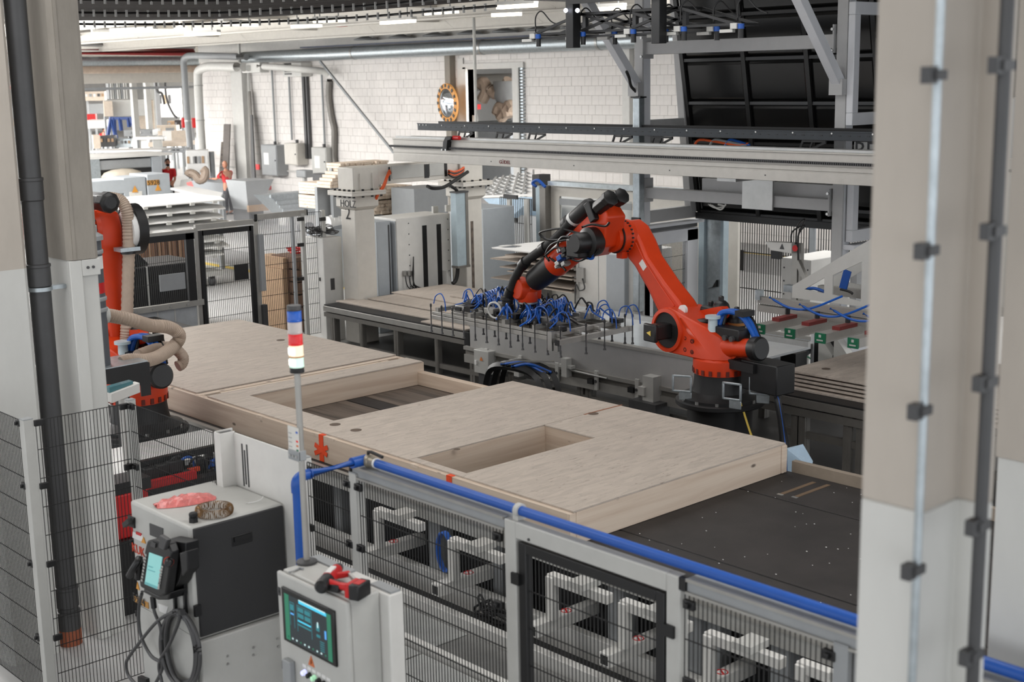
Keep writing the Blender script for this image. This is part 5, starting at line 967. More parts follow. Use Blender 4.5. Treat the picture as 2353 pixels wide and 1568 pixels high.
# wrist, flange
wc = P1(3.03, 1.84, w0); obj1('wrist_fork', MB().hull(ring(wc-W1*.15, W1, .13)+ring(wc-W1*.06, W1, .14)+[fb_+fd*.0-W1*.15, fb_-W1*.06+fn*.05, P1(3.0, 1.68, w0-.05), P1(2.9, 1.7, w0-.14)]), orange, bevel=.015)
obj1('wrist_fork', MB().hull(ring(wc+W1*.04, W1, .15)+ring(wc+W1*.16, W1, .13)+[P1(3.05, 1.68, w0+.1), P1(2.93, 1.68, w0+.05), P1(3.08, 1.7, w0+.02)]), orange, bevel=.02)
fx = P1(3.0, 1.64, w0); obj1('wrist_body', MB().lathe(fx+Z_*.2, -Z_, [(.1, 0), (.13, .04), (.13, .14), (.11, .19)], 24), orange)
obj1('tool_flange', MB().lathe(fx+Z_*.03, -Z_, [(.13, 0), (.13, .02), (.12, .03)], 24), steel)
GZ = 1.44; ad_ = (fx.x, fx.y, GZ)
obj1('tool_adapter', MB().lathe(fx, -Z_, [(.11, 0), (.1, .02), (.08, .03), (.08, fx.z-GZ-.03), (.1, fx.z-GZ-.02), (.1, fx.z-GZ)], 20), black)
# dress pack: hose along the forearm
hp1 = [(1164, 694), (1172, 672), (1183, 640), (1204, 606), (1230, 585), (1250, 571), (1268, 556), (1290, 535), (1310, 512)]
def o1(px, py, w_=w0): # point in the arm plane offset w_
    d_ = RT*((px-CX)/FPX)-UP*((py-CY)/FPX)+FW; o_ = P1(0, 0, w_)
    return CAM+d_*((o_-CAM).dot(W1)/d_.dot(W1))
pts = [o1(*p, w0+.16) for p in hp1]
obj1('dress_hose', MB().tube(pts, .055, 14, smooth=10, ribs=.04), rubber, label='ribbed black hose running from forearm to gripper')
for i in (1, 3, 5): p_ = pts[i]; d_ = (pts[i+1]-pts[i-1]).normalized(); obj1('hose_collar', MB().cyl(p_-d_*.05, p_+d_*.05, .072, 16), black)
a, b = o1(1300, 520, w0+.1), o1(1352, 472, w0+.1); dd = (b-a).normalized(); obj1('hose_canister', MB().lathe(a, dd, [(.08, 0), (.1, .03), (.1, .1), (.08, .11), (.085, .14), (.082, (b-a).length), (.06, (b-a).length+.06), (.02, (b-a).length+.085)], 20), mat('canister', (40, 40, 41), .5))
obj1('canister_band', MB().cyl(a+dd*.16, a+dd*.21, .09, 20), whitesh, label='white band on the black canister'); obj1('hose_base', MB().lathe(o1(1166, 700, w0+.16), Z_, [(.085, -.1), (.085, 0), (.075, .01), (.075, .05), (.085, .06), (.085, .1)], 16), black)
obj1('guide_bar', MB().bar(o1(1290, 545, w0+.05), o1(1392, 462, w0+.02), .03), blackm)
loops = [((1245, 545), (1240, 536), (1255, 530), (1290, 526), (1330, 536), (1345, 530)), ((1243, 541), (1258, 551), (1290, 550), (1318, 540)), ((1262, 600), (1254, 585), (1268, 562), (1300, 552), (1320, 560)), ((1262, 592), (1290, 612), (1300, 622)), ((1320, 560), (1340, 590), (1360, 592), (1378, 572)),
         ((1285, 580), (1282, 560), (1292, 545), (1310, 545)), ((1338, 522), (1360, 516), (1390, 520), (1400, 512)), ((1312, 595), (1330, 600), (1350, 590), (1356, 575)), ((1250, 590), (1275, 570), (1296, 572)), ((1300, 600), (1316, 580), (1322, 560), (1330, 548))]
for i, lp in enumerate(loops): obj1('control_cable', MB().tube([o1(x, y, w0+.2+.02*(i % 3)) for x, y in lp], .014, 6, smooth=6), black)
for i, lp in enumerate((((1322, 572), (1340, 585), (1358, 594), (1366, 578)), ((1326, 570), (1345, 590), (1362, 594), (1367, 570)), ((1318, 568), (1336, 580), (1350, 586)))): obj1('air_line', MB().tube([o1(x, y, w0+.22) for x, y in lp], .014, 6, smooth=6), bluec)
for px, py, s, m in ((1292, 592, .06, blue), (1287, 605, .055, steel), (1300, 606, .05, steel), (1303, 575, .06, blackm), (1290, 575, .05, steel), (1312, 590, .05, blackm), (1300, 585, .05, dgrey), (1318, 560, .05, steel), (1335, 550, .06, blackm), (1283, 612, .04, steel), (1310, 570, .04, steel)):
    q = o1(px, py, w0+.2); obj1('valve_block', MB().obox(q, fd*s*.7, fn*s*.5, W1*s), m, bevel=.006)
for k, (w_, du) in enumerate(((.3, -.5), (.12, -.2), (.1, .35))):
    pass
# bracket frames round the base flange, black box with cables
for px, py, ang in ((1567, 882, 0), (1682, 900, 0), (1745, 888, .15)):
    yq = B1[1]-(.42 if px != 1745 else .1); q = on(px, py, Y=yq); X2 = V((.9, .43, 0)).normalized() if px != 1682 else V((.98, .2, 0)).normalized(); mb = MB(); hw, hh = .1, .085
    for s_ in (-1, 1): mb.obox(q+X2*hw*s_, X2*.012, Z_*(hh+.012), X2.cross(Z_)*.012).obox(q+Z_*hh*s_, X2*(hw+.012), Z_*.012, X2.cross(Z_)*.012)
    mb.obox(q+X2*.04-Z_*(hh+.05), X2*.07, Z_*.05, X2.cross(Z_)*.008); obj1('lifting_bracket', mb, galv, bevel=.006)
q = P1(-.62, 1.27, -.06); obj1('connector_box', MB().obox(P1(-.66, 1.27, -.05), U1*.26, W1*.14, Z_*.16), black, bevel=.012); obj1('box_plate', MB().obox(P1(-.42, 1.36, .0), U1*.2, W1*.13, Z_*.05), blackm)
for k in range(7): obj1('supply_cable', MB().tube([P1(-.75-.03*k, 1.12, -.12+.04*k), P1(-.85-.02*k, .8, -.1+.03*k), P1(-1.0, .45, -.05+.02*k), P1(-1.02-.02*k, .1, .05*k-.1)], .016, 6, smooth=6), black if k % 3 else bluec if k == 3 else blackm)
obj1('yellow_cable', MB().tube([P1(-.42, .95, .1), P1(-.6, .6, .1), P1(-.8, .36, .1), P1(-.95, .4, 0)], .012, 6, smooth=6), yellow)
# ------------------------------------------------------------------ suction gripper of robot 1
G1 = thing('suction_gripper', 'flat aluminium suction gripper tangled with blue air hoses under the robot wrist', 'gripper', (fx.x, fx.y, GZ))
g0, g1, g2, g3 = on(1003, 718, Z=GZ), on(1332, 768, Z=GZ), on(1452, 745, Z=GZ), on(1120, 690, Z=GZ)
gxa, gxb = (g0.x+g3.x)/2, (g1.x+g2.x)/2-.05; gya, gyb = (g0.y+g1.y)/2-.06, (g2.y+g3.y)/2-.03
for y in (gya, gya+.33, gya+.66, gyb): r_ = obj('long_profile', MB().box(gxa, gxb-.12, y-.025, y+.025, GZ-.1, GZ-.045).box(gxa, gxb-.12, y-.02, y+.02, GZ-.04, GZ), alu, G1, bevel=.004)
for x in (gxa+.05, gxa+.7, gxa+1.35, gxa+1.9): obj('cross_profile', MB().box(x, x+.06, gya, gyb, GZ, GZ+.05), alu, G1)
obj('end_profile', MB().box(gxb-.09, gxb-.03, gya-.12, gyb+.12, GZ-.11, GZ-.05), alu, G1); obj('end_profile', MB().box(gxb-.25, gxb-.2, gya, gyb, GZ-.04, GZ+.01), alu, G1); obj('profile_cap', MB().box(gxb-.095, gxb-.025, gya-.13, gya-.12, GZ-.115, GZ-.045), black, G1); obj('profile_cap', MB().box(gxb-.2, gxb-.05, gyb-.1, gyb, GZ+.01, GZ+.06), black, G1); obj('profile_cap', MB().box(gxb-.35, gxb-.2, gya+.1, gya+.18, GZ, GZ+.06), black, G1)
q = on(1273, 772, Y=gya-.04); obj('slide_unit', MB().box(q.x-.05, q.x+.02, gya-.1, gya-.03, GZ-.2, GZ+.03).box(q.x+.03, q.x+.1, gya-.08, gya-.02, GZ-.2, GZ-.1), steel, G1)
def cup(x, y):
    c = obj('suction_cup', MB().lathe((x, y, GZ-.27), Z_, [(.022, 0), (.018, .015), (.01, .03), (.012, .05), (.012, .08), (.008, .09), (.008, .33), (.014, .34), (.014, .37), (.006, .38)], 8), dgrey, G1)
    return c
n = 12; gx_list = [gxa+.02+i*(gxb-.1-gxa)/(n-1) for i in range(n)]
for i, x in enumerate(gx_list): cup(x, gya-.05); cup(x, gyb+.05) if i > 7 or i < 3 else cup(x, gya+.28)
for y in (gya+.3, gya+.62, gyb+.1): cup(gxb, y)
random.seed(3)
for i in range(90):
    x = random.uniform(gxa+.15, gxb-.35); y = random.uniform(gya+.08, gyb-.05); a_ = random.uniform(0, 6.28); l = random.uniform(.15, .45)
    if abs(x-fx.x) < .12 and abs(y-fx.y) < .12: continue
    pts = [V((x, y, GZ+.06)), V((x+l*.3*math.cos(a_), y+l*.3*math.sin(a_)*.6, GZ+random.uniform(.12, .28))), V((x+l*.7*math.cos(a_+.5), y+l*.6*math.sin(a_)*.7, GZ+random.uniform(.1, .24))), V((x+l*math.cos(a_), y+l*math.sin(a_)*.7, GZ+.05))]
    obj('air_hose', MB().tube(pts, random.choice((.008, .01, .012)), 6, smooth=5), bluec if i % 5 < 3 else black, G1)
for cx_, cy_, k in ((gxa+.95+.75, gya+.45, 9), (gxa+.45, gya+.55, 7)):
    for j in range(k): obj('hose_bundle', MB().tube([(cx_-.2, cy_-.15+j*.04, GZ+.05), (cx_-.05+j*.012, cy_-.1+j*.04, GZ+.2+.01*j), (cx_+.12, cy_-.12+j*.03, GZ+.17), (cx_+.25, cy_-.2+j*.03, GZ+.04)], .011, 6, smooth=5), bluec, G1)
for x, y in ((gxa+.02, gya), (gxa+.02, gya+.5), (gx_list[1], gyb), (gx_list[3], gyb), (gx_list[9], gyb), (gx_list[10], gyb-.2), (gxb-.02, gyb), (gxb-.02, gya+.6), (gxb-.03, gya+.9), (gxb-.3, gya+.1)):
    obj('hose_loop', MB().tube([(x, y, GZ+.1), (x+.01, y+.03, GZ+.2), (x+.12, y+.03, GZ+.24), (x+.2, y+.02, GZ+.16), (x+.22, y+.02, GZ+.02)], .008, 6, smooth=6), bluec, G1)
for i in range(48):
    x = random.uniform(gxa+.2, gxb-.4); y = random.uniform(gya+.1, gyb-.1)
    if abs(x-fx.x) < .14 and abs(y-fx.y) < .14: continue
    s = random.uniform(.03, .07); obj('valve_unit', MB().box(x-s*1.4, x+s*1.4, y-s, y+s, GZ+.04, GZ+.05+s), random.choice((black, dgrey, steel, alu, black)), G1, bevel=.006)
for x, y in ((gxa+.75, gya+.6), (gxa+1.0, gya+.8)): obj('vacuum_tube', MB().cyl((x-.35, y-.1, GZ+.1), (x+.3, y-.02, GZ+.1), .04, 12), lgrey, G1)
obj('coil', MB().tube([(fx.x-.3+.12*math.cos(i*.6), gya+.12, GZ+.12+.1*math.sin(i*.6)) for i in range(21)], .014, 6, smooth=2), lgrey, G1)
obj('mount_plate', MB().box(fx.x-.2, fx.x+.2, fx.y-.2, fx.y+.2, GZ-.02, GZ+.01), blackm, G1)
# ------------------------------------------------------------------ robot 2 (left)
B2 = (-12.63, 6.22)
r2, P2, U2, W2 = robot('orange robot arm standing upright behind the grey concrete column', B2, math.pi, (.47, 1.68), (.5, 2.98), False)
def obj2(nm, mb, m, **k): return obj(nm, mb, m, r2, **k)
obj2('forearm_housing', MB().hull([P2(.25, 3.2, .25), P2(.25, 3.2, .6), P2(.25, 2.85, .25), P2(.25, 2.85, .6), P2(1.3, 2.85, .3), P2(1.3, 2.85, .55), P2(1.3, 3.1, .3), P2(1.3, 3.1, .55)]), orange, bevel=.03)
obj2('forearm_tube', MB().lathe(P2(1.3, 2.97, .42), U2, [(.16, 0), (.16, .4), (.14, .9)], 24), orange); obj2('wrist', MB().ball(P2(2.25, 2.9, .42), .2, 16), orange); obj2('wrist_hanger', MB().lathe(P2(2.25, 2.75, .42), -Z_, [(.12, 0), (.12, .2), (.08, .3)], 16), black)
for k, w_ in enumerate((.18, .5)):
    obj2('wrist_motor', MB().lathe(P2(.32, 3.28, w_), -U2, [(.09, 0), (.095, .03), (.095, .25), (.11, .26), (.11, .38), (.07, .41)], 8), black, bevel=.008)
obj2('elbow_motor', MB().lathe(P2(.5, 2.98, .45), W2, [(.17, 0), (.17, .16), (.12, .3)], 20), black)
obj2('cable_nest', MB().tube([P2(1.0+.3*math.cos(i*1.3), 3.3+.18*math.sin(i*2.1), .4+.15*math.sin(i)) for i in range(14)], .02, 6, smooth=5), black); obj2('blue_valve', MB().obox(P2(1.5, 3.3, .5), U2*.14, W2*.1, Z_*.09), blue, bevel=.01); obj2('orange_cables', MB().tube([P2(1.3+.2*math.cos(i*1.1), 3.1+.12*math.sin(i*1.7), .62) for i in range(9)], .018, 6, smooth=4), orangec)
obj2('white_disc', MB().cyl(P2(.3, 2.95, -.14), P2(.3, 2.95, -.2), .2, 24), whitesh); obj2('dark_cover', MB().cyl(P2(.35, 2.95, -.2), P2(.35, 2.95, -.3), .27, 24), blackm)
def o2(px, py, dx=0.): return on(px, py, X=B2[0]+dx)
hb_ = [o2(232, 458, -.3), o2(255, 455, -.3), o2(278, 462, -.25), o2(291, 485, -.2), o2(295, 520, -.2), o2(296, 570, -.2), o2(294, 640, -.2), o2(292, 720, -.2), o2(290, 770, -.2), o2(288, 790, -.2)]
hs = thing('beige_hose', 'vertical beige ribbed hose beside the upright orange arm', 'hose', hb_[-1]); obj('hose_tube', MB().tube(hb_, .062, 14, smooth=12, ribs=.05), hose, hs); q = o2(294, 572, -.2); obj('hose_bracket', MB().box(q.x-.08, q.x+.08, q.y-.12, q.y+.1, q.z-.02, q.z+.02), galv, hs); obj('hose_clamp', MB().cyl(q-Z_*.05, q+Z_*.0, .08, 16), black, hs)
hc = [on(238, 724, X=-11.9), on(260, 727, X=-11.9), on(300, 735, X=-11.9), on(345, 748, X=-12), on(385, 752, X=-12.1), on(408, 764, X=-12.1), on(412, 778, X=-12.1), on(400, 795, X=-12.1), on(378, 812, X=-12.0), on(355, 824, X=-11.9), on(330, 829, X=-11.8), on(300, 828, X=-11.8), on(278, 834, X=-11.8)]
tag(obj('beige_hose', MB().tube(hc, .065, 14, smooth=14, ribs=.05), hose), 'beige ribbed hose looping out towards the wall element', 'hose')
tag(obj('beige_hose', MB().tube([on(315, 818, X=-12.1), on(350, 805, X=-12.2), on(378, 798, X=-12.4), on(402, 802, X=-12.6), on(420, 820, X=-12.6), on(418, 836, X=-12.6), on(408, 842, X=-12.6)], .06, 12, smooth=10, ribs=.03), hose), 'short beige hose end curling behind the black robot cap', 'hose')
bk_ = thing('support_bracket', 'dark angled sheet bracket carrying the grey filter beside the upright robot', 'bracket', on(345, 915, X=-11.7)); xk = -11.55
def ok(px, py): return on(px, py, X=xk)
obj('cheek', MB().prism([ok(235, 852), ok(338, 832), ok(344, 833), ok(348, 908), ok(326, 912), ok(324, 886), ok(310, 884), ok(240, 884)], (-.02, 0, 0)), blackm, bk_, bevel=.004); obj('cheek', MB().prism([p+V((-.45, 0, 0)) for p in (ok(235, 852), ok(338, 832), ok(344, 833), ok(348, 885), ok(240, 884))], (-.02, 0, 0)), blackm, bk_); obj('top_plate', MB().prism([ok(235, 851), ok(340, 831), ok(340, 831)+V((-.45, 0, 0)), ok(235, 851)+V((-.45, 0, 0))], (0, 0, .01)), galv, bk_)
obj('foot', MB().box(xk-.4, xk-.3, ok(330, 900).y-.1, ok(330, 900).y, 0, ok(330, 900).z), blackm, bk_)
q = on(222, 840, X=-11.75); zt_ = on(222, 550, X=-11.75).z
vf = thing('filter_column', 'dark grey filter cylinder with clamp rings between column and upright robot', 'filter', q); obj('barrel', MB().cyl(q, (q.x, q.y, zt_), .13, 22), mat('filter_grey', (86, 90, 96), .45), vf)
for py in (612, 720, 745): z = on(222, py-30, X=-11.75).z; obj('clamp_ring', MB().lathe((q.x, q.y, z), Z_, [(.135, 0), (.142, .01), (.142, .03), (.135, .04)], 22), mgrey, vf)
obj('lid', MB().lathe((q.x, q.y, zt_), Z_, [(.15, 0), (.15, .04), (.1, .07), (.1, .13), (.06, .16)], 22), mgrey, vf); z = on(235, 658, X=-11.75).z; obj('red_mark', MB().lathe((q.x, q.y, z-.05), Z_, [(.131, 0), (.131, .1)], 22), red, vf); z = on(232, 600, X=-11.75).z; obj('white_label', MB().lathe((q.x, q.y, z-.06), Z_, [(.131, 0), (.131, .12)], 22), whitesh, vf); obj('port', MB().cyl((q.x, q.y, on(240, 722, X=-11.75).z), on(246, 724, X=-11.75), .08, 14), lgrey, vf)
lb = on(300, 910, X=-10.9); lc_ = thing('light_barrier', 'white sensor housing with blue green pane at the fence corner post', 'sensor', lb); a, b = on(256, 910, X=-10.9), on(322, 890, X=-10.9)
obj('housing', MB().prism([(-10.9, a.y, a.z-.07), (-10.9, b.y, b.z-.05), (-10.9, b.y, b.z+.04), (-10.9, a.y, a.z+.02)], (-.1, 0, 0)), white, lc_, bevel=.006); obj('pane', MB().prism([(-10.93, a.y, a.z+.02), (-10.93, b.y-.05, b.z+.035), (-10.93, b.y-.05, b.z+.06), (-10.93, a.y, a.z+.07)], (-.08, 0, 0)), mat('teal_pane', (70, 120, 128), .3), lc_); obj('stand', MB().box(-11.0, -10.93, (a.y+b.y)/2-.03, (a.y+b.y)/2+.03, 0, a.z-.05), lgrey, lc_)
# ------------------------------------------------------------------ black truss gripper hanging at the top
YK = 13.2; K = thing('truss_gripper', 'black lattice truss gripper with blue and white suction heads hanging under the ceiling', 'gripper', on(1450, 40, Y=YK))
def k_(px, py, dy=0.): return on(px, py, Y=YK+dy)
top_, bot = {}, {}
nodes = [(1335, 30), (1440, 27), (1560, 18)]; lows = [(1228, 76), (1330, 72), (1445, 67), (1560, 62), (1690, 62)]
tn = [k_(*p) for p in nodes]; ln_ = [k_(*p) for p in lows]; zt0 = sum(p.z for p in tn)/3; zl0_ = sum(p.z for p in ln_)/5
tn = [V((p.x, YK, zt0)) for p in tn]; ln_ = [V((p.x, YK, zl0_)) for p in ln_]
for dy in (0, .45):
    D = V((0, dy, 0)); obj('truss_chord', MB().bar(tn[0]+D, tn[2]+D, .035), black, K); obj('truss_chord', MB().bar(ln_[0]+D, ln_[4]+D, .03), black, K); obj('truss_chord', MB().bar(ln_[0]+D-Z_*.06, ln_[3]+D-Z_*.06, .025), black, K)
    for a, b in ((ln_[0], tn[0]), (tn[0], ln_[2]), (ln_[1], tn[1]), (tn[1], ln_[3]), (ln_[2], tn[2]), (tn[2], ln_[4])): obj('truss_diagonal', MB().bar(a+D, b+D, .035), black, K)
for i in range(3): obj('cross_tube', MB().bar(tn[i], tn[i]+V((0, .45, 0)), .035), black, K)
for i in range(5): obj('cross_tube', MB().bar(ln_[i], ln_[i]+V((0, .45, 0)), .035), black, K)
for px, pb, w_ in ((1317, 110, .14), (1514, 100, .14)): q = k_(px, pb, -.15); obj('mast', MB().box(q.x-w_/2, q.x+w_/2, YK-.22, YK-.08, q.z, 6.298), black, K, bevel=.006)
q = k_(1210, 8, -.2); obj('carrier_beam', MB().box(q.x, k_(1570, 5).x, YK-.25, YK+.6, q.z+.04, q.z+.16), black, K); obj('cross_plate', MB().box(k_(1340, 5).x, k_(1560, 5).x, YK-.3, YK-.26, q.z-.06, q.z), black, K)
for i, p in enumerate(ln_):
    for dy in ((0,) if i in (0, 4) else (0, .45)):
        c = p+V((.0 if dy == 0 else .16, dy-.02, -.03)); h_ = obj('suction_head', MB().box(c.x-.03, c.x+.07, c.y-.05, c.y+.05, c.z-.03, c.z+.04).box(c.x-.2, c.x-.0, c.y-.04, c.y+.02, c.z-.07, c.z-.03), lgrey, K, bevel=.004)
        obj('blue_ring', MB().cyl(c+V((.1, 0, -.03)), c+V((.1, 0, .03)), .04, 12), blue, h_); obj('cup_stem', MB().cyl(c+V((.1, 0, -.14)), c+V((.1, 0, -.03)), .036, 12), black, h_)
        obj('cable', MB().tube([c+V((.05, 0, .06)), c+V((.05, 0, .26)), c+V((.14, .03, .34)), c+V((.3, .05, .2)), c+V((.45, .05, .14))], .01, 6, smooth=5), black, K)
for i in (1, 2, 3): obj('riser', MB().box(ln_[i].x-.03, ln_[i].x+.03, YK+.1, YK+.16, zl0_, zt0), dgrey, K)
for px, py in ((1300, 24), (1327, 24)): obj('indicator_lamp', MB().ball(k_(px, py, -.26), .03, 10), mat('lamp_white', (240, 240, 255), .4, emit=(230, 236, 255), estr=4) if 'lamp_white' not in MATS else MATS['lamp_white'], K)
# ================================================================== LEFT FENCE, CONTROL CABINETS, FRONT FENCE
meshm = mat('mesh_black', (26, 26, 26), .5)
FZ = 2.2
p1, p2, p3 = on(62, 965, Z=FZ), on(292, 919, Z=FZ), on(505, 989, Z=FZ); xf = (p1.x+p2.x)/2; yf2 = (p2.y+p3.y)/2; yf1 = p1.y
LF = thing('corner_fence', 'black wire mesh fence with pale posts around the corner in front of the columns', 'fence', (xf, yf1, 0))
def fpost(par, x, y, z, s=.06, m=None): 
    o = obj('post', MB().box(x-s/2, x+s/2, y-s/2, y+s/2, 0, z), m or lgrey, par, bevel=.004); obj('post_cap', MB().box(x-s/2, x+s/2, y-s/2, y+s/2, z, z+.006), mgrey, o); return o
def clipf(par, x, y, z, dx, dy): return obj('mesh_clip', MB().box(x-.012-abs(dx)*.02, x+.012+abs(dx)*.02, y-.012-abs(dy)*.02, y+.012+abs(dy)*.02, z-.022, z+.022).box(x-.01, x+.01, y-.03, y+.01, z-.012, z+.012), black, par, bevel=.004)
fpost(LF, xf, yf1, FZ, .07); fpost(LF, xf, yf2, FZ, .06)
for nm, p, ex, ln in (('mesh_panel', (xf+.035, yf1+.05, 0), Y_, yf2-yf1-.09), ('mesh_panel', (xf+.05, yf2-.03, 0), X_, p3.x-xf-.08), ('mesh_panel', (xf-3.2, yf1-.02, 0), X_, 3.14)):
    obj(nm, wires(MB(), p, ex, ln, .12, FZ-.015, .026, .2, .002), meshm, LF).__setitem__('kind', 'stuff')
for z in (FZ-.03, FZ-.48, FZ-1.05, FZ-1.6):
    clipf(LF, xf+.04, yf1+.07, z, 0, 1); clipf(LF, xf+.04, yf2-.07, z, 0, 1); clipf(LF, xf+.08, yf2-.03, z, 1, 0); clipf(LF, xf-.06, yf1-.03, z, 1, 0)
# white sheet guard between the fences
wg = thing('sheet_guard', 'white sheet metal guard with three vent slots behind the robot controller', 'guard', (p3.x, yf2, 0)); gx1 = on(702, 1060, Y=yf2+.07).x; wgz = FZ
obj('fold', MB().box(p3.x, p3.x+.012, yf2-.04, yf2+.1, 0, wgz).box(p3.x, p3.x+.09, yf2-.04, yf2-.03, 0, wgz).box(p3.x+.08, p3.x+.09, yf2-.03, yf2+.07, 0, wgz), white, wg); obj('fold_cap', MB().box(p3.x+.012, p3.x+.08, yf2-.03, yf2+.08, wgz-.02, wgz-.01), dgrey, wg)
obj('sheet', MB().box(p3.x+.09, gx1, yf2+.06, yf2+.075, 0, wgz-.01), white, wg)
for px, ya, yb in ((556, 1020, 1115), (562, 1035, 1112), (567, 1022, 1118)): a, b = on(px, ya, Y=yf2+.06), on(px+1, yb, Y=yf2+.06); obj('vent_slot', MB().box(a.x-.006, a.x+.006, yf2+.056, yf2+.06, b.z, a.z), dgrey, wg)
# white plates and red robot tooling behind the fence
tp_ = thing('tool_table', 'white topped tool table in front of the upright robot base, behind the corner fence', 'table', (-11.3, 5.8, 0))
obj('table_top', MB().prism([(-11.78, 5.0, .95), (-10.9, 5.0, .95), (-10.9, 6.3, .95), (-11.3, 6.5, .95), (-11.78, 6.5, .95)], (0, 0, .05)), whitesh, tp_)
for x, y in ((-11.7, 5.1), (-11, 5.1), (-11.7, 6.35), (-11.05, 6.2)): obj('leg', MB().box(x-.03, x+.03, y-.03, y+.03, 0, .95), blackm, tp_)
obj('lower_shelf', MB().box(-11.75, -10.95, 5.0, 6.3, .55, .6), blackm, tp_)
XR = -10.55
tr_ = thing('tool_rail', 'red and black tool rail with small valves behind the corner fence mesh', 'tool rail', (XR, 5.5, 0)); a, b = on(330, 1121, X=XR), on(418, 1099, X=XR); zr = (a.z+b.z)/2
obj('red_beam', MB().box(XR-.06, XR, a.y-.1, b.y+.15, zr-.035, zr+.035), red, tr_); obj('rail_bed', MB().box(XR-.1, XR+.02, a.y-.2, b.y+.6, zr-.1, zr-.035), blackm, tr_); obj('rail', MB().box(XR-.3, XR-.24, a.y, b.y+.7, zr+.1, zr+.16), black, tr_)
for y in (a.y, b.y+.4): obj('stand', MB().box(XR-.3, XR, y, y+.06, 0, zr-.1), blackm, tr_); obj('rail_post', MB().box(XR-.3, XR-.24, y, y+.06, zr-.05, zr+.1), blackm, tr_)
for px, py, s, m in ((345, 1088, .07, black), (372, 1078, .06, black), (400, 1072, .07, blackm), (425, 1090, .05, black), (440, 1083, .04, orange), (452, 1078, .03, tapem), (470, 1099, .045, green), (482, 1085, .035, blackm), (492, 1064, .04, blue), (500, 1080, .03, bluec), (460, 1060, .04, black)):
    q = on(px, py, X=XR-.15); obj('valve', MB().box(XR-.15-s*.6, XR-.15+s*.6, q.y-s, q.y+s, max(q.z-s*.8, zr-.06), q.z+s*.8), m, tr_, bevel=.01)
for k in range(5): q = on(380+k*24, 1085, X=XR-.2); obj('hose', MB().tube([q, q+V((.05, .05, .12)), q+V((.02, .16, .1)), q+V((0, .2, -.05))], .012, 6, smooth=5), (black, bluec, black)[k % 3], tr_)
q0, q1 = on(276, 1140, X=-10.2), on(291, 1238, X=-10.2); rc_ = thing('red_cabinet', 'narrow red cabinet over a black box standing for shade beside the grey concrete column', 'cabinet', (-10.3, q0.y, 0)); obj('body', MB().box(-10.5, -10.2, q0.y-.05, q0.y+.26, q1.z, q0.z), red, rc_, bevel=.01); obj('base', MB().box(-10.55, -10.15, q0.y-.1, q0.y+.36, 0, q1.z), black, rc_); obj('head', MB().box(-10.5, -10.22, q0.y-.05, q0.y+.3, q0.z, q0.z+.1), black, rc_)  # black box under the red body is added for the dark shadow there
# ------------------------------------------------------------------ robot controller cabinet
KZ = 1.84; ka, kb, kc = on(292, 1151, Z=KZ), on(443, 1213, Z=KZ), on(654, 1158, Z=KZ); kx0, kx1, ky0, ky1 = ka.x, (kb.x+kc.x)/2, (ka.y+kb.y)/2, kc.y
kzb = on(460, 1467, X=kx1).z
KC = thing('robot_controller', 'pale robot control cabinet with dark grey side and hanging teach pendant', 'control cabinet', ((kx0+kx1)/2, (ky0+ky1)/2, 0))
obj('body', MB().box(kx0, kx1-.012, ky0, ky1, kzb-.02, KZ), lgrey, KC, bevel=.02); dp_ = obj('side_panel', MB().box(kx1-.02, kx1, ky0+.02, ky1-.01, kzb, KZ-.012), mat('panel_dark', (46, 46, 47), .55, var=.04, scale=90), KC, bevel=.006, label='dark grey side panel with recessed handle')
a = on(557, 1240, X=kx1); obj('recess_handle', MB().box(kx1-.004, kx1+.004, a.y-.075, a.y+.07, a.z-.03, a.z+.035), black, dp_, bevel=.006); obj('handle_lip', MB().box(kx1, kx1+.012, a.y-.06, a.y+.055, a.z+.0, a.z+.03), blackm, dp_)
for py in (1275, 1406): z = on(446, py, X=kx1).z; obj('hinge', MB().box(kx1-.01, kx1+.012, ky0-.012, ky0+.03, z-.035, z+.035), black, KC)
obj('base', MB().box(kx0+.02, kx1+.01, ky0+.01, ky1+.03, .32, kzb-.025), lgrey, KC, bevel=.01); obj('plinth', MB().box(kx0+.06, kx1-.04, ky0+.06, ky1-.02, 0, .32), blackm, KC)
for px, py in ((523, 1508), (582, 1488), (523, 1526), (582, 1505), (637, 1468), (639, 1486)): q = on(px, py, X=kx1+.01); obj('rivet', MB().cyl(q, q+V((.006, 0, 0)), .008, 8), screwm, KC)
fy = ky0
def kf(px, py, d=0.): return on(px, py, Y=fy-d)
def kquad(nm, pts, d, th, m, par=KC, **k): return obj(nm, MB().prism([kf(*p, d) for p in pts], (0, th, 0)), m, par, **k)
obj('lower_door', MB().box(kx0+.03, kx1-.03, fy-.004, fy, .36, on(370, 1420, Y=fy).z), lgrey, KC, bevel=.004)
kquad('dark_window', ((343, 1203), (374, 1215), (374, 1242), (344, 1230)), .004, .004, dgrey); kquad('warning_sticker', ((305, 1222), (327, 1231), (330, 1247), (304, 1236)), .004, .004, whitesh); kquad('sticker_band', ((312, 1222), (324, 1227), (324, 1233), (312, 1228)), .006, .004, red); kquad('warning_triangle', ((324, 1247), (334, 1250), (329, 1235)), .006, .004, mat('amber', (214, 150, 60), .6)); kquad('warning_triangle', ((313, 1353), (320, 1357), (315, 1338)), .005, .004, MATS['amber']); kquad('type_plate', ((363, 1388), (386, 1396), (381, 1412), (366, 1405)), .004, .004, whitesh)
q = kf(304, 1256); text('maker_lettering', 'KUKA', .085, (q.x, fy-.003, q.z-.03), X_, Z_, orange, KC)
kquad('number_plate', ((307, 1370), (340, 1386), (341, 1400), (309, 1383)), .005, .004, mat('plate_amber', (186, 136, 66), .6)); q = kf(307, 1386); text('number_lettering', '5924', .085, (q.x+.008, fy-.008, q.z+.022), X_, Z_, black, KC, depth=.001)
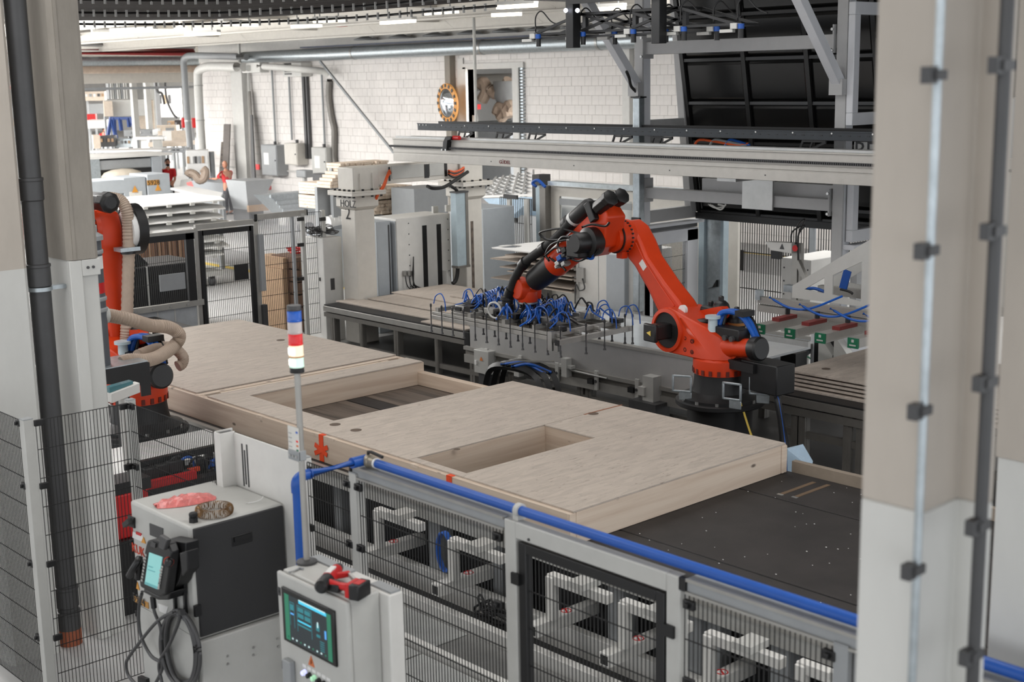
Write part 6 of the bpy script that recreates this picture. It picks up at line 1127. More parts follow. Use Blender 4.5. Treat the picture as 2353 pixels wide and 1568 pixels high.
sw = kquad('rotary_switch_plate', ((293, 1185), (308, 1191), (308, 1215), (294, 1209)), .01, .012, black); q = kf(296, 1203, .03); obj('rotary_knob', MB().bar(q+V((-.04, -.01, -.02)), q+V((.04, -.01, .03)), .03, .03), black, sw)
kquad('lower_switch', ((316, 1555), (335, 1562), (337, 1600), (317, 1592)), .03, .03, black)
# pendant (teach panel) hung on its holder
PD = thing('teach_pendant', 'black handheld teach pendant with pale turquoise screen hanging on the controller', 'control panel', kf(350, 1310, .1))
def pq(nm, pts, d, th, m, par=PD, **k): return obj(nm, MB().prism([kf(*p, d) for p in pts], (0, th, 0)), m, par, **k)
pq('housing', ((338, 1243), (352, 1240), (385, 1250), (394, 1272), (386, 1330), (380, 1366), (366, 1372), (322, 1350), (320, 1335), (333, 1262)), .16, .06, black, bevel=.01)
pq('screen', ((342.7, 1270), (373, 1281), (361, 1355), (332, 1343)), .163, .004, mat('lcd', (140, 196, 194), .3, emit=(120, 190, 188), estr=.35, var=.02), label='pale turquoise screen'); pq('screen_bar', ((332.5, 1337), (362, 1349), (361, 1355), (332, 1343)), .165, .004, mat('lcd_dark', (96, 160, 164), .3, emit=(90, 160, 160), estr=.3)); pq('screen_lines', ((340, 1300), (352, 1304), (350, 1306), (340, 1302)), .165, .004, MATS['lcd_dark']); pq('screen_lines', ((339, 1308), (356, 1314), (355, 1316), (339, 1310)), .165, .004, MATS['lcd_dark'])
for i in range(9):
    for c_, (xa, ya, xb, yb) in enumerate(((336, 1276, 327, 1334), (374, 1303, 365, 1352), (370, 1312, 366, 1350))):
        if c_ == 2 and i % 2: continue
        t_ = i/8; q = kf(xa+(xb-xa)*t_, ya+(yb-ya)*t_, .162); obj('key', MB().box(q.x-.007, q.x+.007, fy-.168, fy-.162, q.z-.006, q.z+.006), lgrey, PD)
q = kf(386, 1290, .17); obj('stop_button', MB().lathe(kf(389, 1291, .16), (.8, -.6, .1), [(.026, 0), (.028, .015), (.024, .02), (.024, .045), (.016, .055)], 16), black, PD); obj('stop_ring', MB().lathe(kf(388, 1291, .16), (.8, -.6, .1), [(.031, 0), (.031, .008)], 16), orange, PD)
pq('mode_switch', ((366, 1230), (384, 1242), (376, 1266), (364, 1260)), .19, .03, dgrey, bevel=.006); pq('key_cap', ((347, 1246), (357, 1250), (356, 1260), (345, 1256)), .168, .01, dgrey)
hd = thing('pendant_holder', 'black bracket with cheek plates holding the teach pendant', 'holder', kf(410, 1280, .05)); pq('back_plate', ((384, 1240), (427, 1248), (427, 1285), (410, 1340), (386, 1370)), .09, .09, black, hd, bevel=.006); pq('cheek', ((412, 1272), (428, 1267), (431, 1312), (418, 1326)), .17, .08, blackm, hd, bevel=.006); pq('bottom_hook', ((330, 1352), (362, 1368), (390, 1362), (386, 1380), (362, 1380), (328, 1362)), .13, .12, black, hd, bevel=.01)
for px in (400, 423): a, b = kf(px, 1320, .02), kf(px+4, 1415, .02); obj('holder_rail', MB().bar(a, b, .02), black, hd)
a, b = kf(402, 1358, .02), kf(424, 1366, .02); obj('holder_rail', MB().bar(a, b, .02), black, hd)
hn = thing('hand_grip', 'black curved hand grip left of the teach pendant', 'grip', kf(310, 1300, .14)); obj('grip', MB().tube([kf(320, 1283, .14), kf(316, 1292, .16), kf(306, 1308, .18), kf(297, 1324, .18)], .022, 10, smooth=6), black, hn); obj('grip_arm', MB().tube([kf(320, 1282, .12), kf(320, 1305, .12), kf(318, 1330, .12)], .024, 10, smooth=5), black, hn)
# cable coil
cc = thing('cable_coil', 'coiled dark grey cable hanging on the front of the robot controller', 'cable', kf(415, 1490, .05)); random.seed(11)
for k in range(8):
    rx, ry, ox, oy = 34+k*1.5+random.uniform(-3, 3), 84+random.uniform(-6, 4), random.uniform(-5, 5), random.uniform(-3, 6)
    obj('cable_turn', MB().tube([kf(415+ox+rx*math.cos(a)+8*(math.sin(a)), 1492+oy+ry*math.sin(a), .03+.012*(k % 4)) for a in [2*math.pi*i/16 for i in range(16)]], .0115, 8, closed=True, smooth=4), dgrey, cc)
for pts in (((352, 1392), (356, 1410), (368, 1440), (372, 1470)), ((327, 1360), (319, 1400), (322, 1455), (345, 1505), (370, 1522)), ((405, 1405), (360, 1430), (300, 1505), (290, 1530), (300, 1560), (340, 1590), (370, 1545), (372, 1515)), ((408, 1408), (412, 1425), (390, 1480), (366, 1525), (372, 1570))):
    obj('loose_cable', MB().tube([kf(*p, .07) for p in pts], .011, 8, smooth=8), dgrey, cc)
obj('plug', MB().cyl(kf(351, 1372, .08), kf(354, 1398, .08), .018, 10), black, cc); obj('coil_hook', MB().bar(kf(402, 1405, .01), kf(420, 1408, .09), .03), black, cc)
# things on top
def kt(px, py, dz=0.): return on(px, py, Z=KZ+dz)
random.seed(5); bag = MB(); n_, m_ = 15, 7; c0_, c1_ = kt(356, 1165), kt(494, 1143); dx_ = c1_-c0_; px_ = V((-dx_.y, dx_.x, 0)).normalized()
for i in range(n_):
    for j in range(m_):
        t_ = i/(n_-1); s_ = j/(m_-1)-.5; wdt = .2*(math.sin(math.pi*(.12+.76*t_))**.6)
        bag.v.append(c0_+dx_*(t_+random.uniform(-.02, .02))+px_*s_*wdt+V((0, 0, .003+(.028*math.sin(math.pi*t_)*(1-4*s_*s_*.8)+random.uniform(0, .018))*(0 if j in (0, m_-1) else 1))))
bag.f = [(i*m_+j, (i+1)*m_+j, (i+1)*m_+j+1, i*m_+j+1) for i in range(n_-1) for j in range(m_-1)]+[tuple(i*m_ for i in range(n_))+tuple(i*m_+m_-1 for i in range(n_-1, -1, -1))]
tag(obj('plastic_bag', bag, pinkm, smooth=False), 'crumpled pink plastic bag on top of the robot controller', 'bag')
q = kt(493, 1183); sp_ = MB(); N_ = 60*8; sp_.tube([q+V((( .1+.016*math.cos(a*1.0))*math.cos(a/60*1), (.1+.016*math.cos(a))*math.sin(a/60), .03+.028*math.sin(a))) for a in [2*math.pi*i/8 for i in range(N_)]], .0022, 4)
tag(obj('wire_coil', sp_, bronze), 'ring of coiled copper coloured wire beside the pink bag', 'wire')
q = kt(445, 1200); cp = thing('cable_gland', 'small black plastic cable gland standing on the robot controller', 'gland', q); obj('gland_body', MB().lathe(q, Z_, [(.03, 0), (.03, .03), (.024, .032), (.024, .05)], 6), black, cp); obj('gland_nut', MB().lathe(q+Z_*.034, Z_, [(.022, 0), (.026, .005), (.026, .02), (.02, .026)], 12), blackm, cp)
tag(obj('white_wire', MB().tube([kt(565, 1157, .004), kt(585, 1154, .01), kt(600, 1148, .02), kt(605, 1141, .03)], .003, 6, smooth=5), whitesh), 'short bent white wire at the back of the controller top', 'wire')
# ------------------------------------------------------------------ operator box with screen, signal tower, drill
HZ = 1.95; hx0, hx1, hy0, hyb, hyp = -5.70, -5.075, 3.5, 3.71, 3.80
HB = thing('operator_box', 'pale grey operator box with dark touch screen and lit push buttons', 'control panel', ((hx0+hx1)/2, 3.6, 0))
obj('body', MB().box(hx0+.012, hx1-.012, hy0+.03, hyb, 1.0, HZ), lgrey, HB, bevel=.012); obj('door', MB().box(hx0, hx1, hy0, hy0+.026, 1.0, HZ-.006), lgrey, HB, bevel=.01)
obj('back_plate', MB().box(hx0-.05, hx1+.06, hyp-.09, hyp, .9, HZ-.01), white, HB, bevel=.008); obj('back_cap', MB().box(hx0-.03, hx0+.3, hyp-.07, hyp-.01, HZ-.01, HZ+.0), mgrey, HB); obj('back_cap', MB().box(hx1-.12, hx1+.05, hyp-.07, hyp-.01, HZ-.01, HZ+.0), mgrey, HB)
obj('stand_leg', MB().box(hx0+.1, hx0+.2, hyp-.08, hyp+.02, 0, 1.0), mgrey, HB); obj('stand_leg', MB().box(hx1-.2, hx1-.1, hyp-.08, hyp+.02, 0, 1.0), mgrey, HB); obj('foot_plate', MB().box(hx0, hx1, hy0, hyp+.1, 0, .015), mgrey, HB)
def hf(px, py, d=0.): return on(px, py, Y=hy0-d)
st_, sr, sb, sl_ = hf(649.5, 1347), hf(771, 1404), hf(777.7, 1534), hf(657, 1469.5); sx0, sx1, sz0, sz1 = (st_.x+sl_.x)/2, (sr.x+sb.x)/2, (sb.z+sl_.z)/2, (st_.z+sr.z)/2
scn = obj('screen_bezel', MB().box(sx0, sx1, hy0-.012, hy0+.004, sz0, sz1), mat('bezel_black', (8, 8, 9), .25, var=0), HB, bevel=.004, label='black glass touch screen'); sw_, sh_ = sx1-sx0, sz1-sz0
def emitm(nm, c, s): return mat(nm, c, .3, var=0, emit=c, estr=s)
e_bg, e_teal, e_grn, e_cy, e_wh, e_sk = emitm('ui_dark', (26, 34, 38), .8), emitm('ui_teal', (34, 104, 112), .8), emitm('ui_green', (28, 96, 72), .8), emitm('ui_cyan', (60, 168, 196), .9), emitm('ui_white', (180, 206, 206), .8), emitm('ui_blue', (74, 140, 200), .9)
def ui(nm, a, b, c, d, m, k=1): return obj(nm, MB().box(sx0+sw_*a, sx0+sw_*c, hy0-.0125-.0004*k, hy0-.012, sz1-sh_*d, sz1-sh_*b), m, scn)
ui('display', .06, .09, .94, .94, e_bg); ui('side_band', .06, .09, .145, .94, e_grn, 2); ui('side_band', .865, .09, .94, .94, e_grn, 2); ui('title_bar', .34, .1, .86, .16, e_cy, 2); ui('title_strip', .34, .09, .84, .108, e_wh, 3)
for a, b, c, d in ((.16, .2, .24, .5), (.3, .2, .57, .55)):
    ui('panel_line', a, b, a+.007, d+.14, e_teal, 2); ui('panel_line', c, b, c+.007, d+.16, e_teal, 2); ui('panel_line', a, b, c, b+.012, e_teal, 2)
for i in range(2):
    for j in range(2): ui('icon_tile', .315+.13*i, .23+.0*j+.11*j, .425+.13*i, .31+.11*j, e_teal, 2)
ui('value_row', .31, .47, .56, .5, e_cy, 2); ui('value_row', .31, .54, .56, .57, e_teal, 2); ui('list_block', .17, .24, .235, .35, e_teal, 2); ui('list_block', .17, .4, .235, .43, e_sk, 2); ui('robot_icon', .66, .38, .72, .5, e_teal, 2); ui('robot_icon', .68, .34, .7, .44, e_wh, 3); ui('robot_icon', .66, .56, .73, .61, e_teal, 2); ui('gauge', .815, .43, .845, .58, e_sk, 3)
for i in range(10): ui('task_icon', .1+.078*i, .865, .125+.078*i, .895, e_wh if i % 3 else e_grn, 2)
for i in range(5): ui('log_line', .72, .66+.04*i, .8, .675+.04*i, e_teal, 2)
q = hf(716, 1526); mc_ = mat('warn_amber', (206, 110, 58), .6); obj('warning_triangle', MB().prism([q+V((-.028, 0, -.012)), q+V((.028, 0, -.012)), q+V((0, 0, .045))], (0, -.003, 0)), mc_, HB); obj('warning_flash', MB().prism([q+V((-.004, -.0035, -.006)), q+V((.006, -.0035, .008)), q+V((-.002, -.0035, .01)), q+V((.004, -.0035, .028))], (0, -.001, 0)), black, HB)
a, b = hf(660, 1510), hf(681, 1575); obj('socket_cover', MB().box(a.x, b.x, hy0-.035, hy0, b.z-.03, a.z), mgrey, HB, bevel=.006)
for px, py in ((642, 1359), (652, 1529)): q = hf(px, py); obj('key_lock', MB().box(q.x-.012, q.x+.012, hy0-.004, hy0, q.z-.022, q.z+.022).cyl((q.x, hy0-.008, q.z), (q.x, hy0-.003, q.z), .007, 8), dgrey, HB)
lampb = mat('lamp_blue', (214, 216, 255), .4, emit=(200, 204, 255), estr=.7, var=0); lampg = mat('lamp_green', (186, 226, 196), .4, emit=(150, 220, 170), estr=.4, var=0)
for i in range(6):
    q = hf(701.7+i*11, 1545.5+i*6.4); m = lampb if i == 0 else lampg if i == 2 else black
    b_ = obj('push_button', MB().lathe((q.x, hy0, q.z), (0, -1, 0), [(.016, 0), (.016, .008), (.013, .01), (.013, .022), (.01, .024)], 14), m, HB); obj('button_label', MB().box(q.x-.018, q.x+.014, hy0-.003, hy0, q.z+.026, q.z+.044), whitesh, HB)
tb = on(705, 1294, Z=HZ); TW = thing('signal_tower', 'signal tower with blue, clear, red, amber and green lamps on a grey pole', 'signal lamp', tb)
def tz_(py): return on(690, py, Y=tb.y).z
tx_, ty_ = tb.x, tb.y
obj('base_disc', MB().lathe(tb, Z_, [(.055, 0), (.055, .012), (.035, .02), (.03, .02)], 24), dgrey, TW); obj('pole', MB().cyl(tb, (tx_, ty_, tz_(850)), .0165, 16), alu, TW)
zs_ = [on(672, y, Y=ty_).z for y in (853, 841, 817, 791, 765, 738, 713, 701)]; rr = .0365
cols_ = [('base_cap', blackm), ('green_lamp', emitm('tower_green', (186, 214, 200), .75)), ('amber_lamp', emitm('tower_amber', (226, 208, 178), .8)), ('red_lamp', mat('tower_red', (214, 30, 34), .2, emit=(200, 20, 24), estr=.25)), ('clear_lamp', mat('tower_clear', (206, 196, 192), .2)), ('blue_lamp', mat('tower_blue', (22, 92, 190), .2, emit=(10, 60, 150), estr=.15)), ('top_cap', dgrey)]
for i, (nm, m) in enumerate(cols_):
    s_ = obj(nm, MB().lathe((tx_, ty_, zs_[i]), Z_, [(rr, 0), (rr*1.04, .004), (rr*1.04, .008), (rr, .01), (rr, zs_[i+1]-zs_[i]-.003), (rr*.96, zs_[i+1]-zs_[i])], 28), m, TW)
    if nm in ('green_lamp', 'amber_lamp'):
        for k in (-.012, .014): obj('lamp_glow', MB().box(tx_+k-.007+.005, tx_+k+.007+.005, ty_-rr-.001, ty_-rr+.02, zs_[i]+.014, zs_[i+1]-.012), emitm('glow_white', (255, 255, 240), 3.0) if 'glow_white' not in MATS else MATS['glow_white'], s_)
obj('glow_ring', MB().cyl((tx_, ty_, zs_[2]-.003), (tx_, ty_, zs_[2]+.004), rr*1.05, 28), mat('amber_ring', (196, 120, 50), .4), TW)
lp = thing('legend_plate', 'white legend plate with coloured squares clamped on the signal pole', 'sign', (tx_, ty_, tz_(1020))); a, b = on(662, 977, Y=ty_-.02), on(690, 1062, Y=ty_-.02)
obj('plate', MB().box(a.x, b.x, ty_-.024, ty_-.02, b.z, a.z), paper, lp); obj('clamp', MB().box(a.x, b.x, ty_-.03, ty_+.02, b.z, b.z+.055), mgrey, lp, bevel=.004)
for k in (.25, .55, .85): obj('clamp_screw', MB().cyl((a.x+(b.x-a.x)*k, ty_-.036, b.z+.025), (a.x+(b.x-a.x)*k, ty_-.03, b.z+.025), .007, 8), screwm, lp)
hgt = a.z-b.z-.06
for i, m in enumerate((MATS['tower_blue'], paper, MATS['tower_red'], mc_, green)): z = a.z-.02-i*hgt/5; obj('colour_square', MB().box(b.x-.022, b.x-.004, ty_-.0255, ty_-.024, z-hgt/5+.014, z), m, lp); obj('legend_line', MB().box(a.x+.006, a.x+.035, ty_-.0255, ty_-.024, z-.02, z-.016), mgrey, lp)
tag(obj('hex_key', MB().tube([on(664, 1316, Z=HZ+.006), on(684, 1309, Z=HZ+.006), on(688, 1306, Z=HZ+.006), on(697, 1308, Z=HZ+.006)], .006, 6), mgrey), 'grey hook tool lying on the operator box', 'tool')
# drill lying on its side
DR = thing('cordless_drill', 'red and black cordless drill lying on the operator box', 'drill', on(780, 1345, Z=HZ)); DZ = HZ+.04
def dq(px, py, dz=0.): return on(px, py, Z=DZ+dz)
nose, back = dq(783, 1300), dq(742, 1345); axd = (nose-back).normalized(); ln_d = (nose-back).length
obj('motor_housing', MB().lathe(back-axd*.03, axd, [(.022, -.012), (.034, 0), (.037, .03), (.036, .1), (.033, .115)], 18), black, DR); obj('gear_case', MB().lathe(back+axd*.07, axd, [(.037, 0), (.037, .05), (.033, .06), (.031, .14), (.026, .15)], 18), red, DR); obj('chuck', MB().lathe(back+axd*.215, axd, [(.024, 0), (.024, .03), (.018, .045), (.012, .055)], 14), dgrey, DR); obj('side_plate', MB().obox(back+axd*.12+V((0, 0, .034)), axd*.045, axd.cross(Z_)*.014, Z_*.004), whitesh, DR)
grip0, grip1 = back+axd*.03, dq(808, 1352); gd = (grip1-grip0).normalized()
obj('handle', MB().tube([grip0, grip0.lerp(grip1, .35), grip0.lerp(grip1, .7), grip1], lambda t: .022+.004*math.cos(t*6), 12, smooth=6), red, DR); obj('grip_pad', MB().obox(grip0.lerp(grip1, .3)+V((0, 0, -.012)), gd*.05, gd.cross(Z_)*.024, Z_*.02), black, DR, bevel=.008); obj('trigger', MB().obox(grip0.lerp(grip1, .35)+axd*.03, gd*.02, axd*.012, Z_*.01), black, DR)
obj('battery_shoe', MB().obox(grip1+gd*.005, gd*.014, gd.cross(Z_)*.05, Z_*.036), red, DR, bevel=.006); obj('battery', MB().obox(grip1+gd*.048, gd*.03, gd.cross(Z_)*.056, Z_*.039), black, DR, bevel=.008); obj('battery_label', MB().obox(grip1+gd*.048+Z_*.04, gd*.018, gd.cross(Z_)*.03, Z_*.001), red, DR)
br0, br1 = back+axd*.13, dq(800, 1318); obj('guard_bar', MB().bar(br0+gd*.02, br1+gd*.01, .026, .03), red, DR, bevel=.006); obj('bit_strip', MB().bar(br1, dq(815, 1333), .014, .02), lgrey, DR)
# ------------------------------------------------------------------ front fence with gate, blue pipe and aluminium channel
YFF = 4.46
def ff(px, py, d=0.): return on(px, py, Y=YFF-d)
gz_ = (ff(1170, 1187).z+ff(1570, 1326).z)/2; gl, gr2 = ff(1168, 1200).x, ff(1573, 1345).x; mz_ = gz_-.075
FF = thing('front_fence', 'black wire mesh fence with pale posts in front of the assembly table', 'fence', (gl, YFF, 0))
xs_ = [ff(703, 1055).x, ff(820, 1100).x]
fpost(FF, xs_[0], YFF, mz_+.02, .05, white); fpost(FF, xs_[1], YFF, mz_+.035, .07); xr = ff(1942, 1510).x; fpost(FF, xr, YFF, mz_+.02, .07, mgrey)
def fmesh(xa, xb): obj('mesh_panel', wires(MB(), (xa, YFF-.02, 0), X_, xb-xa, .12, mz_, .026, .2, .0021), meshm, FF).__setitem__('kind', 'stuff')
fmesh(xs_[0]+.04, xs_[1]-.05); fmesh(xs_[1]+.05, gl-.02); fmesh(gr2+.02, xr-.05); fmesh(xr+.05, xr+2.4)
for x, s_ in ((xs_[0], 1), (xs_[1], -1), (xs_[1], 1), (gl, -1), (gr2, 1), (xr, -1)):
    for z in (mz_-.04, mz_-.42, mz_-.95): clipf(FF, x+s_*.055, YFF-.03, z, 1, 0)
GT = thing('fence_gate', 'pale framed gate with black inner frame and wire mesh in the front fence', 'gate', ((gl+gr2)/2, YFF, 0)); fw = .085
obj('stile', MB().box(gl, gl+fw, YFF-.03, YFF+.03, 0, gz_), lgrey, GT, bevel=.006); obj('stile', MB().box(gr2-fw, gr2, YFF-.03, YFF+.03, 0, gz_), lgrey, GT, bevel=.006); obj('head_rail', MB().box(gl+fw, gr2-fw, YFF-.03, YFF+.03, gz_-.09, gz_), lgrey, GT, bevel=.006)
i0, i1, iz = gl+fw+.015, gr2-fw-.015, gz_-.105; obj('inner_frame', MB().frame(i0, i1, .1, iz, YFF-.025, YFF+.02, .055), black, GT, bevel=.004); obj('mesh_infill', wires(MB(), (i0+.055, YFF-.005, 0), X_, i1-i0-.11, .15, iz-.055, .026, .2, .0021), meshm, GT).__setitem__('kind', 'stuff')
obj('corner_cap', MB().box(gr2-.01, gr2+.03, YFF-.03, YFF+.03, gz_-.06, gz_+.002), black, GT)
for px, py in ((1187, 1330), (1540, 1450)): q = ff(px, py, .03); obj('hinge', MB().box(q.x-.03, q.x+.03, YFF-.045, YFF-.025, q.z-.03, q.z+.03), black, GT)
q = ff(1215, 1222, .03); obj('screw', MB().cyl((q.x, YFF-.036, gz_-.07), (q.x, YFF-.03, gz_-.07), .008, 8), dgrey, GT)
AC = thing('aluminium_channel', 'grey aluminium cable channel lying along the front fence top', 'cable channel', (xs_[1], YFF, mz_))
for xa, xb in ((xs_[1]-.02, gl-.01), (gr2+.03, xr+2.4)): obj('channel', MB().box(xa, xb, YFF-.02, YFF+.05, mz_+.005, mz_+.08), mgrey, AC, bevel=.004); obj('lower_lip', MB().box(xa, xb, YFF-.032, YFF-.02, mz_+.005, mz_+.018), alu, AC); obj('lip', MB().box(xa, xb, YFF-.03, YFF-.02, mz_+.065, mz_+.08), alu, AC)
obj('end_cap', MB().box(xs_[1]-.035, xs_[1]-.02, YFF-.03, YFF+.05, mz_-.0, mz_+.085), black, AC)
pzc = (on(1190, 1170, Y=YFF+.02).z+on(1900, 1407, Y=YFF+.02).z)/2; px0 = on(856, 1059, Y=YFF+.02).x; bp = thing('blue_pipe', 'bright blue compressed air pipe along the top of the front fence', 'pipe', (px0, YFF, pzc)); pr_ = .026
obj('main_pipe', MB().cyl((px0, YFF+.02, pzc), (xr+2.6, YFF+.02, pzc), pr_, 18), blue, bp)
ex_, ey_ = on(668, 1092, Z=pzc).x, on(668, 1092, Z=pzc).y; cx_0 = px0-.07
obj('branch_pipe', MB().tube([(cx_0, YFF-.03, pzc), (cx_0, ey_+.1, pzc), (cx_0, ey_+.03, pzc-.005), (cx_0, ey_, pzc-.03), (cx_0, ey_-.002, pzc-.1), (cx_0, ey_-.002, .3)], pr_, 18), blue, bp); obj('elbow', MB().tube([(cx_0, ey_+.09, pzc), (cx_0, ey_+.03, pzc-.004), (cx_0, ey_, pzc-.03), (cx_0, ey_-.002, pzc-.09)], pr_+.006, 18, smooth=4), blue, bp); obj('tee', MB().cyl((cx_0, YFF-.08, pzc), (cx_0, YFF+.02, pzc), pr_+.007, 18), blue, bp)
obj('ball_valve', MB().cyl((cx_0-.01, YFF+.02, pzc), (px0+.03, YFF+.02, pzc), pr_+.006, 14).ball((cx_0+.035, YFF+.02, pzc), .04, 12), mat('brass_grey', (158, 150, 134), .4, .5), bp); obj('valve_lever', MB().tube([(cx_0+.03, YFF+.02, pzc+.035), (cx_0+.03, YFF+.02, pzc+.055), (cx_0+.06, YFF+.02, pzc+.06), (cx_0+.17, YFF+.02, pzc+.05)], .01, 6), black, bp); obj('valve_ring', MB().cyl((px0+.03, YFF+.02, pzc), (px0+.045, YFF+.02, pzc), pr_+.005, 18), whitesh, bp)
q = on(1187, 1168, Y=YFF); obj('pipe_clip', MB().lathe((q.x, YFF+.02, pzc), X_, [(pr_+.012, -.015), (pr_+.012, .015)], 16).box(q.x-.02, q.x+.02, YFF-.01, YFF+.05, gz_, pzc-.02), lgrey, bp); obj('lower_stub', MB().cyl((cx_0, ey_-.002, 0), (cx_0, ey_-.002, .3), pr_+.004, 14), galv, bp)
# ------------------------------------------------------------------ under the table: clamp brackets, floor rails, tread plates
def bracket(px, py, lab, k=1.):
    q = on(px, py, Y=6.62); t = thing('clamp_bracket', lab, 'bracket', (q.x, 6.62, 0), 'clamp brackets under the assembly table'); s = .075; z1 = q.z; zb_ = z1-.36*k
    obj('upper_tube', MB().box(q.x, q.x+.62, 6.58, 6.58+s, z1-s, z1), white, t, bevel=.005); obj('upright', MB().box(q.x, q.x+s, 6.56, 6.56+s, zb_, z1-s*.2), white, t, bevel=.005); obj('lower_tube', MB().box(q.x-.05, q.x+.05, 6.42, 7.1, zb_-.1, zb_), white, t, bevel=.005); obj('tube_mouth', MB().box(q.x-.035, q.x+.035, 6.417, 6.42, zb_-.085, zb_-.015), blackm, t)
    obj('red_mark', MB().lathe((q.x, 6.78, zb_), Z_, [(.045, 0), (.045, .002)], 16), whitesh, t); obj('red_ring', MB().tube([(q.x+.04*math.cos(a), 6.78+.04*math.sin(a), zb_+.003) for a in [2*math.pi*i/14 for i in range(14)]], .005, 4, closed=True), red, t); obj('red_bar', MB().bar((q.x-.03, 6.8, zb_+.003), (q.x+.03, 6.76, zb_+.003), .012, .004), red, t)
    obj('pivot_plate', MB().box(q.x+.3, q.x+.45, 6.5, 6.7, z1, z1+.05), lgrey, t); obj('support', MB().box(q.x+.28, q.x+.44, 6.95, 7.1, 0, z1-.1), mgrey, t)
for (px, py), lab in zip(((868, 1165), (1040, 1233), (1265, 1315), (1432, 1375), (1626, 1448), (1838, 1515)), ('clamp bracket under the table, just right of the signal tower fence post', 'clamp bracket with blue hose coil left of the gate', 'clamp bracket seen in the left half of the gate', 'clamp bracket seen in the right half of the gate', 'clamp bracket under the table right of the gate', 'clamp bracket partly cut off by the near column')): bracket(px, py, lab)
q = on(1018, 1270, Y=6.62); tag(obj('blue_hose_coil', MB().tube([(q.x+.09*math.cos(i*.55), 6.62+.01*i*.1, q.z+.17*math.sin(i*.55)) for i in range(46)], .01, 6, smooth=2), bluec), 'coil of blue hose hanging under the table beside a clamp bracket', 'hose')
mb = MB(); tread = mat('tread_plate', (206, 208, 206), .3, .6, var=.05, bump=.5, bscale=70)
fr_ = thing('floor_track', 'pale steel floor track with tread plates along the assembly table', 'track', (-6, 6.2, 0))
for ya_, yb_, z_, m in ((6.86, 6.94, .22, white), (6.5, 6.58, .15, white), (6.02, 6.08, .1, white), (5.42, 5.5, .1, lgrey)): obj('rail', MB().box(-14, -2.2, ya_, yb_, 0, z_), m, fr_, bevel=.004)
for i in range(8): x = -13.5+i*1.45; obj('tread_plate', MB().box(x, x+1.43, 5.52, 6.0, .03, .04), tread, fr_); obj('tread_plate', MB().box(x, x+1.43, 6.1, 6.48, .03, .05), tread if i % 2 else steel, fr_)
for ya_, yb_ in ((6.6, 6.84), (5.2, 5.4)): obj('dark_gap', MB().box(-14, -2.2, ya_, yb_, .005, .03), blackm, fr_)
mb = MB(); q = on(1160, 1390, Y=6.8)
tag(obj('cable_heap', MB().tube([(q.x+random.uniform(-.3, .3), 6.72+random.uniform(-.06, .06), .05+random.uniform(0, .25)) for i in range(24)], .01, 6, smooth=4), black), 'heap of black cables on the floor track left of the gate', 'cable')
# ================================================================== LEFT MIDDLE GROUND: MESH GATE, CARTS, TIMBER
XM = -19.08
def mp(px, py, dx=0.): return on(px, py, X=XM+dx)
mzt = (mp(440, 520).z+mp(735, 492).z)/2
MF = thing('back_mesh_fence', 'grey framed mesh fence with sliding door between belt table and workshop', 'fence', (XM, mp(600, 600).y, 0))
def mpost(y, z, s=.07, m=None): return obj('post', MB().box(XM-s/2, XM+s/2, y-s/2, y+s/2, 0, z), m or alu, MF, bevel=.004)
py_ = [mp(px, 600).y for px in (452, 590, 702, 746)]; zz = mzt
mpost(py_[0], zz-.03); mpost(py_[1], zz, .08); mpost(py_[2]-.03, zz+.04, .07, lgrey); mpost(py_[3], zz+.06, .07, lgrey); mpost(mp(676, 600).y, zz+.02, .05, mgrey)
obj('top_rail', MB().box(XM-.03, XM+.03, py_[0], py_[1], zz-.06, zz+.02), alu, MF); obj('top_rail', MB().box(XM-.03, XM+.03, py_[1], py_[2]+.05, zz, zz+.09), alu, MF); obj('rail_cap', MB().box(XM-.04, XM+.04, py_[1]-.03, py_[1]+.03, zz-.02, zz+.1), black, MF); obj('rail_cap', MB().box(XM-.035, XM+.035, py_[2]+.05, py_[2]+.07, zz, zz+.1), black, MF)
yl = mp(262, 600).y
obj('door_frame', MB().box(XM+.0, XM+.05, py_[0]+.05, py_[0]+.12, .1, zz-.08).box(XM, XM+.05, py_[1]-.14, py_[1]-.06, .1, zz-.08).box(XM, XM+.05, py_[0]+.1, py_[1]-.1, zz-.16, zz-.08), black, MF)
zi = mp(430, 535).z; zb_ = mp(440, 690).z
obj('left_door', MB().box(XM+.0, XM+.06, yl, py_[0]-.05, zi-.1, zi).box(XM, XM+.06, py_[0]-.2, py_[0]-.06, zb_, zi), black, MF, label='black frame of the left window door'); obj('left_rail', MB().box(XM, XM+.07, yl, py_[0]+.05, zb_-.09, zb_), alu, MF); obj('left_top_rail', MB().box(XM, XM+.06, yl, py_[0], zi+.0, zi+.05), alu, MF)
for i in range(6): y = py_[0]-.25-i*.3; obj('rail_bolt', MB().cyl((XM+.07, y, zb_-.045), (XM+.085, y, zb_-.045), .02, 8), screwm, MF)
for a, b, z0, z1 in ((yl, py_[0]-.2, zb_, zi-.1), (py_[0]+.12, py_[1]-.14, .15, zz-.16), (py_[1]+.05, py_[2]-.06, .15, zz), (py_[2]+.02, py_[3]-.04, .15, zz+.04)): obj('mesh_infill', wires(MB(), (XM, a, 0), Y_, b-a, z0, z1, .034, .25, .0028), black, MF).__setitem__('kind', 'stuff')
obj('lock_box', MB().box(XM, XM+.1, py_[1]+.01, py_[1]+.1, mp(597, 668).z, mp(592, 538).z), mgrey, MF, bevel=.006); obj('lock_box', MB().box(XM, XM+.1, py_[1]+.01, py_[1]+.1, .3, mp(597, 700).z), dgrey, MF)
q = mp(553, 625); obj('lock_plate', MB().box(XM+.01, XM+.03, q.y-.13, q.y+.13, q.z-.13, q.z+.13), blackm, MF); q = mp(395, 648); obj('lock_plate', MB().box(XM+.01, XM+.03, q.y-.22, q.y+.22, q.z-.13, q.z+.13), mgrey, MF)
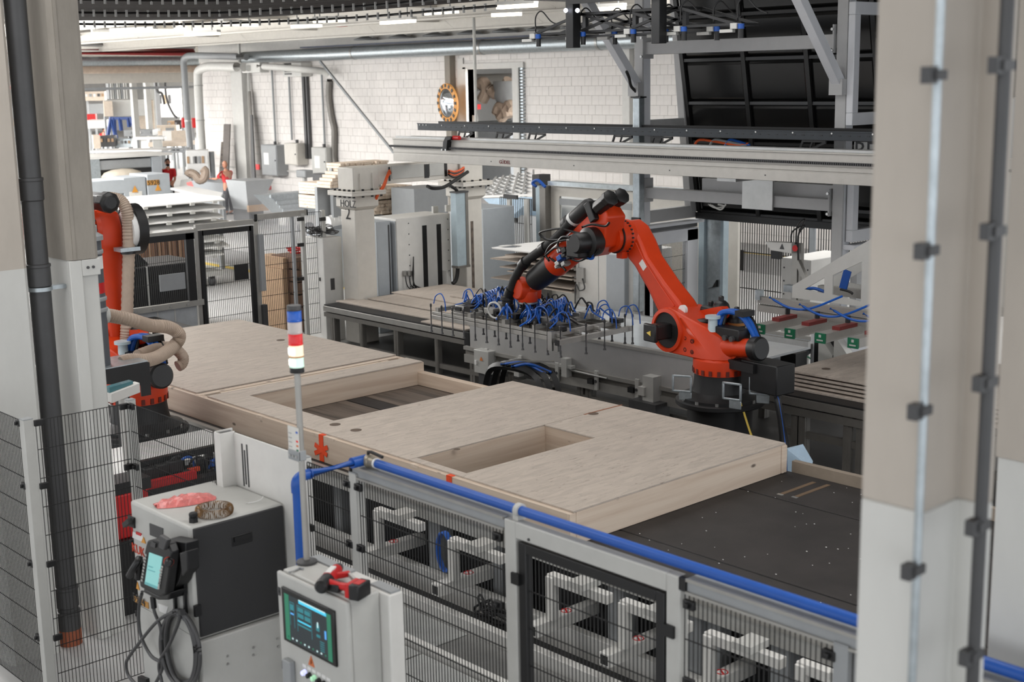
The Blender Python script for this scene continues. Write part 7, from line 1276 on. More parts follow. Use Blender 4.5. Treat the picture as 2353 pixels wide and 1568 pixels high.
for px in (692, 742):
    for py in (503, 562, 640): q = mp(px, py); obj('mesh_clip', MB().box(XM+.03, XM+.06, q.y-.1, q.y+.02, q.z-.03, q.z+.03), black, MF)
obj('lower_plate', MB().box(XM, XM+.01, yl, py_[0]-.06, .1, zb_-.1), mat('hazy_plate', (176, 180, 184), .25, var=.12, scale=2), MF); 
for px in (362, 402): y = mp(px, 730).y; obj('plate_joint', MB().box(XM+.01, XM+.016, y-.01, y+.01, .1, zb_-.1), lgrey, MF)
# black machine with guards and stacked timber behind the left door
X5 = -20.6; a, b = on(300, 660, X=X5), on(440, 660, X=X5); z = on(370, 610, X=X5).z
bm_ = thing('chip_trolley', 'black steel trolley box behind the window of the back mesh fence', 'trolley', (X5, (a.y+b.y)/2, 0)); obj('tub', MB().box(X5-1.2, X5, a.y-.3, b.y+.25, .25, z), blackm, bm_, bevel=.02); obj('edge_strip', MB().box(X5-.02, X5+.012, on(340, 650, X=X5).y-.02, on(340, 650, X=X5).y+.01, .25, z), lgrey, bm_)
for k in range(3): obj('fin', MB().prism([(X5-.9+k*.3, a.y-.3, z), (X5-.9+k*.3, a.y+.5, z), (X5-.9+k*.3, a.y+.3, z+.22), (X5-.9+k*.3, a.y-.3, z+.22)], (.03, 0, 0)), black, bm_)
obj('wheel', MB().cyl((X5-.1, a.y, .12), (X5-.1, a.y+.06, .12), .12, 14), black, bm_); obj('wheel', MB().cyl((X5-.1, b.y, .12), (X5-.1, b.y+.06, .12), .12, 14), black, bm_)
X6 = -22.6; a, b, z1 = on(300, 600, X=X6).y, on(428, 600, X=X6).y, on(360, 548, X=X6).z; ts = thing('upright_timber_stack', 'row of rough brown planks standing behind the window of the back fence', 'timber', (X6, (a+b)/2, 0)); n_ = 16
for i in range(n_): y = a+(b-a)*i/n_; obj('plank', MB().box(X6-.3, X6+random.uniform(-.03, .03), y+.006, y+(b-a)/n_-.006, .02, z1+random.uniform(-.08, .08)), wood_mat('brown_timber_%d' % i, ((150, 112, 86), (126, 92, 72), (176, 142, 112))[i % 3], ((112, 78, 58), (88, 62, 48), (140, 104, 80))[i % 3], 2) if i < 3 else bpy.data.materials['brown_timber_%d' % (i % 3)], ts)
# stacks right of the door
X7 = -20.3; a, b, z1 = on(652, 680, X=X7).y, on(684, 680, X=X7).y, on(665, 592, X=X7).z
t = thing('timber_stack', 'light brown squared timber stack behind the back mesh fence', 'timber', (X7, (a+b)/2, 0)); obj('block', MB().box(X7-.8, X7, a, b, .02, z1-.2), cardm, t); obj('block', MB().box(X7-.8, X7+.01, a+.02, b, z1-.195, z1), cardm, t)
X8 = -20.0; a, b, z1 = on(684, 680, X=X8).y, on(742, 680, X=X8).y, on(700, 590, X=X8).z; t = thing('timber_stack', 'dark brown layered timber stack next to the numbered post', 'timber', (X8, (a+b)/2, 0)); db = mat('dark_brown', (104, 78, 60), .8, var=.15)
for i in range(6): obj('layer', MB().box(X8-.8, X8+random.uniform(-.02, .02), a, b, .02+i*z1/6, (i+1)*z1/6-.008), db, t)
obj('pale_offcut', MB().box(X8-.1, X8+.04, a+.1, b-.02, z1*.83, z1*.95), cardm, t)
tag(obj('tool_pile', MB().tube([(X8-.4+random.uniform(-.2, .2), a+.25+random.uniform(-.2, .2), z1+.02+random.uniform(0, .1)) for i in range(12)], .016, 6, smooth=4), red), 'red strap lying on the dark timber stack', 'strap')
# white sheet cart
X9 = -26.2; a, b = on(250, 500, X=X9).y, on(520, 500, X=X9).y
SC = thing('sheet_cart', 'wheeled cart stacked with broad white curved sheets', 'cart', (X9-.8, (a+b)/2, 0))
for i, (py, ln) in enumerate(((462, 1.0), (482, 1.0), (502, .98), (521, 1.06), (556, 1.0), (572, 1.02), (590, .96))):
    z = on(400, py, X=X9).z; e_ = a+(b-a)*ln; prof = [(X9-1.9, z+.0), (X9-.2, z), (X9, z-.06), (X9, z-.09), (X9-.25, z-.04), (X9-1.9, z-.04)]
    obj('white_sheet', MB().prism([(x, a, zz_) for x, zz_ in prof], (0, e_-a, 0)), whitesh, SC, bevel=.006)
    for k in range(5): y = a+(e_-a)*(.1+.2*k); obj('sheet_lug', MB().box(X9-.02, X9+.04, y-.05, y+.05, z-.13, z-.07), lgrey, SC)
for y in (a+.5, b-.3, (a+b)/2): obj('cart_post', MB().box(X9-1.0, X9-.92, y-.04, y+.04, .25, on(400, 470, X=X9).z), mgrey, SC)
obj('cart_base', MB().box(X9-1.6, X9, a, b-.1, .22, .32), lgrey, SC)
for x, y in ((X9-.1, b-.4), (X9-1.5, b-.4), (X9-.1, a+.4)): obj('castor', MB().cyl((x, y-.04, .11), (x, y+.04, .11), .11, 14).box(x-.05, x+.05, y-.06, y+.06, .16, .24), dgrey, SC)
q = on(520, 475, Y=16.5); t = thing('white_beam', 'thick white board end lying right of the white sheet cart', 'board', q); a_ = on(500, 492, X=-28.2); obj('beam_body', MB().box(-30.2, -28.2, a_.y-1, on(545, 490, X=-28.2).y, .9, 1.15), whitesh, t, bevel=.02); obj('trestle', MB().box(-29.4, -29.3, a_.y-.8, a_.y-.7, 0, .9).box(-28.6, -28.5, a_.y+.2, a_.y+.3, 0, .9), mgrey, t)
# ------------------------------------------------------------------ timber stacks and containers right of the workers
XT = -23.6
for i, (pa_, pb_, pt_, pbm, lab, g) in enumerate(((862, 946, 428, 456, 'bundle of squared pale timbers behind the numbered post, upper one', 1), (862, 944, 459, 490, 'bundle of squared pale timbers behind the numbered post, lower one', 1), (757, 790, 388, 432, 'stepped pale timber pile left of the girder head', 0), (780, 893, 372, 384, 'long pale timbers lying above the girder head', 0))):
    a, b, z1, z0 = on(pa_, pt_, X=XT).y, on(pb_, pt_, X=XT).y, on((pa_+pb_)/2, pt_, X=XT).z, on((pa_+pb_)/2, pbm, X=XT).z; t = thing('timber_bundle', lab, 'timber', (XT, (a+b)/2, z0)); ny, nz = max(2, int((b-a)/.07)), max(2, int((z1-z0)/.06)); mb = MB()
    for j in range(nz):
        for k in range(ny):
            if i == 2 and k < (j*ny//nz): continue
            y = a+(b-a)*k/ny; z = z0+(z1-z0)*j/nz; mb.box(XT-(3 if i < 2 else .5), XT+random.uniform(-.04, .04), y+.003, y+(b-a)/ny-.003, z+.003, z+(z1-z0)/nz-.003)
    obj('timbers', mb, timberm, t).__setitem__('kind', 'stuff')
    if i in (0, 1): obj('bearer', MB().box(XT-.5, XT-.42, a, b, z0-.07, z0), cardm, t)
    if i == 1: obj('bearer', MB().box(XT-.5, XT-.3, a, b, 0, z0-.07), cardm, t)
    if i == 2: obj('rack', MB().box(XT-.6, XT-.5, a, b, 0, z0), mgrey, t)
    if i == 3: obj('rack', MB().box(XT-.4, XT-.3, a, b, 0, z0), mgrey, t)
a, b = on(952, 470, X=-22.4).y, on(1030, 470, X=-22.4).y; tag(obj('grey_panel_stack', MB().box(-23.2, -22.4, a, b, 0, on(985, 432, X=-22.4).z), mgrey, bevel=.01), 'grey panel stack between timber bundles and rear gantry post', 'panel')
# lattice frames with wrap
lt = thing('lattice_frames', 'tilted pale wooden lattice frames wrapped in film beyond the gantry post', 'lattice', on(1165, 440, Y=22.5)); c = [on(1110, 452, Y=22.5), on(1226, 448, Y=22.5), on(1226, 396, Y=24.5), on(1140, 412, Y=24.5)]
for i in range(7): t_ = i/6; obj('lath', MB().bar(c[0].lerp(c[3], t_), c[1].lerp(c[2], t_), .06), whitesh, lt)
for i in range(6): t_ = i/5; obj('lath', MB().bar(c[0].lerp(c[1], t_)+V((0, 0, .05)), c[3].lerp(c[2], t_)+V((0, 0, .05)), .05), whitesh, lt)
obj('wrap', MB().hull([c[0]-Z_*.05, c[1]-Z_*.05, c[0]-Z_*.35+Y_*.4, c[1]-Z_*.5+Y_*.4, c[0].lerp(c[1], .5)-Z_*.6]), filmb, lt); obj('base_stack', MB().box(c[0].x, c[1].x, 22.6, 25, 0, c[0].z-.4), mgrey, lt)
# galvanised skip and trolley in the dust
XK = -33.5
def kk_(px, py, dx=0): return on(px, py, X=XK+dx)
SK = thing('tipping_skip', 'galvanised ribbed tipping skip standing in the dust haze', 'skip', kk_(680, 490)); y0_, y1_ = kk_(640, 450).y, kk_(735, 450).y; z1_, z0_ = kk_(690, 445).z, kk_(690, 497).z
obj('tub', MB().prism([(XK-.9, y0_-.3, z1_), (XK-.9, y1_, z1_), (XK-.9, y1_, max(.25, z0_)), (XK-.9, y0_+.4, max(.25, z0_))], (.9, 0, 0)), galv, SK)
for i in range(5): z = max(.25, z0_)+(z1_-max(.25, z0_))*(i+.5)/5; obj('rib', MB().box(XK, XK+.04, y0_-.1*i+.2, y1_, z-.04, z+.04), galv, SK)
obj('rim', MB().box(XK-.02, XK+.06, y0_-.3, y1_+.05, z1_-.05, z1_+.04), galv, SK); obj('wheel', MB().cyl((XK, y1_-.4, .15), (XK-.1, y1_-.4, .15), .15, 14), dgrey, SK); obj('wheel', MB().cyl((XK, y0_+.8, .15), (XK-.1, y0_+.8, .15), .15, 14), dgrey, SK)
tag(obj('sheet_pile', MB().box(XK-2.9, XK-1.9, kk_(640, 430, -2).y, kk_(745, 430, -2).y, .85, .92).box(XK-2.8, XK-2, kk_(660, 430, -2).y, kk_(745, 430, -2).y, .94, 1.0).box(XK-2.6, XK-2.2, kk_(660, 430, -2).y, kk_(740, 430, -2).y, 0, .85), white), 'pale sheets piled behind the galvanised skip', 'sheet')
TR = thing('waste_trolley', 'grey waste trolley with wooden bar left of the galvanised skip', 'trolley', kk_(590, 480, -3)); y0_, y1_ = kk_(566, 450, -3).y, kk_(612, 450, -3).y; zt_ = kk_(590, 415, -3).z
obj('tub', MB().hull([(XK-4.2, y0_, zt_), (XK-3, y0_, zt_), (XK-4.2, y1_+.3, zt_), (XK-3, y1_+.3, zt_), (XK-4, y0_+.1, .5), (XK-3.1, y0_+.1, .5), (XK-4, y1_-.2, .5), (XK-3.1, y1_-.2, .5)]), mgrey, TR); obj('wooden_bar', MB().box(XK-3.0, XK-2.9, y0_, y1_, .45, .65), cardm, TR); obj('chassis', MB().box(XK-4, XK-3.05, y0_+.1, y1_-.1, .12, .5), dgrey, TR)
rr_ = thing('pipe_rollers', 'white pipe rollers on a low cart left of the numbered post', 'rollers', on(760, 515, X=-24)); 
for k in range(3): q = on(752+k*9, 512-k*3, X=-24); obj('roller', MB().cyl(q, q+V((-.1, 1.2, 0)), .14, 14), whitesh, rr_)
q = on(760, 512, X=-24); obj('roller_base', MB().box(-24.5, -23.8, q.y-.3, q.y+1.2, 0, q.z-.14), bgrey, rr_)
for px, py, s, m, lab in ((612, 432, .2, red, 'small red item on the bench below the wall boxes'), (700, 400, .3, mgrey, 'grey clamp stand under the middle wall box'), (738, 408, .3, dgrey, 'dark machine head under the right wall box')):
    q = on(px, py, Y=YW-1.2); t = thing('bench_item', lab, 'item', q); obj('item_body', MB().box(q.x-s, q.x+s, q.y-s*.6, q.y+s*.6, q.z-s*.4, q.z+s*.5), m, t, bevel=.04); obj('item_stand', MB().box(q.x-.06, q.x+.06, q.y-.06, q.y+.06, 0, q.z-s*.4), lgrey, t)
# ------------------------------------------------------------------ machines and workers at the far left
def atD(px, py, D): return CAM+(RT*((px-CX)/FPX)-UP*((py-CY)/FPX)+FW)*D
XC = -36.6
def cp_(px, py, dx=0): return on(px, py, X=XC+dx)
MC = thing('numbered_machine', 'blue grey machine cabinets with black number plate in front of a worker', 'machine', cp_(300, 450)); zt_ = cp_(300, 412).z; yA, yB, yC2, yD = (cp_(px, 430).y for px in (196, 283, 337, 391))
obj('long_housing', MB().box(XC-1.2, XC-.05, yA-3, yB, .1, zt_-.15), lgrey, MC, bevel=.02); obj('top_cover', MB().box(XC-1.3, XC, yA-3, yB+.05, zt_-.4, zt_), bgrey, MC, bevel=.02); obj('cabinet_door', MB().box(XC-1.1, XC, yB+.02, yC2-.02, .1, zt_+.05), bgrey, MC, bevel=.015); obj('cabinet_door', MB().box(XC-1.1, XC+.02, yC2+.02, yD, .1, zt_+.1), bgrey, MC, bevel=.015)
q = cp_(337, 421); obj('number_plate', MB().box(XC+.02, XC+.03, q.y, q.y+.4, q.z-.07, q.z+.08), MATS['plate_amber'], MC); text('number_lettering', '5928', .2, (XC+.032, q.y+.01, q.z-.065), Y_, Z_, black, MC)
for px, py in ((310, 436), (363, 432)): q = cp_(px, py, .03); obj('warning_triangle', MB().prism([q+V((0, -.1, -.08)), q+V((0, .1, -.08)), q+V((0, 0, .12))], (.006, 0, 0)), MATS['amber'], MC)
q = cp_(313, 452, .02); obj('paper_sheet', MB().box(XC+.0, XC+.012, q.y-.2, q.y+.2, q.z-.2, q.z+.15), paper, MC)
GM = thing('belt_sander', 'big grey machine with slanted hood and black feed gap', 'machine', atD(290, 400, 46)); XG = -42.4
def gp(px, py): return on(px, py, X=XG)
y0_, y1_, z1_ = gp(212, 380).y, gp(370, 380).y, gp(290, 362).z
obj('side_frame', MB().box(XG-1.5, XG+.05, y0_-.4, y0_+.25, 0, z1_), galv, GM); obj('side_frame', MB().box(XG-1.5, XG+.05, y1_-.35, y1_, 0, z1_-.02), bgrey, GM); obj('hood', MB().box(XG-1.4, XG, y0_+.25, y1_-.35, gp(290, 388).z, z1_-.06), mgrey, GM, bevel=.03); obj('feed_gap', MB().box(XG-1.3, XG-.02, y0_+.25, y1_-.35, gp(290, 400).z, gp(290, 388).z), black, GM); obj('table', MB().box(XG-1.4, XG-.02, y0_+.2, y1_-.3, .2, gp(290, 405).z), lgrey, GM); obj('top_table', MB().box(XG-2, XG+.1, y0_-.2, y1_+.4, z1_, z1_+.08), white, GM); obj('dust_bag', MB().ball((XG+.1, y0_+1.0, gp(260, 405).z), .35, 12, (1, 2.2, .7)), mat('bag_beige', (206, 196, 180), .8), GM)
ft = thing('feed_table', 'bright white work table between the two workers', 'table', atD(450, 450, 44)); c = [atD(392, 432, 46), atD(420, 428, 47), atD(512, 447, 44), atD(508, 462, 43), atD(392, 440, 45)]; zc_ = .95; c = [V((p.x, p.y, zc_)) for p in (on(392, 436, Z=zc_), on(430, 430, Z=zc_), on(512, 447, Z=zc_), on(505, 462, Z=zc_))]
obj('table_top', MB().prism(c, (0, 0, .06)), whitesh, ft)
for p in c: obj('leg', MB().box(p.x-.05, p.x+.05, p.y-.05, p.y+.05, 0, zc_), mgrey, ft)
sw = thing('circular_saw_bench', 'grey panel saw with red sign and dust hose beside the bald worker', 'saw', on(470, 430, Z=.8)); q = on(478, 425, Y=25.5)
obj('saw_body', MB().box(q.x-1.2, q.x+1.6, 25.2, 26.4, 0, .85), bgrey, sw, bevel=.02); obj('riving_guard', MB().hull([atD(416, 414, 47), atD(438, 410, 47), atD(445, 426, 47), atD(412, 430, 47), atD(416, 414, 47.3), atD(445, 426, 47.3)]), lgrey, sw); obj('pink_guard', MB().hull([atD(428, 420, 46.6), atD(440, 417, 46.6), atD(446, 432, 46.6), atD(434, 434, 46.6), atD(440, 417, 46.7)]), mat('guard_pink', (236, 120, 116), .5), sw)
obj('dust_hose', MB().tube([atD(430, 405, 47), atD(436, 398, 47), atD(448, 402, 47), atD(458, 414, 47), atD(468, 410, 47), atD(472, 395, 47), atD(466, 388, 47)], .15, 10, smooth=6, ribs=.03), hose, sw); obj('red_sign', MB().box(atD(488, 395, 46.5).x, atD(508, 395, 46.5).x, 25.6, 25.65, atD(490, 399, 46).z, atD(490, 386, 46).z), red, sw); obj('column', MB().cyl((q.x-.3, 25.9, .8), (q.x-.3, 25.9, 1.9), .1, 12), mgrey, sw)
# workers
def skinned(nm, joints, edges, rad, m, par, sub=2):
    me = bpy.data.meshes.new(nm); me.from_pydata([V(j)-wloc(par) for j in joints] if par else joints, edges, []); o = bpy.data.objects.new(nm, me); COL.objects.link(o)
    sk = o.modifiers.new('skin', 'SKIN'); sk.use_smooth_shade = True
    for i, r_ in enumerate(rad):
        d_ = me.skin_vertices[0].data[i]; d_.radius = r_ if isinstance(r_, tuple) else (r_, r_); d_.use_root = (i == 0)
    s_ = o.modifiers.new('sub', 'SUBSURF'); s_.levels = 1; s_.render_levels = 1; me.materials.append(m); 
    if par: o.parent = par
    return o
def person(label, loc, face, lh, rh, beard=False, bald=False, lean=0.):
    "standing figure; face = heading; lh / rh = hand targets in the body frame (forward, left, up)"
    t = thing('person', label, 'person', loc); F_ = V((math.cos(face), math.sin(face), 0)); Lf = V((-F_.y, F_.x, 0))
    def W(f, l, z): return V(loc)+F_*(f+lean*max(0, z-.95))+Lf*l+Z_*z
    J = [W(0, 0, .95), W(0, 0, 1.15), W(.01, 0, 1.38), W(.02, 0, 1.5), W(.05, 0, 1.58)]; rd = [(.15, .11), (.15, .1), (.17, .11), .06, .055]; E = [(0, 1), (1, 2), (2, 3), (3, 4)]
    def arm(s_, h): 
        sh = W(0, s_*.2, 1.42); hd_ = W(*h); el = (sh+hd_)/2+V((0, 0, -.1))-F_*.04+Lf*s_*.06; n = len(J); J.extend([sh, el, hd_]); rd.extend([.062, .047, .034]); E.extend([(2, n), (n, n+1), (n+1, n+2)]); return sh, el, hd_
    aL = arm(1, lh); aR = arm(-1, rh)
    def leg(s_): n = len(J); J.extend([W(0, s_*.1, .88), W(.02, s_*.11, .5), W(-.01, s_*.11, .1), W(.14, s_*.12, .04)]); rd.extend([.095, .065, .05, .04]); E.extend([(0, n), (n, n+1), (n+1, n+2), (n+2, n+3)]); return J[n:n+4]
    lg = [leg(1), leg(-1)]
    skinned('body', J, E, rd, skin, t)
    S = [J[0], J[1], J[2], W(.015, 0, 1.47), aL[0], aL[0].lerp(aL[1], .85), aR[0], aR[0].lerp(aR[1], .85)]; skinned('shirt', S, [(0, 1), (1, 2), (2, 3), (2, 4), (4, 5), (2, 6), (6, 7)], [(.17, .13), (.175, .125), (.195, .13), .08, .082, .075, .082, .075], shirtm, t)
    T_ = [J[0]+Z_*.04, J[0]-Z_*.03]+[p for l in lg for p in l[:3]]; skinned('trousers', T_, [(0, 1), (1, 2), (2, 3), (3, 4), (1, 5), (5, 6), (6, 7)], [(.165, .13), (.16, .13), .108, .085, .075, .108, .085, .075], trouserm, t)
    for l in lg: obj('shoe', MB().hull(ring(l[3]+F_*.08-Z_*.0, Z_, .05, 10)+ring(l[2]-Z_*.06, Z_, .05, 10)+[l[3]+F_*.1-Z_*.04, l[2]-Z_*.1-F_*.04, l[2]-Z_*.1+Lf*.04, l[2]-Z_*.1-Lf*.04]), black, t)
    hc_ = W(.06, 0, 1.7); hd = obj('head', MB().ball(hc_, .105, 16, (.92, .82, 1.2)).ball(hc_+F_*.105-Z_*.01, .018, 8).ball(hc_+Lf*.09-F_*.01, .022, 8).ball(hc_-Lf*.09-F_*.01, .022, 8), skin, t)
    for s_ in (1, -1): obj('eye', MB().ball(hc_+F_*.09+Lf*s_*.035+Z_*.02, .012, 8), hairm, hd)
    obj('mouth', MB().obox(hc_+F_*.098-Z_*.06, F_*.006, Lf*.022, Z_*.005), mat('lip', (150, 84, 78), .6) if 'lip' not in MATS else MATS['lip'], hd)
    if not bald: obj('hair', MB().ball(hc_+Z_*.028-F_*.022, .112, 14, (.95, .86, 1.12)), hairm, t)
    if beard: obj('beard', MB().ball(hc_+F_*.035-Z_*.075, .075, 12, (.95, .95, .8)), hairm, t)
    for h, s_ in ((aL, 1), (aR, -1)):
        d_ = (h[2]-h[1]).normalized(); a_ = d_.cross(Z_).normalized(); b_ = a_.cross(d_); hnd = MB().obox(h[2]+d_*.05, d_*.045, a_*.04, b_*.015)
        for k in range(4): q = h[2]+d_*.09+a_*(.03-.02*k); hnd.tube([q, q+d_*(.035+.008*(k in (1, 2)))-b_*.004, q+d_*(.065+.012*(k in (1, 2)))-b_*.025], .009, 6)
        hnd.tube([h[2]+d_*.02+a_*.035, h[2]+d_*.05+a_*.062-b_*.01, h[2]+d_*.085+a_*.062-b_*.025], .011, 6); obj('hand', hnd, skin, t, bevel=.004)
    return t
def ground(px, D): p = atD(px, 400, D); return (p.x, p.y, 0)
person('bearded worker in a red shirt behind the blue grey machine cabinets', ground(386, 47.5), math.atan2(-.35, .94), (.45, .1, 1.0), (.1, -.28, .92), beard=True)
person('bald worker in a red shirt and dark trousers reaching over the saw bench', ground(522, 45.6), math.atan2(.1, -1)+.25, (.5, .25, 1.22), (.45, -.1, 1.2), bald=True, lean=.05)
person('worker in a red shirt half hidden behind the grey concrete column', ground(197, 55), 2.6, (.3, .2, 1.0), (.3, -.2, 1.0))
person('distant worker in a red shirt bending over a pale table', ground(236, 84), .6, (.4, .2, 1.0), (.4, -.2, 1.0), lean=.35)
# ------------------------------------------------------------------ far workshop clutter
def block(nm, x0, y0, x1, y1, D, dep, m, lab, cat, floor=True, det=None):
    a, b = atD(x0, y1, D), atD(x1, y0, D); q = V((a.x, a.y, b.z)); r_ = V((b.x, b.y, b.z)); ex = (V((b.x, b.y, 0))-V((a.x, a.y, 0))); fn_ = V((ex.y, -ex.x, 0)).normalized(); fn_ = -fn_ if fn_.dot(V((a.x, a.y, 0))) < 0 else fn_
    t = thing(nm, lab, cat, (a.x, a.y, 0)); z0, z1 = max(0, a.z), b.z; A = V((a.x, a.y, 0))
    obj('body', MB().prism([A+Z_*z0, A+ex+Z_*z0, A+ex+Z_*z1, A+Z_*z1], fn_*dep), m, t, bevel=.02)
    if z0 > .3 and floor:
        for k in (.08, .92): obj('stand', MB().bar(A+ex*k+fn_*dep*.5, A+ex*k+fn_*dep*.5+Z_*z0, .1), mgrey, t)
    for k in range(det or 0): u = (k+.5)/det; obj('detail', MB().obox(A+ex*u-fn_*.02+Z_*(z0+(z1-z0)*.6), ex*(.3/det), fn_*.02, Z_*(z1-z0)*.15), random.choice((mgrey, whitesh, dgrey, cardm)), t)
    return t
bf = thing('trestle_frame', 'blue steel A frame trestle under leaning panels', 'trestle', atD(285, 320, 66)); 
for a, b in (((255, 270), (245, 330)), ((262, 272), (266, 335)), ((312, 272), (318, 298)), ((300, 272), (312, 300)), ((275, 272), (279, 300)), ((295, 272), (297, 292)), ((255, 272), (316, 272)), ((256, 276), (268, 320))): obj('tube', MB().bar(atD(*a, 66), atD(*b, 66), .14), blueframe, bf)
for x0, y0, x1, y1, D, m, lab in ((243, 228, 345, 268, 67, lgrey, 'broad pale grey panel leaning above the blue trestle'), (316, 230, 352, 300, 68, mat('far_board', (216, 202, 186), .8), 'tall beige board leaning right of the blue trestle'), (240, 232, 258, 268, 66.5, MATS['far_board'], 'narrow beige board left of the leaning grey panel')): block('leaning_sheet', x0, y0, x1, y1, D, .25, m, lab, 'panel')
for i, (x0, y0, x1, y1, D, dp2, m, nm, lab, cat, det) in enumerate((
    (200, 262, 219, 276, 80, .5, red, 'red_cabinet', 'small red cabinet in the far workshop left of the blue trestle', 'cabinet', 0), (420, 271, 430, 294, 72, .4, red, 'red_crate', 'red crate left of the grey dust pipe', 'crate', 0), (444, 271, 454, 294, 72, .4, red, 'red_crate', 'red crate between grey and white dust pipes', 'crate', 0), (468, 270, 476, 292, 72, .4, red, 'red_crate', 'red crate right of the white dust pipe', 'crate', 0),
    (402, 276, 420, 297, 73, 1, dgrey, 'dark_stand', 'dark tool stand left of the red crates', 'stand', 3), (285, 298, 350, 314, 62, 1.2, mgrey, 'grey_machine', 'low grey machine in front of the leaning panels', 'machine', 3), (307, 314, 376, 322, 58, .5, whitesh, 'white_roller', 'long white roller beam in front of the far machines', 'roller', 0), (345, 288, 405, 312, 70, 1, MATS['far_board'], 'board_stack', 'beige board stack with small red label', 'stack', 2),
    (340, 326, 432, 338, 56, 1.5, MATS['far_board'], 'long_board', 'long pale board on trestles left of the dust pipes', 'board', 0), (375, 300, 420, 330, 66, .3, whitesh, 'white_sheet_stand', 'white sheet standing between boards and dust pipe', 'panel', 0), (395, 300, 430, 330, 65, .4, MATS['far_board'], 'beige_sheet_stand', 'beige sheet standing behind the grey dust pipe', 'panel', 0),
    (205, 344, 372, 352, 50, 1.6, whitesh, 'white_board', 'broad white board lying on the big grey machine', 'board', 0), (215, 310, 230, 342, 60, .5, MATS['far_board'], 'beige_post_stack', 'upright beige stack behind the grey concrete column', 'stack', 0), (230, 312, 262, 338, 61, 1, dgrey, 'tool_rack', 'dark cluttered tool rack left of the trestle foot', 'rack', 4), (262, 318, 300, 340, 62, 1, galv, 'steel_machine', 'steel machine with clutter under the blue trestle', 'machine', 5),
    (195, 210, 240, 232, 90, .5, MATS['far_board'], 'hanging_boards', 'pale boards standing at the far wall', 'boards', 5), (200, 238, 240, 262, 92, .5, mgrey, 'far_cabinet', 'grey cabinet at the far end of the hall', 'cabinet', 0), (355, 200, 415, 270, 96, .5, white, 'far_partition', 'white partition at the far end of the hall', 'partition', 6), (385, 278, 420, 292, 78, 1, cardm, 'carton_stack', 'brownish cartons on a shelf near the red crates', 'carton', 4),
    (195, 276, 240, 296, 78, 2, whitesh, 'paper_table', 'pale table heaped with white parts', 'table', 0), (352, 322, 372, 345, 55, .5, lgrey, 'machine_post', 'pale machine post left of the long board', 'post', 0), (430, 345, 478, 400, 50, .8, whitesh, 'white_machine', 'white machine frame behind the dust pipes', 'machine', 6), (376, 340, 432, 352, 53, .6, mgrey, 'rail_machine', 'grey rail machine with clamps left of the dust pipes', 'machine', 6))): block(nm, x0, y0, x1, y1, D, dp2, m, lab, cat, det=det)
for i, (px, yt, m) in enumerate(((303, 160, lgrey), (336, 185, white), (345, 185, lgrey), (358, 190, mgrey), (345, 250, white))):
    a = atD(px, yt, 60+4*i); tag(obj('hall_post', MB().box(a.x-.12, a.x+.12, a.y-.12, a.y+.12, 0, min(6.2, a.z)), m), ('pale post under the white crossbeam', 'white post right of the leaning panels', 'pale grey post next to the white far post', 'mid grey far post among hanging cables', 'short white post behind the beige board')[i], 'post')
hb_s = thing('hanging_sheets', 'cluster of hanging white strips behind the pale post', 'strips', atD(265, 200, 75)); 
for i in range(9): a = atD(246+i*5, 187, 75); obj('strip', MB().box(a.x-.16, a.x+.16, a.y-.02, a.y+.02, atD(250, 228, 75).z, a.z), (mgrey, whitesh, lgrey)[i % 3], hb_s)
obj('hanger', MB().bar(atD(244, 186, 75), atD(290, 186, 75), .1), mgrey, hb_s); a = atD(266, 186, 75); obj('hanger_rod', MB().cyl(a, (a.x, a.y, 6.3), .04, 6), mgrey, hb_s)
for i, pts in enumerate((((379, 140), (380, 205), (385, 235), (398, 262), (408, 272)), ((358, 140), (360, 205), (372, 215), (378, 240)))): tag(obj('hanging_cable', MB().tube([atD(*p, 64) for p in pts], .06, 6, smooth=5), dgrey), ('long dark cable hanging towards the red crates', 'short dark cable hanging left of the long one')[i], 'cable')
# left strip between columns: red banner, glass door
rb_ = thing('red_banner', 'red hanging banner with white letters partly hidden by the downpipe', 'banner', atD(10, 190, 60)); a, b = atD(-60, 208, 60), atD(22, 170, 60); ex = V((b.x-a.x, b.y-a.y, 0)).normalized()
obj('cloth', MB().prism([(a.x, a.y, a.z), (b.x, b.y, a.z), (b.x, b.y, b.z), (a.x, a.y, b.z)], V((-ex.y, ex.x, 0))*.05), red, rb_)
off = V((ex.y, -ex.x, 0))*.03; text('lettering', 'le', .3, atD(4, 189, 59.9), ex, Z_, whitesh, rb_); text('lettering', 'gur', .3, atD(4, 204, 59.9), ex, Z_, whitesh, rb_)
for px in (-20, 18): a = atD(px, 170, 60); obj('cord', MB().bar(a, (a.x, a.y, 6.3), .03), mgrey, rb_)
for i, (x0, y0, x1, y1, D, m, lab) in enumerate(((8, 240, 42, 300, 70, bgrey, 'blue grey cabinet seen left of the downpipe'), (70, 225, 90, 300, 70, whitesh, 'white shelf seen between downpipe and grey column'), (66, 215, 92, 222, 68, red, 'red strip sign seen between downpipe and grey column'), (30, 262, 48, 312, 66, galv, 'grey glazed door seen left of the downpipe'), (60, 300, 100, 340, 50, bgrey, 'blue grey machine seen between downpipe and grey column'), (0, 305, 30, 345, 50, bgrey, 'blue grey machine seen left of the downpipe'))): block('far_unit', x0, y0, x1, y1, D, .6, m, lab, 'unit', det=2 if i in (1, 3) else 0)
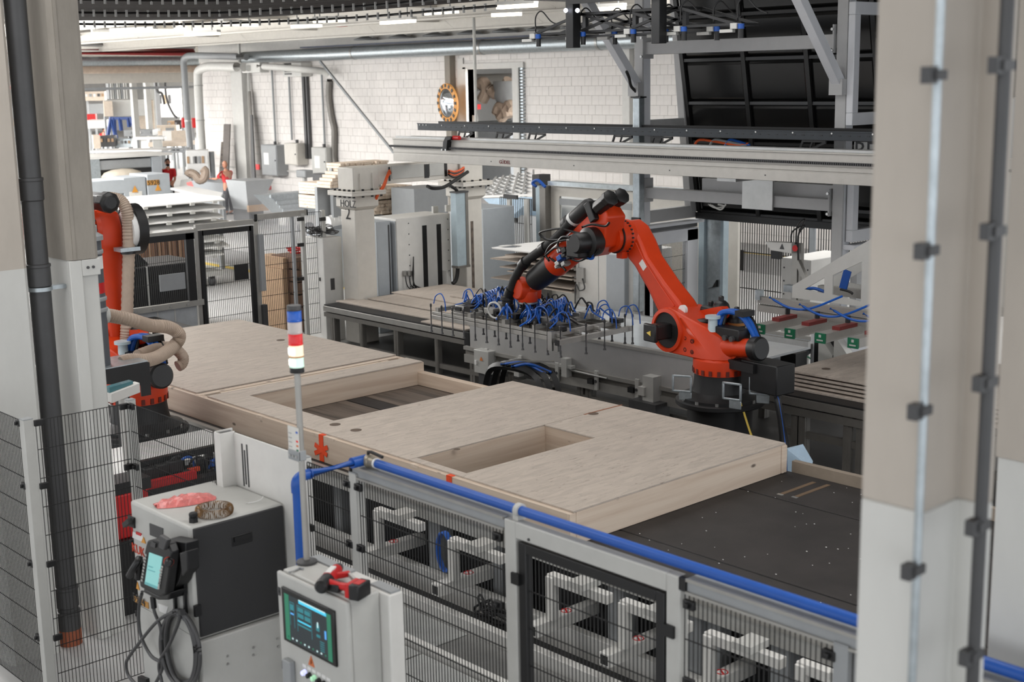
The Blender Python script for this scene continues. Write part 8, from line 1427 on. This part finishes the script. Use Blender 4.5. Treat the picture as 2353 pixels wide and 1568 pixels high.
# dust haze over the floor near the skip
hz = MB().box(-38, -29, 19.0, 25.5, .05, 1.9); hm = bpy.data.materials.new('dust_haze'); hm.use_nodes = True; nt = hm.node_tree; N = nt.nodes; N.remove(N['Principled BSDF']); vs_ = N.new('ShaderNodeVolumePrincipled'); vs_.inputs['Density'].default_value = .1; vs_.inputs['Color'].default_value = (.95, .96, 1, 1)
tc = N.new('ShaderNodeTexCoord'); nz = N.new('ShaderNodeTexNoise'); nz.inputs['Scale'].default_value = .5; nz.inputs['Detail'].default_value = 3; nt.links.new(tc.outputs['Object'], nz.inputs['Vector'])
mr_ = N.new('ShaderNodeMapRange'); mr_.inputs[1].default_value = .38; mr_.inputs[2].default_value = .75; mr_.inputs[3].default_value = 0; mr_.inputs[4].default_value = .22; nt.links.new(nz.outputs[0], mr_.inputs[0])
gd_ = N.new('ShaderNodeSeparateXYZ'); nt.links.new(tc.outputs['Generated'], gd_.inputs[0])
def smooth_edge(o_):
    a_ = N.new('ShaderNodeMath'); a_.operation = 'PINGPONG'; a_.inputs[1].default_value = .5; nt.links.new(o_, a_.inputs[0]); b_ = N.new('ShaderNodeMapRange'); b_.interpolation_type = 'SMOOTHSTEP'; b_.inputs[2].default_value = .35; nt.links.new(a_.outputs[0], b_.inputs[0]); return b_.outputs[0]
last = mr_.outputs[0]
for o_ in (gd_.outputs[0], gd_.outputs[1]): m_ = N.new('ShaderNodeMath'); m_.operation = 'MULTIPLY'; nt.links.new(last, m_.inputs[0]); nt.links.new(smooth_edge(o_), m_.inputs[1]); last = m_.outputs[0]
m_ = N.new('ShaderNodeMath'); m_.operation = 'MULTIPLY'; iv = N.new('ShaderNodeMapRange'); iv.inputs[3].default_value = 1; iv.inputs[4].default_value = 0; nt.links.new(gd_.outputs[2], iv.inputs[0]); nt.links.new(last, m_.inputs[0]); nt.links.new(iv.outputs[0], m_.inputs[1])
nt.links.new(m_.outputs[0], vs_.inputs['Density']); nt.links.new(vs_.outputs[0], N['Material Output'].inputs['Volume'])
tag(obj('dust_haze', hz, hm), 'pale sawdust haze drifting over the floor by the skip', 'dust', kind='stuff')
